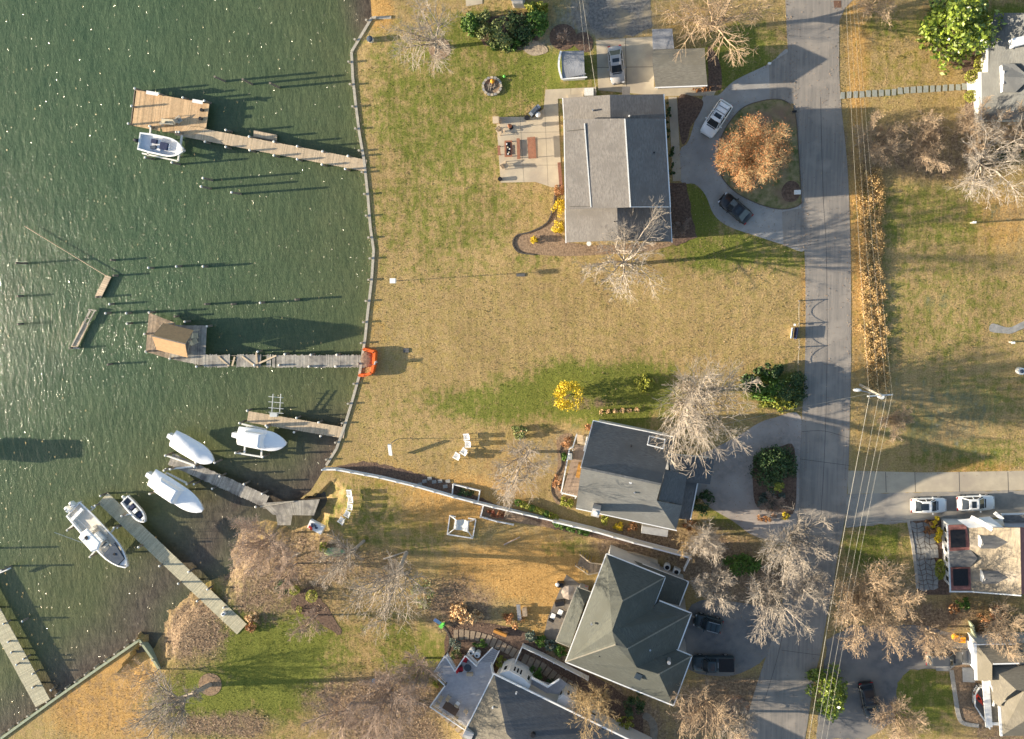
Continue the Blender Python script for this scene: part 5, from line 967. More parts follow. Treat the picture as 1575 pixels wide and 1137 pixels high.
# ================================================================= FENCES, POLES, WIRES
def fence(label, px, hgt, name='fence', m=white, post=2.2, panel=.05, z=0.0, capw=.12):
    q = W(px, 0); o = (q[0][0], q[0][1], 0); t = thing(name, label, 'fence', o); acc = 0
    for i in range(len(q) - 1):
        A, B = Vector(q[i]), Vector(q[i + 1]); Lg = (B - A).length; k = max(1, round(Lg / post)); dz = Vector((0, 0, 1))
        for j in range(k):
            a, b = A.lerp(B, j / k), A.lerp(B, (j + 1) / k)
            pn = MB(o).beam(a + dz * hgt * .5, b + dz * hgt * .5, panel, hgt * .86).beam(a + dz * hgt * .95, b + dz * hgt * .95, capw, .1).beam(a + dz * .12, b + dz * .12, capw, .12); pn.build('panel', m, t)
            MB(o).box((a.x, a.y, hgt / 2 + .06), (.15, .15, hgt + .12), rz=atan2(B.y - A.y, B.x - A.x)).build('post', m, t)
    e = q[-1]; MB(o).box((e[0], e[1], hgt / 2 + .06), (.15, .15, hgt + .12)).build('post', m, t)
fence('long white vinyl fence running from the bulkhead to the slate roofed house', [(500, 720), (521, 720), (586, 732), (640, 745), (700, 762), (760, 777), (852, 798)], 1.2, capw=.16)
fence('white vinyl privacy fence past the slate roofed house towards the bare trees', [(853, 797), (912, 811), (975, 829), (1062, 852)], 1.9, capw=.2)
fence('low white fence corner with gate posts beside the side terrace', [(1062, 852), (1052, 873)], 1.2)
fence('small white rail enclosure on the upper side of the white fence', [(696, 763), (698, 744), (739, 754), (736, 770)], .5, capw=.12)
fence('small white rail enclosure on the lower side of the white fence', [(744, 778), (740, 794), (765, 801), (790, 806)], .45, capw=.12)
fence('thin white fence enclosing the stone path by the bottom house', [(787, 1030), (805, 990), (835, 1004), (872, 1023), (905, 1040)], 1.3, capw=.1)
fence('olive timber fence beside the two yellow bins at lower right', [(1490, 955), (1497, 985)], 1.7, m=timber_green, capw=.15)
fence('short white fence piece above the tan roofed house', [(1528, 968), (1530, 984)], 1.4, m=white)
# plastic barrier net
t = thing('barrier_fence', 'orange plastic mesh barrier around the shore end of the ruined dock', 'fence', (*P(572, 555)[:2], 0)); o = (*P(572, 555)[:2], 0)
pp_ = [(560, 537), (566, 538), (577, 541), (576, 560), (573, 573), (563, 577), (553, 577)]
for i in range(len(pp_) - 1): a, b = P(*pp_[i], .5), P(*pp_[i + 1], .5); MB(o).beam(a, b, .35, 1.0).build('net_panel', orange_m, t)
for p in pp_: x, y, _ = P(*p); MB(o).cyl((x, y, 0), (x, y, 1.1), .05, n=6).build('post', pile_m, t)
t = thing('sign', 'small white sign on a stake beside the orange barrier', 'sign', (*P(581, 557)[:2], 0)); MB().box((0, 0, 1.15), (.5, .06, .6), rz=1.2).box((0, 0, .45), (.08, .08, .9)).build('board', white, t)
tag(MB((*P(572, 552)[:2], 0)).ball((*P(565, 553)[:2], .15), (.9, 1.1, .25)).build('debris_pile', mat('rusty_debris', (.12, .08, .06), (.22, .15, .11), 5, .9, .05)), 'brown heap of debris inside the orange barrier', 'debris')
# power pole
xp, yp, _ = P(1323, 592, 0); pole_top = 10.5
t = thing('utility_pole', 'tall grey power pole with crossarm and street lamp arm over the verge', 'pole', (xp, yp, 0)); o = (xp, yp, 0)
MB(o).cyl((xp, yp, 0), (xp, yp, pole_top), .17, .12, 10).build('shaft', timber, t)
aw = MB(o).box((xp, yp, pole_top - .5), (2.7, .14, .16), rz=.08); ar = aw.build('crossarm', pile_cap, t)
for dx in (-1.2, -.2, .6, 1.2): MB(o).cyl((xp + dx, yp + dx * .08, pole_top - .42), (xp + dx, yp + dx * .08, pole_top - .15), .07, .05, 7).build('insulator', steel, ar)
MB(o).cyl((xp + .35, yp - .25, pole_top - 2.3), (xp + .35, yp - .25, pole_top - 1.1), .28, n=10).build('transformer', pile_cap, t)
lx, ly = xp - 2.3, yp + .5; MB(o).beam((xp, yp, pole_top - 1.6), (lx, ly, pole_top - 1.1), .08, .08).build('lamp_arm', steel, t); MB(o).ball((lx, ly, pole_top - 1.1), (.5, .2, .12)).build('lamp_head', pile_cap, t)
def wire(label, a, b, r=.03, sag=.6, n=12, m=cable_m, cat='wire', group=None, name='power_line'):
    A, B = Vector(a), Vector(b); mb = MB(); prev = A
    for i in range(1, n + 1): s = i / n; q_ = A.lerp(B, s); q_.z -= sag * 4 * s * (1 - s); mb.cyl(prev, q_, r, n=4, caps=False); prev = q_
    return tag(mb.build(name, m), label, cat, group)
za = pole_top - .15
def at_arm(dx): return (xp + dx, yp + dx * .08, za)
for k, (dx, pb, pt, nm, r) in enumerate(((-1.2, (1243, 1145), (1300, -20), 'leftmost', .024), (-.2, (1254, 1145), (1305, -20), 'second', .013), (.6, (1262, 1145), (1311, -20), 'third', .015), (1.2, (1270, 1145), (1316, -20), 'rightmost', .012))):
    wire(nm + ' pale wire running down from the utility pole along the street', at_arm(dx), P(*pb, 8.2 + (k == 0) * .2), r, .7, group='overhead street wires'); wire(nm + ' pale wire running up from the utility pole along the verge', at_arm(dx), P(*pt, 8.6), r * .42, .7, group='overhead street wires')
wire('thin service wire crossing the road to the bare tree beside the slate roofed house', (xp, yp, 7.5), P(1030, 672, 5.2), .018, .8, name='service_wire')
wire('thin wire crossing above the garden shed to the ranch house', P(893, -20, 6), P(917, 142, 4.2), .022, .5, name='service_wire'); wire('fainter wire crossing over the grey gravel to the garden shed', P(889, -20, 6.2), P(899, 78, 5), .016, .5, name='service_wire')
# rope rail by the road
t = thing('rope_fence', 'three dark posts with a hanging chain along the left road verge', 'fence', (*P(1224, 500)[:2], 0)); o = (*P(1224, 500)[:2], 0)
pz = [P(1228, 463), P(1228, 498), P(1228, 534)]
for p in pz: MB(o).cyl(p, (p[0], p[1], .85), .08, n=7).build('post', pile_m, t)
for a, b in ((pz[0], pz[1]), (pz[1], pz[2]), (pz[2], P(1226, 572)), ):
    mb = MB(o); prev = Vector((a[0], a[1], .8))
    for i in range(1, 9): s = i / 8; q_ = Vector((a[0] + (b[0] - a[0]) * s, a[1] + (b[1] - a[1]) * s, .8 - 1.6 * s * (1 - s))); mb.cyl(prev, q_, .025, n=4, caps=False); prev = q_
    mb.build('chain', cable_m, t)
t = thing('for_sale_post', 'white yard sign frame leaning at the posts by the road', 'sign', (*P(1220, 512)[:2], 0), rz=-.1); MB().box((-.2, 0, .5), (.08, 1.3, .9), tilt=-.35).build('board', white, t); MB().box((.25, .0, .45), (.1, 1.4, .8), tilt=.3).build('board', navy, t); MB().box((.0, 1.0, .5), (.25, .25, .1)).build('cap', white, t)
t = thing('mailbox', 'grey post with white mailbox at the round mulch bed of the island', 'mailbox', (*P(1223, 297)[:2], 0)); MB().box((0, 0, .5), (.1, .1, 1.0)).build('post', white, t); MB().box((.1, 0, 1.1), (.75, .5, .28)).build('box', pile_cap, t)
t = thing('mailbox', 'black mailbox on a dark post at the sunlit tip of the island', 'mailbox', (*P(1219, 174)[:2], 0)); MB().box((0, 0, .5), (.1, .1, 1.0)).build('post', pile_m, t); MB().box((0.05, 0, 1.08), (.55, .22, .25)).build('box', black, t)
t = thing('lawn_marker', 'small white utility marker on the asphalt verge above the driveway mouth', 'marker', (*P(1183, 99)[:2], 0)); MB().box((0, 0, .3), (.35, .2, .6)).build('box', white, t)
def birdpole(label, top, hgt, head, arm=False):
    x, y, _ = P(*top, hgt); t = thing('birdhouse_pole', label, 'bird house', (x, y, 0)); MB().cyl((0, 0, 0), (0, 0, hgt), .05, n=6).build('pole', pile_m, t); MB().box((0, 0, hgt + .15), head).build('house', white, t)
birdpole('white box shaped bird house on a tall pole near the bulkhead on the upper lawn', (605, 432), 4.4, (.7, .6, .5))
t = thing('hammock_stand', 'white hanging seat on a leaning pole at the lower lawn shore', 'swing', (*P(606, 690)[:2], 0)); A, B = P(599, 684, 1.8), P(601, 700, .6)
MB((*P(606, 690)[:2], 0)).beam(A, B, .45, .2).build('seat', white, t); MB((*P(606, 690)[:2], 0)).cyl(P(612, 675), P(601, 682, 2.2), .05, n=6).build('pole', timber, t)
for px, py, hh, lab in ((564, 62, 1.0, 'pale round topped barrel on the lawn corner at the sandy strip'),): x, y, _ = P(571, 62); t = thing('covered_barrel', lab, 'barrel', (x, y, 0)); MB().cyl((0, 0, 0), (0, 0, .7), .35, .4, 10).build('barrel', pile_cap, t); MB().ball((0, 0, .7), (.42, .42, .2)).build('cover', bluegrey, t)
for (px, py), lab in (((1504, 545), 'left'), ): pass
t = thing('barrel', 'pale round tank on the lawn at the right edge', 'tank', (*P(1567, 570)[:2], 0)); MB().cyl((0, 0, 0), (0, 0, .9), .42, n=12).build('tank', pile_cap, t); MB().ball((0, 0, .9), (.25, .25, .15)).build('lid', bluegrey, t)
for px, py, lab in ((1493, 343, 'short white post with long shadow on the lawn right of the hedge'), (1552, 526, 'second white post near the curved paver path at right')):
    t = thing('lawn_post', lab, 'post', (*P(px, py)[:2], 0)); MB().cyl((0, 0, 0), (0, 0, 1.3), .1, n=8).build('post', timber, t); MB().box((0, 0, 1.35), (.35, .25, .15)).build('cap', white, t)
sheet('curved_path', smooth_px([(1523, 500), (1530, 498), (1545, 503), (1556, 503), (1575, 494), (1600, 488), (1600, 498), (1575, 505), (1556, 513), (1545, 513), (1523, 510)], 3), .03, flag)
# stepping stones across the right lawn, laid slabs
t = thing('stepping_stone_path', 'row of grey green stone slabs crossing the dry lawn to the white steps', 'path', (*P(1390, 144)[:2], 0)); o = (*P(1390, 144)[:2], 0)
for i in range(20):
    cx, cy = 1296 + i * 9.85, 147 - i * .62 - (1.5 if i > 8 else 0); cs = [P(cx + dx + R.uniform(-.7, .7), cy + dy + R.uniform(-.6, .6)) for dx, dy in ((-3.4, -5), (3.4, -5), (3.4, 5), (-3.4, 5))]
    MB(o).prism([c[:2] for c in cs], 0, .07).build('stone', slate, t)
def stones(name, label, cat, quads, m, o_px, h=.07):
    t = thing(name, label, cat, (*P(*o_px)[:2], 0)); o = (*P(*o_px)[:2], 0)
    for qd in quads: MB(o).prism([P(*p)[:2] for p in qd], 0, h + R.uniform(0, .02)).build('stone', m, t)
def path_quads(center, wpx, n_, gap=.1):
    c = smooth_px(center, 8, False); Ls = [0]
    for i in range(1, len(c)): Ls.append(Ls[-1] + hypot(c[i][0] - c[i - 1][0], c[i][1] - c[i - 1][1]))
    def at(s):
        for i in range(1, len(c)):
            if Ls[i] >= s: k = (s - Ls[i - 1]) / (Ls[i] - Ls[i - 1] + 1e-9); dx, dy = c[i][0] - c[i - 1][0], c[i][1] - c[i - 1][1]; l_ = hypot(dx, dy) + 1e-9; return c[i - 1][0] + dx * k, c[i - 1][1] + dy * k, -dy / l_, dx / l_
        return c[-1][0], c[-1][1], -dy / l_, dx / l_
    o_ = []
    for i in range(n_):
        s0, s1 = Ls[-1] * (i + gap) / n_, Ls[-1] * (i + 1 - gap) / n_ - .01; a, b = at(s0), at(s1); w_ = wpx / 2 * R.uniform(.88, 1.08)
        o_.append([(a[0] + a[2] * w_, a[1] + a[3] * w_), (b[0] + b[2] * w_, b[1] + b[3] * w_), (b[0] - b[2] * w_, b[1] - b[3] * w_), (a[0] - a[2] * w_, a[1] - a[3] * w_)])
    return o_
stones('stone_walk', 'curved walk of square brown stones from the lawn corner past the grey stair', 'path', path_quads([(697, 976), (728, 977), (755, 986), (782, 999), (800, 1010)], 15, 13), brown_flag, (740, 980))
stones('stone_walk', 'walk of square brown stones inside the thin white fence', 'path', path_quads([(803, 1012), (835, 1028), (860, 1046), (888, 1060)], 15, 10), brown_flag, (840, 1030))
stones('stone_walk', 'small square stepping stones below the deck corner at the bottom', 'path', path_quads([(678, 1096), (696, 1112), (712, 1128), (722, 1142)], 10, 6, .15), brown_flag, (700, 1114))
qs = []; GQ = {}
for i in range(14):
    for j in range(5): GQ[i, j] = (1401 + i * .9 + j * 9.0 - (i > 6) * j * 1.2 + R.uniform(-2.2, 2.2), 802 + i * 8.0 + R.uniform(-2, 2) + (j % 2) * 3)
for i in range(13):
    for j in range(4):
        c4 = [GQ[i, j], GQ[i, j + 1], GQ[i + 1, j + 1], GQ[i + 1, j]]; mx, my = sum(p[0] for p in c4) / 4, sum(p[1] for p in c4) / 4
        qs.append([(mx + (p[0] - mx) * .88, my + (p[1] - my) * .88) for p in c4])
stones('flagstone_walk', 'irregular grey flagstone walk left of the white windowed house front', 'path', qs, flag, (1415, 850))
t = thing('stone_steps', 'grey iron railed steps with white planter before the white windowed front', 'step', (*P(1432, 850)[:2], 0)); o = (*P(1432, 850)[:2], 0)
for i in range(4): MB(o).beam(P(1425 + i * 5, 845, .1 + i * .15), P(1426 + i * 5, 858, .1 + i * .15), .38, .12).build('step', flag, t)
qs = [];
for k in range(9): x, y = (706 + k * 9, 0); 
qs = [[(cx - 3.6, cy - 2), (cx + 3, cy - 3), (cx + 3.6, cy + 2), (cx - 3, cy + 3)] for cx, cy in ((653, 740), (661, 736), (668, 741), (677, 740), (689, 740), (685, 748), (646, 745))]
stones('paving_slab_pile', 'seven loose pale slabs lying along the shaded side of the white fence', 'paving slab', qs, flag, (668, 741), .12)
# ================================================================= GARDEN FURNITURE
def armchair(label, px, py, face, group, m=white):
    t = thing('armchair', label, 'chair', (*P(px, py, .4)[:2], 0), face, group)
    s = MB()
    for k in range(5): s.box((.0 - .22 + k * .11 + .05, 0, .36 - k * .0 + .02 * k), (.1, .55, .025))
    s.build('seat', m, t)
    b_ = MB()
    for k in range(5): b_.box((-.40, -.24 + k * .12, .72), (.03, .105, .80), tilt=-.42)
    b_.build('backrest', m, t)
    for y in (-.36, .36):
        MB().box((-.02, y, .58), (.75, .14, .035)).build('armrest', m, t); MB().box((.3, y, .28), (.08, .05, .58)).build('leg', m, t); MB().box((-.32, y, .28), (.08, .05, .58)).build('leg', m, t)
    return t
g = 'white lawn chairs in an arc by the lower shore'
pos = ['topmost', 'second from the top', 'middle', 'fourth from the top', 'lowest']
for i, (px, py, a) in enumerate(((537, 758, 0.05), (539, 768, .0), (538, 779, -.15), (534, 790, -.5), (525, 800, -.6))): armchair(pos[i] + ' white armchair of the five in an arc by the grey landing', px, py, a + pi, g)
g = 'white lawn chairs under the bare tree'
for i, (px, py, a) in enumerate(((717, 672, .1), (719, 683, .0), (713, 694, -.6), (702, 701, -.5))): armchair(('uppermost', 'second', 'third', 'lowest')[i] + ' white armchair of the four beside the bare lawn tree', px, py, a + pi, g)
# canopy swing
t = thing('garden_swing', 'white framed canopy swing with torn pale canopy on the orange lawn', 'swing', (*P(710, 812)[:2], 0)); o = (*P(710, 812)[:2], 0)
c4 = [(692, 793), (732, 799), (727, 828), (688, 822)]
for z, nm in ((.08, 'base_frame'), ):
    mb = MB(o)
    for i in range(4):
        if i != 0: mb.beam(P(*c4[i], z), P(*c4[(i + 1) % 4], z), .14, .12)
    mb.beam(P(692, 793, .08), P(701, 795, .08), .14, .12).beam(P(720, 797, .08), P(732, 799, .08), .14, .12); mb.build(nm, white, t)
for a, b in (((692, 793, .1), (702, 800, 1.7)), ((688, 822, .1), (701, 812, 1.7)), ((732, 799, .1), (722, 802, 1.7)), ((727, 828, .1), (719, 816, 1.7))): MB(o).beam(P(*a), P(*b), .1, .1).build('upright', white, t)
pale = mat('pale_canvas', (.6, .6, .56), (.5, .51, .49), 2, .8, .05, 4)
mb = MB(o); a0, a1, b0, b1 = [Vector(P(*p)) for p in ((700, 799, 1.9), (722, 800, 1.9), (698, 814, 1.9), (720, 818, 1.9))]; rr = []
for i in range(9): s = i / 8; e = .35 * sin(s * 9) * .5 + .1 * R.random(); p, q_ = a0.lerp(a1, s), b0.lerp(b1, s); rr.append([(p.x, p.y, p.z + e), ((p.x + q_.x) / 2, (p.y + q_.y) / 2, p.z + .25 + e * .5), (q_.x, q_.y, q_.z + e * .7)])
mb.loft(rr, closed=False).build('canopy', pale, t); MB(o).loft([[P(716, 800, 1.95), P(722, 801, 1.95), P(720, 819, 1.95), P(713, 817, 1.95)], [P(716, 801, 2.25), P(720, 802, 2.25), P(719, 817, 2.25), P(714, 816, 2.25)]]).build('folded_cover', white, t)
MB(o).beam(P(704, 806, .5), P(718, 808, .5), .6, .1).build('seat', white, t)
# cushioned lounge on the shore
t = thing('patio_table', 'white raised tub with blue and red items on the bare shore spot', 'table', (*P(488, 809)[:2], 0), rz=-.45); MB().box((0, 0, .35), (2.1, 1.15, .7)).build('tub', gel, t)
for (x, y, m, s) in ((-.5, .1, navy, .5), (-.15, .2, bluegrey, .4), (.15, 0, navy, .35), (-.45, -.4, MATS['red_plastic'], .45), (-.75, -.3, MATS['red_plastic'], .3)): MB().box((x, y, .78), (s, s * .6, .16), rz=x * 2).build('cushion', m, t)
tag(MB((*P(515, 848)[:2], 0)).ball((*P(515, 848)[:2], .25), (1.6, .6, .35), nu=12).build('canoe', mat('green_tan_hull', (.13, .30, .14), (.45, .36, .22), .5, .5, detail=1)), 'overturned green and tan small boat lying in the brush by the shore', 'canoe')
# patio of house 1
zp = .05
def wtable(label, a, b, wd, h, name='table', cat='table', m=redwood):
    A, B = Vector(P(*a, h)), Vector(P(*b, h)); c = (A + B) / 2; t = thing(name, label, cat, (c.x, c.y, zp), atan2(B.y - A.y, B.x - A.x)); Lg = (B - A).length; n_ = max(2, int(wd / .15))
    for k in range(n_): MB().box((0, -wd / 2 + (k + .5) * wd / n_, h), (Lg, wd / n_ - .015, .04)).build('board', m, t)
    for x in (-Lg * .42, Lg * .42):
        for y in (-wd * .38, wd * .38): MB().box((x, y, h / 2), (.09, .09, h)).build('leg', m, t)
    return t
wtable('large red stained dining table nearest the ranch house on the patio', (817, 211), (819, 244), 1.0, .78); wtable('red stained bench left of the dining table', (797, 213), (798, 245), .4, .5, 'bench', 'bench')
t = thing('fire_table', 'red framed coffee table with black top and clutter on the patio', 'table', (*P(782, 229, .4)[:2], zp)); MB().box((0, 0, .4), (.95, 2.0, .06)).build('frame', redwood, t); MB().box((0, 0, .44), (.5, 1.6, .05)).build('top', black, t)
for k in range(7): MB().box((R.uniform(-.2, .2), -.65 + k * .2, .52), (.16, .14, .12), rz=k).build('item', [gel, cream, black][k % 3], t)
for x in (-.4, .4):
    for y in (-.9, .9): MB().box((x, y, .19), (.08, .08, .38)).build('leg', redwood, t)
wtable('small red slatted bench at the outer patio edge', (767, 224), (768, 239), .35, .42, 'bench', 'bench')
for i, (px, py, a, lab) in enumerate(((770, 202, 5.4, 'upper'), (777, 254, .6, 'lower'))): armchair(lab + ' tan wooden lounge chair on the patio by the slatted bench', px, py, a, 'tan lounge chairs on the patio', deck_tan)
t = thing('patio_umbrella', 'closed red and cream umbrella standing on the patio', 'umbrella', (*P(786, 196)[:2], zp)); MB().cyl((0, 0, 0), (0, 0, 2.3), .04, n=6).build('pole', timber, t); MB().cyl((0, 0, 1.0), (0, 0, 2.35), .28, .06, 8).build('canopy', redwood, t); MB().cyl((0, 0, 0), (0, 0, .1), .3, n=10).build('base', black, t)
t = thing('grill', 'black barbecue with grey lid on the patio path corner', 'grill', (*P(824, 172)[:2], zp), rz=.75); MB().box((0, 0, .5), (1.5, .65, .9)).build('cabinet', black, t); MB().loft([[(-.5, -.33, .95), (.5, -.33, .95), (.5, .33, .95), (-.5, .33, .95)], [(-.45, -.2, 1.2), (.45, -.2, 1.2), (.45, .2, 1.2), (-.45, .2, 1.2)]]).build('lid', bluegrey, t)
for x in (-.65, .65): MB().box((x, 0, .97), (.3, .5, .04)).build('side_shelf', steel, t)
t = thing('kettle_grill', 'round white covered kettle grill next to the black barbecue', 'grill', (*P(829, 178)[:2], zp)); MB().ball((0, 0, .8), (.35, .35, .3)).build('bowl', pile_cap, t)
for a in (0, 2.1, 4.2): MB().cyl((.3 * cos(a), .3 * sin(a), 0), (.15 * cos(a), .15 * sin(a), .6), .025, n=5).build('leg', steel, t)
t = thing('tyre_planter', 'black round planter at the patio edge by the grill', 'planter', (*P(811, 182)[:2], zp)); MB().cyl((0, 0, 0), (0, 0, .4), .3, .33, 10).build('pot', black, t)
for px, py, lab, m in ((764, 186, 'square tan wall block at the upper outer patio corner', deck_tan), (770, 276, 'round dark pot at the lower outer patio corner', black)): t = thing('planter', lab, 'planter', (*P(px, py)[:2], zp)); MB().box((0, 0, .4), (.75, .8, .8)).build('box', m, t) if m is deck_tan else MB().cyl((0, 0, 0), (0, 0, .45), .22, .28, 10).build('pot', m, t)
# fire pit
t = thing('fire_pit', 'round stone ringed fire pit with ash and orange toy on the upper lawn', 'fire pit', (*P(757, 133)[:2], 0))
for k in range(16): a = 2 * pi * k / 16; MB().box((1.12 * cos(a), 1.05 * sin(a), .12), (.28, .36, .26), rz=a + R.uniform(-.2, .2)).build('stone', flag if k % 2 else concrete, t)
tag(MB().cyl((0, 0, -.05), (0, 0, .07), 1.0, n=16).build('ash_bed', mulch_l, t), kind='stuff')
for k in range(6): MB().cyl((R.uniform(-.7, .2), R.uniform(-.6, .2), .12), (R.uniform(-.2, .7), R.uniform(-.2, .6), .25), .05, n=5).build('branch', pile_m, t)
tag(MB((0, 0, 0)).ball((*P(758, 126)[:2], .35), .28, sz=.25).build('toy_ball', mat('orange_plastic', (.75, .3, .03), None, 3)), 'small orange ball on the stone fire pit', 'ball')
tag(MB((0, 0, 0)).ball((*P(776, 118)[:2], .2), .18).build('toy_ball', mat('lime_plastic', (.15, .6, .1), None, 3)), 'bright green ball on the lawn right of the fire pit', 'ball')
tag(MB((0, 0, 0)).ball((*P(577, 1045)[:2], .5), .32).build('toy_ball', mat('blue_plastic', (.25, .4, .6), None, 3)), 'blue grey ball amid the bare trees at the bottom', 'ball')
for px, py, lab in ((625, 539, 'grey square plate lying on the dry lawn'), (801, 423, 'dark mat lying on the lawn at the end of the bird house shadow')): t = MB((*P(px, py)[:2], 0)).box((*P(px, py)[:2], .05), (.75, .55, .1) if px < 700 else (1.1, .4, .06)).build('ground_plate', mat('dark_plate', (.10, .10, .10), None, 3)); tag(t, lab, 'plate')
for i, (px, py) in enumerate(((1026, 870), (1040, 877))):
    t = thing('air_conditioner', ('round', 'square')[i] + ' topped grey air conditioner beside the side terrace of the hipped house', 'air conditioner', (*P(px, py)[:2], 0), -.4)
    (MB().cyl((0, 0, 0), (0, 0, .85), .42, n=12) if i == 0 else MB().box((0, 0, .42), (.85, .85, .85))).build('casing', pile_cap, t); MB().cyl((0, 0, .85), (0, 0, .88), .28, n=10).build('fan_grille', black, t)
# house 3 terrace things
g = 'white topped loungers on the terrace'
t = thing('patio_umbrella', 'open tan umbrella on the grey terrace of the hipped house', 'umbrella', (*P(877, 903)[:2], .03)); MB().cyl((0, 0, 0), (0, 0, 2.4), .04, n=6).build('pole', timber, t)
mb = MB(); vv = [(0, 0, 2.55)] + [(1.0 * cos(k * pi / 4), .95 * sin(k * pi / 4), 2.15) for k in range(8)]; mb.add(vv, [(0, 1 + k, 1 + (k + 1) % 8) for k in range(8)]); mb.build('canopy', mat('tan_canvas', (.42, .34, .27), None, 3), t)
for i, (px, py) in enumerate(((851, 946), (862, 940))):
    t = thing('lounge_chair', ('left', 'right')[i] + ' of two black framed chairs with white cushions on the terrace', 'chair', (*P(px, py)[:2], .03), rz=1.15, group=g); MB().box((0, 0, .38), (.9, .75, .08)).build('frame', black, t); MB().box((.05, 0, .5), (.7, .6, .16)).build('cushion', gel, t); MB().box((-.45, 0, .7), (.12, .75, .6), tilt=-.3).build('backrest', black, t)
t = thing('grill', 'black covered barbecue on the terrace shadow below the umbrella', 'grill', (*P(862, 925)[:2], .03)); MB().box((0, 0, .5), (1.2, .6, 1.0), rz=.2).build('cover', black, t)
t = thing('grill', 'black grill with white round lid beside the tan umbrella', 'grill', (*P(863, 897)[:2], .03)); MB().box((0, 0, .45), (.9, .6, .9)).build('cabinet', black, t); MB().ball((-.4, .1, .95), (.28, .28, .12)).build('lid', gel, t)
tag(MB().ball((*P(900, 903)[:2], .5), (.5, .35, .4)).build('red_cover', MATS['red_plastic']), 'red covered bundle beside the brown stair', 'bundle')
t = thing('picnic_bench', 'blue grey plank bench on the orange lawn left of the terrace', 'bench', (*P(799, 940)[:2], 0), rz=1.66); MB().box((0, 0, .5), (2.1, .5, .08)).build('seat', r_steel, t)
for x in (-.85, .85): MB().box((x, 0, .23), (.08, .45, .46)).build('leg', steel, t)
t = thing('storage_box', 'tan storage box beside the blue grey bench', 'box', (*P(808, 939)[:2], 0), rz=1.66); MB().box((0, 0, .35), (1.0, .55, .7)).build('body', deck_tan, t); MB().box((0, 0, .73), (1.06, .6, .06)).build('lid', deck_worn, t)
t = thing('bench', 'bright amber wooden bench in the leafy bed above the grey stair', 'bench', (*P(770, 972)[:2], 0), rz=-.35); MB().box((0, 0, .45), (1.8, .5, .08)).build('seat', MATS['amber_wood'], t); MB().box((0, .28, .7), (1.8, .06, .45), ).build('backrest', MATS['amber_wood'], t)
for x in (-.75, .75): MB().box((x, 0, .2), (.08, .45, .4)).build('leg', pile_m, t)
t = thing('play_slide', 'small blue and green plastic slide in the leaf litter by the beige shrub', 'toy', (*P(677, 957)[:2], 0), rz=-.75); MB().box((-.35, 0, .45), (1.1, .45, .1), tilt=.4).build('slide', mat('pale_blue_plastic', (.3, .42, .7), None, 3), t); MB().box((.45, 0, .45), (.5, .8, .1)).box((.45, .25, .3), (.1, .5, .6)).build('platform', MATS['lime_plastic'], t)
for i, (px, py) in enumerate(((727, 999), (736, 1003))): t = thing('rain_barrel', ('left', 'right')[i] + ' of two white round topped barrels beside the grey deck', 'barrel', (*P(px, py)[:2], 0), group='white barrels beside the grey deck'); MB().cyl((0, 0, 0), (0, 0, 1.0), .38, .42, 12).build('barrel', gel, t); MB().cyl((-.05, -.1, 1.0), (-.05, -.1, 1.03), .14, n=8).build('opening', black, t)
zd = 1.6
redc = mat('red_cushion', (.42, .02, .03), None, 4)
for i, (px, py, a) in enumerate(((716, 1013, 4.4), (709, 1027, .2))): t = thing('deck_chair', ('upper', 'lower')[i] + ' red cushioned chair on the big grey deck', 'chair', (*P(px, py, zd)[:2], zd), a, group='red chairs on the grey deck'); MB().box((0, 0, .42), (.65, .65, .12)).build('seat', redc, t); MB().box((-.36, 0, .75), (.12, .65, .55), tilt=-.25).build('backrest', redc, t); MB().box((0, -.35, .3), (.5, .05, .6)).box((0, .35, .3), (.5, .05, .6)).build('frame', black, t)
t = thing('round_table', 'small round glass table between the red deck chairs', 'table', (*P(721, 1024, zd)[:2], zd)); MB().cyl((0, 0, .68), (0, 0, .72), .5, n=14).build('tabletop', glass, t); MB().cyl((0, 0, 0), (0, 0, .68), .05, n=6).build('leg', black, t)
t = thing('planter', 'potted plant in a tan box on the grey deck', 'planter', (*P(723, 1036, zd)[:2], zd)); MB().box((0, 0, .22), (.8, .4, .44)).build('box', deck_tan, t)
t = thing('dining_table', 'long dark brown dining table at the lower deck corner', 'table', (*P(695, 1086, zd)[:2], zd), rz=-.55); MB().box((0, 0, .73), (2.0, 1.15, .06)).build('tabletop', mat('dark_wood', (.10, .065, .045), None, 4), t)
for x in (-.85, .85):
    for y in (-.45, .45): MB().box((x, y, .35), (.08, .08, .7)).build('leg', pile_m, t)
for i, (px, py, a) in enumerate(((680, 1071, 1.0), (691, 1071, 1.0), (705, 1080, 1.0), (717, 1092, 2.6), (702, 1102, 4.1), (674, 1082, -.5))):
    t = thing('dining_chair', ('top left', 'top middle', 'top right', 'right end', 'bottom', 'left end')[i] + ' tan chair around the dark dining table on the deck', 'chair', (*P(px, py, zd)[:2], zd), a, group='chairs around the deck table'); MB().box((0, 0, .44), (.5, .5, .07)).build('seat', [deck_tan, gel][i == 2], t); MB().box((-.26, 0, .75), (.06, .5, .55)).build('backrest', deck_tan, t)
    for x in (-.2, .2):
        for y in (-.2, .2): MB().box((x, y, .21), (.05, .05, .42)).build('leg', timber, t)
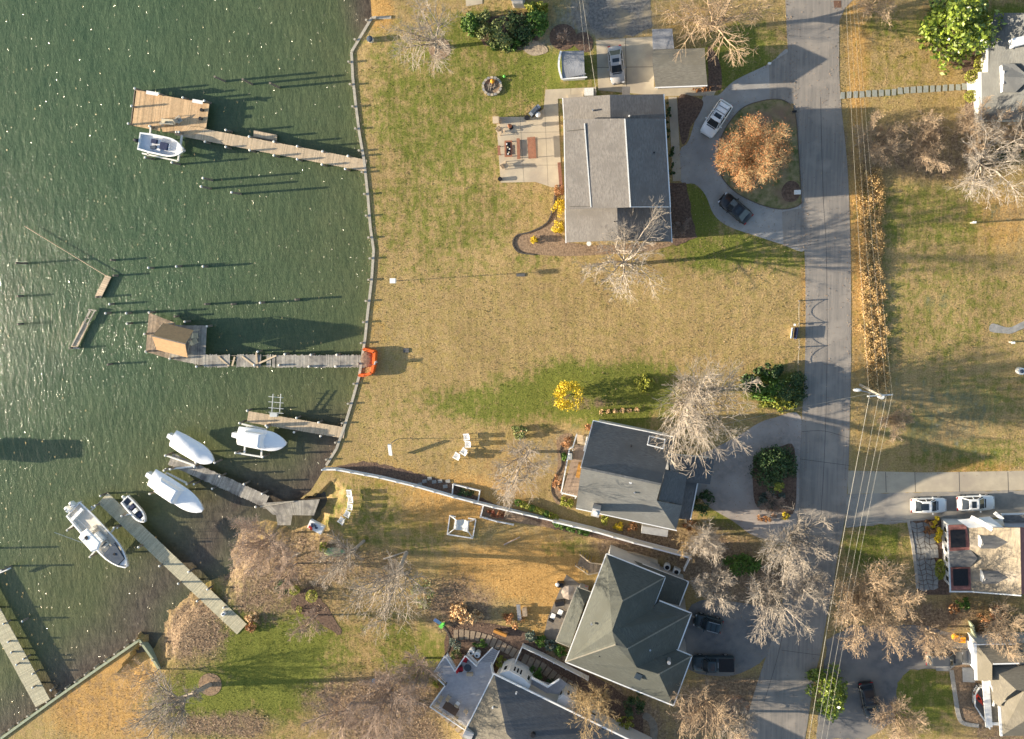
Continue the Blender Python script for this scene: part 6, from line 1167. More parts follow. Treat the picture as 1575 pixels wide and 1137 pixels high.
for i, (px, py) in enumerate(((1468, 979), (1477, 981))):
    t = thing('bin', ('round', 'square')[i] + ' topped yellow bin beside the olive timber fence', 'bin', (*P(px, py)[:2], 0), group='yellow bins by the fence'); yel = mat('yellow_plastic', (.8, .36, .02), None, 3)
    (MB().cyl((0, 0, 0), (0, 0, .8), .38, .42, 12) if i == 0 else MB().box((0, 0, .4), (.75, .7, .8))).build('body', yel, t); (MB().cyl((0, 0, .8), (0, 0, .84), .25, n=10) if i == 0 else MB().box((0, 0, .82), (.35, .35, .05))).build('lid', mat('amber_plastic', (.55, .2, .02), None, 3), t)
t = thing('dock_bench', 'cream and red lounge chairs group piece beside the lower rail of the tan platform', 'bench', (*P(262, 188, DZ)[:2], DZ + .05), rz=-.1); MB().box((0, 0, .4), (1.9, .6, .1)).build('seat', cream, t); MB().box((0, -.35, .7), (1.9, .1, .6), ).build('backrest', timber, t); MB().box((-.8, 0, .2), (.1, .5, .4)).box((.8, 0, .2), (.1, .5, .4)).build('leg', timber, t)
armchair('single reclined chair left of the bench on the tan platform', 251, 188, 2.6, 'platform chairs', timber); armchair('grey chair at the right end of the bench on the tan platform', 276, 184, .6, 'platform chairs', timber)
for i, (px, py) in enumerate(((312, 170), (310, 183))): t = thing('pot', ('upper', 'lower')[i] + ' dark pot at the right end of the tan platform', 'pot', (*P(px, py, DZ)[:2], DZ + .02), group='dark pots on the tan platform'); MB().cyl((0, 0, 0), (0, 0, .4), .2, .24, 10).build('pot', black, t)
for i, (a, b) in enumerate((((225, 142), (243, 145)), ((296, 155), (312, 158)))): t = thing('cleaning_table', ('left', 'right')[i] + ' pale bench shelf along the upper edge of the tan platform', 'table', (*P(*a, DZ)[:2], DZ)); o = (*P(*a, DZ)[:2], DZ); MB(o).beam(P(*a, .9), P(*b, .9), .45, .06).build('top', pile_cap, t); MB(o).beam(P(*a, .5), P(*b, .5), .08, .8).build('support', redwood, t)
t = thing('cooler', 'small white box near the shore end of the long greenish dock', 'box', (*P(345, 943, DZ)[:2], DZ + .02), rz=.8); MB().box((0, 0, .2), (.6, .45, .4)).build('body', gel, t); MB().box((0, 0, .42), (.3, .2, .05)).build('lid', bluegrey, t)
# ================================================================= VEGETATION
def grow(seed, hgt, rad, nl=6, twigs=1.0, up=.55, lean=(0, 0), bole=.28, fork=0, minr=.022):
    """bare branching: returns segments (p, q, r0, r1, level)"""
    rg = random.Random(seed); segs = []
    def branch(p, d, Lb, r, lvl, nseg):
        st = Lb / nseg
        for i in range(nseg):
            j = (.06, .10, .14, .20)[lvl]
            d = (d + Vector((rg.gauss(0, j), rg.gauss(0, j), rg.gauss(0, j) + (.05, .05, .04, .02)[lvl]))).normalized()
            q_ = p + d * st; r1 = r * (1 - .75 * (i + 1) / nseg) if lvl else r * (1 - .3 * (i + 1) / nseg); ra = r * (1 - .75 * i / nseg) if lvl else r * (1 - .3 * i / nseg)
            segs.append((p, q_, max(ra, minr), max(r1, minr * .8), lvl))
            if lvl < 3:
                nch = {0: 0, 1: 2, 2: 3}[lvl]
                if lvl == 1 and i == 0: nch = 1
                if lvl == 1 and twigs > 1: nch += rg.random() < (twigs - 1)
                nch = int(nch * twigs + rg.random()) if lvl == 2 else nch
                for c in range(nch):
                    ax = d.cross(Vector((rg.gauss(0, 1), rg.gauss(0, 1), rg.gauss(0, 1))))
                    if ax.length < 1e-3: continue
                    dd = (Matrix.Rotation(rg.uniform(.45, .95), 3, ax.normalized()) @ d)
                    k = (1 - .55 * i / nseg); branch(q_, dd, Lb * rg.uniform(.38, .62) * k, max(ra * .55, minr), lvl + 1, (0, 6, 4, 3)[lvl + 1] if lvl + 1 < 4 else 2)
            p = q_
        if lvl in (1, 2):
            for c in range(3): branch(p, (d + Vector((rg.gauss(0, .35), rg.gauss(0, .35), rg.gauss(0, .25)))).normalized(), Lb * .36, max(r * .3, minr), lvl + 1, 3)
    r0 = max(.1, hgt * .023); b0 = Vector((0, 0, -.1)); tp = Vector((lean[0] * bole, lean[1] * bole, hgt * bole)); segs.append((b0, tp, r0, r0 * .82, 0))
    for k in range(nl):
        a = 2 * pi * (k + rg.uniform(-.3, .3)) / nl; rr = rad * rg.uniform(.5, .95); tgt = Vector((lean[0] + rr * cos(a), lean[1] + rr * sin(a), hgt * rg.uniform(.72, .95) if k % 2 else hgt * rg.uniform(.5, .8)))
        d = (tgt - tp); Lb = d.length; d = (d.normalized() * .75 + Vector((0, 0, up)) * .35).normalized(); branch(tp - Vector((0, 0, rg.uniform(0, hgt * bole * .25))), d, Lb * 1.0, r0 * .55, 1, 7)
    return segs
def seg_mesh(name, segs, m, parent, k=3):
    if not segs: return
    P0 = np.array([s[0] for s in segs]); P1 = np.array([s[1] for s in segs]); r0 = np.array([s[2] for s in segs]); r1 = np.array([s[3] for s in segs])
    d = P1 - P0; L_ = np.linalg.norm(d, axis=1, keepdims=True); d /= np.maximum(L_, 1e-6); P1 = P1 + d * .01
    ref = np.where(np.abs(d[:, 2:3]) > .9, np.array([[1., 0, 0]]), np.array([[0., 0, 1]])); x = np.cross(d, ref); x /= np.linalg.norm(x, axis=1, keepdims=True); y = np.cross(d, x); V_ = []
    for Pn, rn in ((P0, r0), (P1, r1)):
        for i in range(k): a = 2 * pi * i / k; V_.append(Pn + (x * cos(a) + y * sin(a)) * rn[:, None])
    V_ = np.stack(V_, 1).reshape(-1, 3); n_ = len(segs); b_ = (np.arange(n_) * 2 * k)[:, None, None]
    Fc = np.array([[i, (i + 1) % k, (i + 1) % k + k, i + k] for i in range(k)])[None] + b_
    return fast_mesh(name, V_, Fc.reshape(-1, 4), m, parent)
def fast_mesh(name, V_, Fc, m, parent=None):
    me = bpy.data.meshes.new(name); nf, w_ = Fc.shape; me.vertices.add(len(V_)); me.vertices.foreach_set('co', V_.astype(np.float32).ravel()); me.loops.add(nf * w_); me.loops.foreach_set('vertex_index', Fc.astype(np.int32).ravel())
    me.polygons.add(nf); me.polygons.foreach_set('loop_start', np.arange(0, nf * w_, w_, dtype=np.int32)); me.update(calc_edges=True); me.materials.append(m)
    o_ = bpy.data.objects.new(name, me); C.objects.link(o_)
    if parent: o_.parent = parent
    return o_
bark = {'grey': mat('grey_bark', (.42, .36, .30), (.28, .245, .205), 3, .9), 'pale': mat('pale_bark', (.45, .39, .32), (.32, .28, .235), 3, .9), 'tan': mat('tan_bark', (.48, .36, .24), (.35, .26, .175), 3, .9), 'pink': mat('pinkish_bark', (.42, .32, .26), (.31, .24, .19), 3, .9), 'gold': mat('golden_bark', (.46, .34, .18), (.33, .24, .13), 3, .9)}
def leaves(name, seed, pts, size, m, parent, flat=.5):
    r_ = np.random.RandomState(seed); n_ = len(pts); s = size * r_.uniform(.6, 1.3, n_)[:, None]
    nn = r_.normal(size=(n_, 3)); nn[:, 2] = np.abs(nn[:, 2]) + flat; nn /= np.linalg.norm(nn, axis=1, keepdims=True)
    x = np.cross(nn, r_.normal(size=(n_, 3))); x /= np.linalg.norm(x, axis=1, keepdims=True); y = np.cross(nn, x)
    V_ = np.stack([pts - x * s * .5, pts + y * s * .28, pts + x * s * .5 + nn * s * .1, pts - y * s * .28], 1).reshape(-1, 3)
    return fast_mesh(name, V_, np.arange(n_ * 4).reshape(-1, 4), m, parent)
def bare_tree(label, cpx, rpx, hgt, col='grey', nl=6, twigs=1.0, base=None, seed=1, cat='tree', name='bare_tree', group='leafless winter trees', leaf=None, bole=.28, up=.55, minr=.015):
    zc = hgt * .68; cx, cy, _ = P(*cpx, zc); bx, by, _ = P(*base) if base else (cx, cy, 0); rad = rpx * 118 / F * 1.0 * (1 - zc / 118)
    t = thing(name, label, cat, (bx, by, 0), group=group); segs = grow(seed, hgt, rad * 1.0, nl, twigs, lean=(cx - bx, cy - by), bole=bole, up=up, minr=minr)
    # keep the crown inside its real spread
    lim = rad * 1.12; seg2 = [s for s in segs if hypot(s[1][0] - (cx - bx), s[1][1] - (cy - by)) < lim or s[4] == 0]
    for s_ in ('trunk',): seg_mesh('trunk', [s for s in seg2 if s[4] == 0], bark[col], t, 8)
    seg_mesh('limbs', [s for s in seg2 if s[4] == 1], bark[col], t, 5); seg_mesh('crown', [s for s in seg2 if s[4] >= 2], bark[col], t, 3)
    if leaf:
        m, n_, sz = leaf; rr = np.random.RandomState(seed); ends = [s for s in seg2 if s[4] >= 2]; k = rr.randint(0, len(ends), n_); a = np.array([ends[i][1] for i in k]); leaves('leaves', seed, a + rr.normal(0, .22, a.shape), sz, m, t)
    return t
lf = {}
def leafm(name, c1, c2, rough=.55, spec=.3):
    return mat(name, c1, c2, 1.4, rough, island=.35, spec=spec)
L_or = leafm('dry_orange_leaf', (.35, .13, .045), (.45, .195, .075)); L_tan = leafm('dry_tan_leaf', (.38, .26, .14), (.30, .20, .11)); L_mag = leafm('glossy_green_leaf', (.11, .17, .018), (.22, .27, .035), .35, .5); L_dk = leafm('dark_green_leaf', (.028, .06, .02), (.06, .10, .03), .5)
L_ol = leafm('olive_leaf', (.10, .14, .035), (.19, .21, .075), .5); L_yel = leafm('golden_leaf', (.55, .38, .02), (.62, .48, .03)); L_gr = leafm('fresh_green_leaf', (.06, .13, .02), (.11, .19, .03)); L_rus = leafm('rusty_leaf', (.30, .13, .05), (.4, .22, .1)); L_bei = leafm('beige_dry_leaf', (.52, .33, .16), (.62, .44, .24)); L_blue = leafm('blue_green_leaf', (.07, .10, .075), (.12, .15, .12)); L_yg = leafm('yellow_green_leaf', (.20, .22, .03), (.32, .32, .05)); L_red = leafm('reddish_leaf', (.2, .05, .03), (.25, .12, .05))
def shrub(label, cpx, rx, ry, hgt, m, n_=900, sz=.28, name='shrub', cat='shrub', seed=1, group=None, trunk=False, ball=False, ring=False, z0=.0, clump=14, parent=None, colb='tan'):
    """leafy crown: clumps of leaf-sized faces over a rounded uneven volume"""
    cx, cy, _ = P(*cpx, hgt * .5); k = 118 / F * (1 - hgt / 236); a, b_ = rx * k, ry * k; rg = np.random.RandomState(seed + 77)
    t = thing(name, label, cat, (cx, cy, 0), group=group)
    nc = max(6, clump); u = rg.normal(size=(nc, 3)); u[:, 2] = np.abs(u[:, 2]); u /= np.linalg.norm(u, axis=1, keepdims=True); rad = rg.uniform(.55, .92, (nc, 1)); cc = u * rad * np.array([a, b_, hgt - z0]) + np.array([0, 0, z0])
    if ring: an_ = rg.uniform(0, 2 * pi, nc); q_ = rg.uniform(.55, .8, nc); cc = np.stack([a * q_ * np.cos(an_), b_ * q_ * np.sin(an_), rg.uniform(.25, .95, nc) * hgt], 1)
    if ball: pts = rg.normal(size=(n_, 3)); pts /= np.linalg.norm(pts, axis=1, keepdims=True); pts = pts * rg.uniform(.85, 1, (n_, 1)) * np.array([a, b_, (hgt - z0) / 2]) + np.array([0, 0, (hgt + z0) / 2])
    else:
        i = rg.randint(0, nc, n_); cr = min(a, b_) * .38; v = rg.normal(size=(n_, 3)); v /= np.linalg.norm(v, axis=1, keepdims=True); v[:, 2] = v[:, 2] * .7 + .2; pts = cc[i] + v * cr * rg.uniform(.5, 1.0, (n_, 1)); pts[:, 2] = np.maximum(pts[:, 2], .06)
    leaves('crown', seed, pts, sz, m, t, .3)
    core = MB(); 
    for j in range(3 if trunk else 2): an = rg.uniform(0, 6.28); core.cyl((0, 0, -.05), (a * .3 * cos(an), b_ * .3 * sin(an), hgt * .6), .05 + hgt * .012, .03, 6)
    core.build('trunk' if trunk else 'stems', bark[colb], t)
    return t
# ---- leafless trees
T = bare_tree
T('grey leafless tree with wide crown in a ring bed on the upper lawn', (655, 48), 76, 10.5, 'grey', 7, .9, base=(674, 74), seed=11)
T('tan leafless tree cut by the top edge beside the road above the carport', (1100, 20), 80, 11, 'tan', 7, 1.0, seed=12)
T('leafless bush like tree at the top edge right of the road', (1345, 0), 48, 6, 'tan', 6, 1.0, seed=13)
T('round orange leaved tree on the driveway island', (1157, 236), 50, 8.5, 'gold', 13, 1.8, seed=14, name='orange_tree', leaf=(L_or, 15000, .13), group=None, bole=.16, up=.3)
T('pale leafless tree overlapping the lower end of the ranch house', (968, 390), 92, 10.5, 'pale', 8, .9, base=(957, 408), seed=15)
T('largest pale leafless tree with dense crown above the slate roofed house', (1078, 630), 88, 13, 'pale', 11, 1.15, base=(1060, 600), seed=16, bole=.2)
T('grey tan leafless tree on the lawn between the chairs and the narrow deck', (793, 720), 58, 9, 'grey', 7, 1.1, base=(815, 695), seed=17)
T('pale dense leafless tree overhanging the paver driveway mouth', (1222, 842), 60, 10.5, 'pale', 8, 1.1, seed=18)
T('pale leafless tree whose crown hangs over the road edge, lowest of the roadside group', (1190, 922), 58, 10, 'pale', 8, 1.1, seed=19)
T('second crown tree leaning over the street between the roadside bare trees', (1248, 908), 34, 9, 'pale', 6, 1.2, seed=20)
T('tan leafless tree at the end of the white privacy fence', (1085, 828), 36, 7.5, 'pale', 7, 1.2, seed=21)
T('pale leafless tree beside the hipped house above the off-road car', (1100, 905), 36, 8, 'pale', 7, 1.3, seed=22)
T('big tan brown dense tree on the right side of the street', (1346, 928), 70, 10, 'tan', 10, 1.5, seed=23, leaf=(L_tan, 5000, .16), bole=.16, up=.35)
T('grey leafless tree with pale limbs leaning over the leafy shore garden', (600, 922), 70, 13, 'grey', 8, 1.0, base=(625, 850), seed=24, bole=.38)
T('pinkish brown twiggy tree at the wooded shore beside the grey landing', (400, 836), 62, 6.5, 'pink', 10, 1.4, seed=25)
T('fine grey leafless tree leaning left from the ring bed on the green lawn', (255, 1078), 78, 15, 'grey', 8, 1.0, base=(323, 1053), seed=26, bole=.5)
T('wide pinkish brown tree crown at the bottom beside the angular deck', (590, 1080), 78, 9, 'pink', 9, 1.3, seed=27)
T('second pinkish tree crown at the bottom edge', (520, 1110), 50, 8, 'pink', 7, 1.2, seed=28)
T('smaller pinkish crown near the lower left corner of the deck', (640, 1035), 44, 7, 'pink', 7, 1.2, seed=29)
T('golden limbed leafless tree between the two lower houses', (905, 1085), 50, 8, 'gold', 8, 1.0, base=(935, 1060), seed=30)
T('tan leafless tree at the bottom edge right of the hipped house', (1090, 1100), 64, 9, 'tan', 8, 1.0, seed=31)
T('grey tan leafless tree touching the street edge at the bottom', (1140, 1125), 40, 8, 'grey', 7, 1.0, seed=32)
T('tan tree at the bottom edge right of the black car', (1385, 1108), 48, 6.5, 'tan', 8, 1.2, seed=33)
T('small leafless tree over the dark hatchback', (1438, 985), 34, 6.5, 'tan', 6, 1.0, seed=34)
T('leafless tree at the right edge above the tan roofed house', (1552, 965), 42, 9, 'tan', 7, 1.1, seed=35)
T('leafless tan tree left of the thicket beside the hedge top', (1350, 218), 38, 5.5, 'tan', 8, 1.3, seed=36, up=.3)
T('dense tan thicket tree in the middle of the upper right scrub', (1432, 218), 44, 6, 'tan', 8, 1.3, seed=37)
T('tan thicket tree beside the upper right house corner', (1500, 205), 46, 6.5, 'tan', 8, 1.3, seed=38)
T('large pale limbed leafless tree at the right edge above the dry lawn', (1535, 245), 66, 10, 'pale', 8, .9, base=(1492, 256), seed=39)
T('small reddish tan leafless bush tree below the utility pole', (1378, 648), 28, 4.5, 'tan', 7, 1.2, seed=40)
T('tangled grey tree in the shore brush left of the leaning tree', (525, 862), 46, 9, 'grey', 7, .8, base=(560, 832), bole=.5, seed=41)
T('tangled pinkish tree in the brush below the twiggy shore tree', (440, 880), 46, 5.5, 'pink', 6, .9, seed=42)
T('small leafless tree spreading over the green lawn edge bed', (475, 960), 30, 5, 'pink', 6, 1.0, seed=43)
T('sparse brown twiggy bush on the dark bed by the paver driveway', (1190, 775), 22, 2.5, 'pink', 7, 1.0, seed=44, group='small twiggy bushes')
T('brown twiggy bush in the ring bed by the gravel lot', (866, 56), 12, 2, 'pink', 6, .8, seed=45, group='small twiggy bushes')
T('pale twiggy bush beside the two roadside trees over the green bush', (1060, 835), 26, 5, 'gold', 6, 1.0, seed=46)
T('dry twiggy plant at the corner bed of the ranch house', (1045, 352), 20, 1.6, 'pink', 7, 1.0, seed=47, group='small twiggy bushes')
T('fine twiggy tree over the beach bank at lower left', (225, 1045), 50, 5, 'tan', 7, 1.0, seed=48)
T('round twiggy crown overlapping the lower mulch ring near the street', (1134, 1088), 18, 3, 'grey', 6, 1.0, seed=49, group='small twiggy bushes')
T('tan thicket tree at the far right edge under the upper right house', (1568, 205), 40, 6, 'tan', 7, 1.2, seed=50)
# ---- evergreens and shrubs
S = shrub
S('large glossy yellow green magnolia at the top right beside the grey roof', (1482, 38), 52, 50, 7.5, L_mag, 3600, .55, 'magnolia_tree', 'tree', 1, trunk=True, clump=44)
S('glossy yellow green evergreen at the street under the overhead wires', (1276, 1072), 32, 42, 6, L_mag, 2000, .45, 'evergreen_tree', 'tree', 2, trunk=True, clump=30)
for i, (px, py, rx, ry, m, lab) in enumerate(((722, 33, 14, 16, L_gr, 'bright green left end'), (745, 38, 20, 22, L_ol, 'pale olive left'), (772, 45, 24, 26, L_ol, 'tall olive middle'), (800, 42, 24, 26, L_dk, 'dark right'), (825, 35, 20, 24, L_gr, 'green right end'), (780, 68, 30, 9, L_gr, 'low front'), (822, 12, 20, 12, L_yg, 'yellow green back'))): S(lab + ' shrub of the evergreen group at the top of the upper lawn', (px, py), rx, ry, 2.8 + (i == 2) * 1.0 - (i == 5) * 1.6, m, 1300, .34, seed=10 + i, group='evergreen shrubs at the top', clump=22)
S('bright yellow conical shrub on the green strip of lawn', (876, 609), 24, 24, 2.9, L_yel, 2200, .22, seed=20, clump=34, ring=True)
S('dark stems in the yellow shrub top', (877, 606), 1, 1, .5, L_rus, 10, .1, seed=21) if False else None
for i, (px, py, rx, ry, m, h_, lab) in enumerate(((1180, 595, 26, 22, L_gr, 2.6, 'green left'), (1215, 600, 26, 28, L_dk, 3.0, 'dark right'), (1200, 622, 28, 12, L_yg, 1.6, 'yellow green front'), (1155, 590, 18, 16, L_dk, 2.2, 'dark inner'), (992, 590, 16, 12, L_yg, 1.5, 'small yellow green far left'), (1185, 570, 30, 12, L_dk, 2.4, 'dark back'))): S(lab + ' rhododendron between the big pale tree and the road', (px, py), rx, ry, h_, m, 1200, .32, seed=30 + i, group='rhododendrons near the road', clump=20)
S('large dark green round bush on the shaded driveway island', (1190, 722), 34, 36, 3.4, L_dk, 3000, .32, seed=40, clump=36)
S('small yellow green tip bush at the lower part of the dark island bush', (1195, 746), 9, 8, 3.3, L_yg, 250, .28, seed=41, z0=2.6)
S('blue green low bush below the dark island bush', (1186, 770), 24, 15, 1.7, L_blue, 900, .26, seed=42)
S('green mounded bush between the roadside trees', (1140, 872), 32, 18, 2.2, L_gr, 1500, .3, seed=43, clump=22)
S('dark bush in the corner by the slate house porch', (1080, 774), 18, 24, 1.8, L_dk, 900, .28, seed=44)
S('yellow shrub at the left of the cedar roofed house, above the planter', (1443, 815), 9, 23, 2.2, L_yel, 1000, .24, seed=45, clump=16); S('rusty shrub left of the yellow shrub by the cedar roofed house', (1432, 812), 8, 14, 1.4, L_rus, 450, .24, seed=46)
S('clipped green block shrub below the white planter by the cedar roofed house', (1446, 876), 7, 16, 1.6, L_yg, 700, .2, seed=47, ball=True)
for i in range(9): S(('first', 'second', 'third', 'fourth', 'fifth', 'sixth', 'seventh', 'eighth', 'ninth')[i] + ' round shrub from the left in the row behind the white fence', (797 + i * 7.2, 773 + i * 2.9), 5.5, 5.5, .9, L_yg if i % 3 else L_gr, 260, .18, seed=50 + i, group='round shrubs along the white fence', ball=True)
for i in range(6): S(('first', 'second', 'third', 'fourth', 'fifth', 'sixth')[i] + ' fresh green holly from the left on the lawn side of the privacy fence', (856 + i * 9, 806 + i * 2.8), 6, 6, .9, L_gr, 240, .26, seed=60 + i, group='hollies along the privacy fence')
S('dark clipped bush at the left end of the lawn garden bed', (433, 905), 13, 15, 1.8, L_dk, 800, .2, seed=70); S('smooth yellow green ball shrub in the garden bed', (453, 908), 9, 8, 1.3, L_yg, 700, .14, seed=71, ball=True); S('second ball shrub right in the garden bed', (479, 917), 10, 11, 1.6, L_yg, 700, .16, seed=72, ball=True); S('tiny yellow green shrub below the ball shrubs', (460, 938), 5, 7, .8, L_yg, 200, .16, seed=73, ball=True); S('green shrub under the leaning bare tree beside the dark hedge shade', (648, 915), 22, 22, 1.6, L_ol, 800, .2, seed=74); S('green tuft by the overturned boat', (498, 842), 10, 9, 1.0, L_yg, 300, .24, seed=75)
S('wide beige dry leaved shrub by the small slide', (712, 946), 32, 16, 1.6, L_bei, 1500, .42, seed=76, clump=26, name='dry_shrub')
for i, (px, py) in enumerate(((818, 980), (832, 988), (846, 994), (862, 1003))): S(('first', 'second', 'third', 'last')[i] + ' holly in the row outside the thin white fence corner', (px, py), 10, 10, 1.5, L_gr if i % 2 else L_blue, 450, .32, seed=80 + i, group='hollies outside the thin fence')
S('yellow green rounded shrub beside the grey stair', (770, 1020), 10, 12, 1.5, L_yg, 600, .18, seed=85); S('blue grey small spruce at the deck corner', (700, 992), 10, 10, 2.0, L_blue, 500, .2, seed=86); S('brown green bush below the small spruce', (702, 1008), 10, 12, 1.3, L_ol, 400, .2, seed=87); S('dark low bush above the white barrels', (738, 990), 16, 8, .9, L_gr, 500, .2, seed=88); S('round green bush inside the thin white fence', (823, 1037), 14, 11, 1.6, L_gr, 700, .22, seed=89); S('green bush beside the balcony', (848, 1050), 10, 6, 1.2, L_dk, 300, .22, seed=90)
S('green plant at the left corner of the deck', (672, 1052), 9, 7, .9, L_yg, 300, .2, seed=91)
for i, (px, py, rx, ry, m, lab) in enumerate(((859, 319, 10, 12, L_yel, 'larger golden'), (858, 350, 9, 10, L_yel, 'lower golden'), (820, 369, 5, 5, L_yel, 'small golden'), (859, 292, 7, 8, L_rus, 'rusty upper'))): S(lab + ' shrub in the curved bed by the ranch house', (px, py), rx * 1.1, ry * 1.1, 1.2, m, 700, .16, seed=100 + i, group='shrubs in the curved bed', clump=18)
for i, (px, py, rx, ry, m, lab) in enumerate(((868, 771, 7, 8, L_yg, 'left green'), (876, 775, 7, 7, L_yg, 'right green'), (872, 682, 9, 10, L_rus, 'rusty upper'), (868, 703, 5, 7, L_gr, 'small green'), (858, 745, 9, 16, L_rus, 'wide rusty lower'), (905, 658, 6, 6, L_rus, 'rusty corner'))): S(lab + ' shrub around the narrow white deck', (px, py), rx, ry, 1.0, m, 380, .2, seed=110 + i, group='shrubs around the narrow deck')
for i, (px, py, m, lab) in enumerate(((930, 802, L_yg, 'olive'), (951, 810, L_yel, 'golden'), (972, 812, L_rus, 'rusty'))): S(lab + ' shrub between the slate roofed house and the privacy fence', (px, py), 8, 8, 1.2, m, 380, .2, seed=120 + i, group='shrubs behind the slate house')
S('round green clipped shrub above the white entry steps', (1495, 118), 10, 10, 1.2, L_yg, 700, .14, seed=130, ball=True); S('round green clipped shrub below the white entry steps', (1493, 148), 9, 9, 1.1, L_yg, 650, .14, seed=131, ball=True); S('clipped green block hedge by the white eave at upper right', (1507, 98), 8, 13, 1.2, L_yg, 700, .16, seed=132, ball=True)
S('green olive shrub beside the bare lawn tree', (800, 664), 15, 12, 1.6, L_ol, 700, .22, seed=133); S('dark green bush at the corner of the bottom house roof', (975, 1085), 18, 22, 2.6, L_dk, 1000, .26, seed=134); S('yellow tipped shrub at the bottom house corner', (962, 1115), 14, 10, 2.0, L_yg, 500, .24, seed=135); S('golden small shrub under the golden limbed tree', (935, 1122), 8, 6, 1.5, L_yel, 250, .22, seed=136)
S('dry tan grass clump at the shore end of the long dock', (385, 950), 14, 10, 1.0, L_bei, 500, .3, seed=137, name='ornamental_grass'); S('brown grey grass clump above the lawn corner by the long dock', (386, 965), 12, 10, 1.0, L_rus, 400, .26, seed=138, name='ornamental_grass'); S('green red shrub by the olive timber fence', (1483, 930), 12, 9, 1.4, L_gr, 400, .24, seed=139); S('rusty shrub left of the green one above the bins', (1468, 938), 10, 7, 1.1, L_rus, 300, .24, seed=140); S('reddish shrub at the right edge above the short white fence', (1540, 945), 14, 10, 1.6, L_red, 400, .24, seed=141); S('pinkish shrub between the fences at lower right', (1514, 965), 12, 18, 1.8, L_rus, 500, .2, seed=142)
S('mixed low flower shrubs inside the lower white rail enclosure', (765, 789), 18, 8, .8, L_red, 500, .22, seed=143); S('dark leafy plants inside the upper white rail enclosure', (717, 758), 17, 8, .7, L_dk, 350, .22, seed=144)
S('yellow tuft at the end of the shaded driveway island', (1208, 795), 6, 7, .9, L_yel, 200, .2, seed=145); S('rusty brush between the pale tree and the paver driveway', (1180, 797), 18, 7, .8, L_rus, 300, .22, seed=146); S('rust coloured shrub beside the porch corner of the slate house', (1063, 808), 14, 9, 1.3, L_rus, 400, .22, seed=147); S('orange brown brush over the amber bench', (790, 955), 22, 14, .9, L_rus, 500, .24, seed=148)
S('ivy green mass right of the trees at the right edge', (1560, 232), 20, 14, 1.2, L_dk, 700, .28, seed=149); S('row of tan perennials beside the carport', (1078, 137), 22, 4, .5, L_rus, 300, .2, seed=150); S('dark low shrubs along the front wall of the ranch house, upper part', (1028, 185), 5, 32, 1.0, L_dk, 600, .22, seed=151); S('dark low shrubs along the front wall of the ranch house, lower part', (1033, 250), 5, 28, 1.0, L_dk, 500, .22, seed=152)
for i, (px, py) in enumerate(((925, 634), (935, 633), (946, 633), (957, 632), (968, 632), (979, 631))): S('slender dry grass clump casting a comb shadow, number %d from the left' % (i + 1) if False else ('first', 'second', 'third', 'fourth', 'fifth', 'sixth')[i] + ' small dry clump from the left above the slate roofed house', (px, py), 4, 4, .8, L_bei, 80, .2, seed=160 + i, group='dry clumps above the slate house', name='ornamental_grass')
# hedge: long untrimmed tan hedge along the right side of the road
t = thing('hedge', 'long shaggy tan leaved hedge strip along the right verge of the road', 'hedge', (*P(1348, 430)[:2], 0)); o = np.array(P(1348, 430)[:2] + (0,)); rg = np.random.RandomState(5)
cl = np.array([P(1341 + (0 if y < 420 else (y - 420) * .07) + x, y, .8) for y in range(262, 600, 5) for x in (-13, -4, 6, 14)]); cl = cl - o; cl[:, 2] = rg.uniform(.05, .36, len(cl)); cl[:, :2] += rg.normal(0, .25, (len(cl), 2))
i = rg.randint(0, len(cl), 22000); v = rg.normal(size=(22000, 3)); v /= np.linalg.norm(v, axis=1, keepdims=True); pts = cl[i] + v * np.array([1, 1, .6]) * rg.uniform(.12, .5, (22000, 1)); pts[:, 2] = np.maximum(pts[:, 2], .05)
tag(leaves('foliage', 6, pts, .17, leafm('tan_hedge_leaf', (.46, .30, .12), (.58, .40, .18)), t, .1), kind='stuff')
st_ = MB()
for y in range(265, 600, 12): a = np.array(P(1345, y)) - o; st_.cyl((a[0], a[1], 0), (a[0] + .1, a[1], .4), .04, n=5)
tag(st_.build('stems', bark['tan'], t), kind='stuff')
# fallen bleached trunks and driftwood
for i, (a, b, lab) in enumerate((((449, 857), (462, 850), 'bleached fallen branch in the shore brush'), ((590, 860), (626, 848), 'short leaning log at the foot of the leaning tree'), ((775, 838), (800, 826), 'reddish pile of sticks on the orange lawn'))):
    t = thing('fallen_log', lab, 'log', (*P(*a)[:2], .1)); MB((*P(*a)[:2], .1)).cyl(P(*a, .15), P(*b, .3), .12, .06, 7).build('log', bark['pale' if i < 2 else 'pink'], t)
# ---- grass tufts, only where there is turf
skip = [U_PX, isl_px, road_px, PATIO, [(903, -60), (1100, -60), (1100, 150), (840, 150), (840, 40)], [(858, 145), (1048, 145), (1050, 376), (868, 376)], [(1300, 722), (1700, 720), (1700, 920), (1395, 920), (1395, 812), (1300, 812)], [(1258, 962), (1600, 955), (1600, 1160), (1258, 1160)], [(850, 845), (1200, 845), (1160, 1090), (900, 1090)], [(650, 960), (1030, 985), (1010, 1160), (650, 1160)],
        [(865, 645), (1232, 640), (1232, 830), (880, 800)], [(1505, 10), (1640, 10), (1640, 190), (1505, 190)], [(1025, 145), (1110, 145), (1110, 300), (1090, 300), (1025, 380)]]
tp, ok, uvp = TP
for s in skip: ok &= ~inside(np.stack(PIX(tp, 0), 1), np.array([p[:2] for p in s]))
tp = tp[ok]; rg = np.random.RandomState(8); n_ = len(tp); cu, cv_ = PIX(tp)
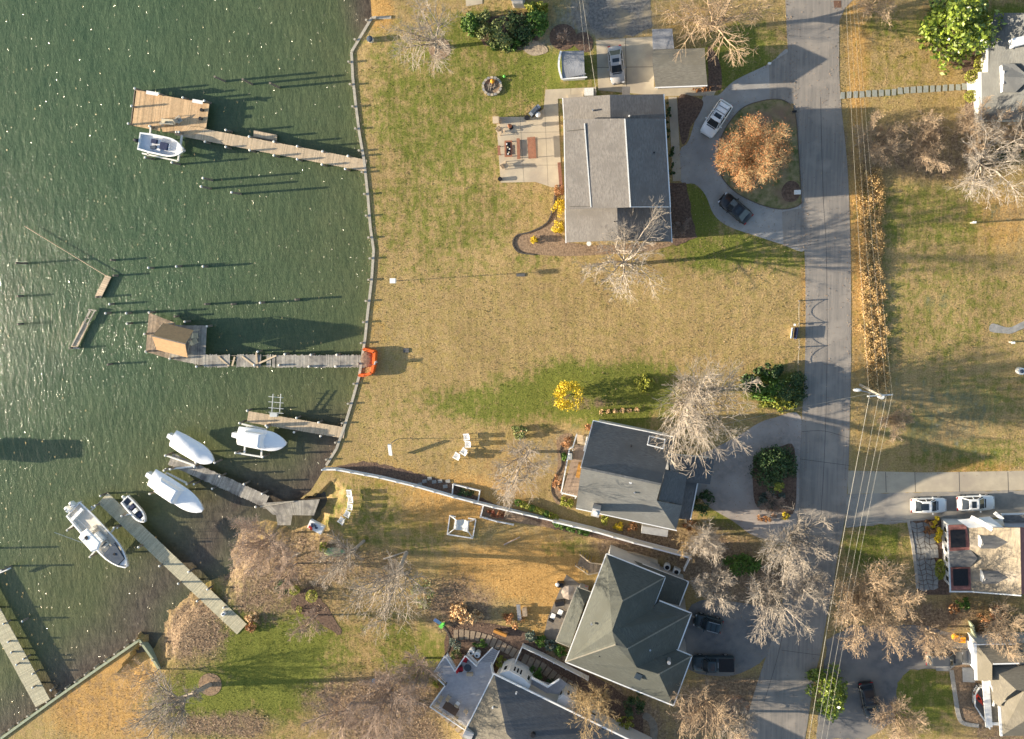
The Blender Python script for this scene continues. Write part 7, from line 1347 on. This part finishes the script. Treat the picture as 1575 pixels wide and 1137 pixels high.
hh = rg.uniform(.03, .09, n_) * (1 + .8 * (fbm(tp[:, 0], tp[:, 1], .5, 3) > .5)); an = rg.uniform(0, pi, n_); dx = np.stack([np.cos(an), np.sin(an)], 1) * rg.uniform(.02, .07, (n_, 1)); le = rg.normal(0, .05, (n_, 2))
z0 = np.full((n_, 1), -.01); V_ = np.stack([np.concatenate([tp - dx, z0], 1), np.concatenate([tp + dx, z0], 1), np.concatenate([tp + dx * .3 + le, hh[:, None]], 1)], 1).reshape(-1, 3)
gr = fast_mesh('grass', V_, np.arange(n_ * 3).reshape(-1, 3), gm); tag(gr, kind='stuff')
ga = gr.data.color_attributes.new('cover', 'FLOAT_COLOR', 'POINT')
# the tufts take the cover kind painted on the ground below them
fx = np.clip(((V_[:, 0] - GX0) / step).astype(int), 0, NXG - 1); fy = np.clip(((V_[:, 1] - GY0) / step).astype(int), 0, NYG - 1)
cg = COVG[fy, fx]; ga.data.foreach_set('color', cg.ravel())
# leaf scatter on the brush floor and the beach
lt = np.stack([rs.uniform(220, 720, 60000), rs.uniform(780, 1160, 60000)], 1); lt2 = np.stack([rs.uniform(560, 1600, 90000), rs.uniform(0, 1160, 90000)], 1); lt = np.concatenate([lt, lt2])
d = np.stack([(lt[:, 0] - CX) / F, -(lt[:, 1] - CY) / F, -np.ones(len(lt))], 1) @ RM.T; T_ = -H / d[:, 2]; lp = np.stack([T_ * d[:, 0], T_ * d[:, 1]], 1); fx = np.clip(((lp[:, 0] - GX0) / step).astype(int), 0, NXG - 1); fy = np.clip(((lp[:, 1] - GY0) / step).astype(int), 0, NYG - 1)
kk = (COVG[fy, fx, 2] > .3) & inside(lp, poly) & (rs.uniform(size=len(lp)) < COVG[fy, fx, 2])
for s in skip[:5] + skip[5:6] + skip[6:7]: kk &= ~inside(lt, np.array([p[:2] for p in s]))
lp = lp[kk]; zz = ZG[fy[kk], fx[kk]]; okz = zz > -1.05; lp = lp[okz]; zz = zz[okz]
lo = leaves('leaf_litter', 9, np.concatenate([lp, (zz + .05)[:, None]], 1), .15, leafm('fallen_leaf', (.17, .11, .07), (.38, .27, .17)), None, .8); tag(lo, kind='stuff')

# wind-blown leaves caught along kerbs, pavement edges and the sea wall
ed = []
for pth, z in ((RL, .03), (RR, .03), (U_PX, .03), (isl_px, .03), ([(1304, 724), (1575, 722)], .03), ([(1300, 812), (1400, 802)], .03), ([(866, 376), (1030, 378)], .05), ([(541, 80), (570, 350), (572, 430), (553, 578), (502, 716)], .05)):
    q_ = W(pth, 0)
    for i in range(len(q_) - 1):
        a, b = q_[i], q_[i + 1]
        if abs(a[1]) > 70 or abs(b[1]) > 70: continue
        for k in range(int(hypot(b[0] - a[0], b[1] - a[1]) * 9)): s = R.random(); ed.append((a[0] + (b[0] - a[0]) * s + R.gauss(0, .38), a[1] + (b[1] - a[1]) * s + R.gauss(0, .3), z + .02))
for k in range(2600): p = P(R.uniform(1060, 1300), R.uniform(0, 1137)); ed.append((p[0], p[1], .06))
for k in range(2500): p = P(R.uniform(880, 1240), R.uniform(330, 860)); ed.append((p[0], p[1], .06))
tag(leaves('fallen_leaves', 19, np.array(ed), .13, MATS['fallen_leaf'], None, 1.2), kind='stuff')
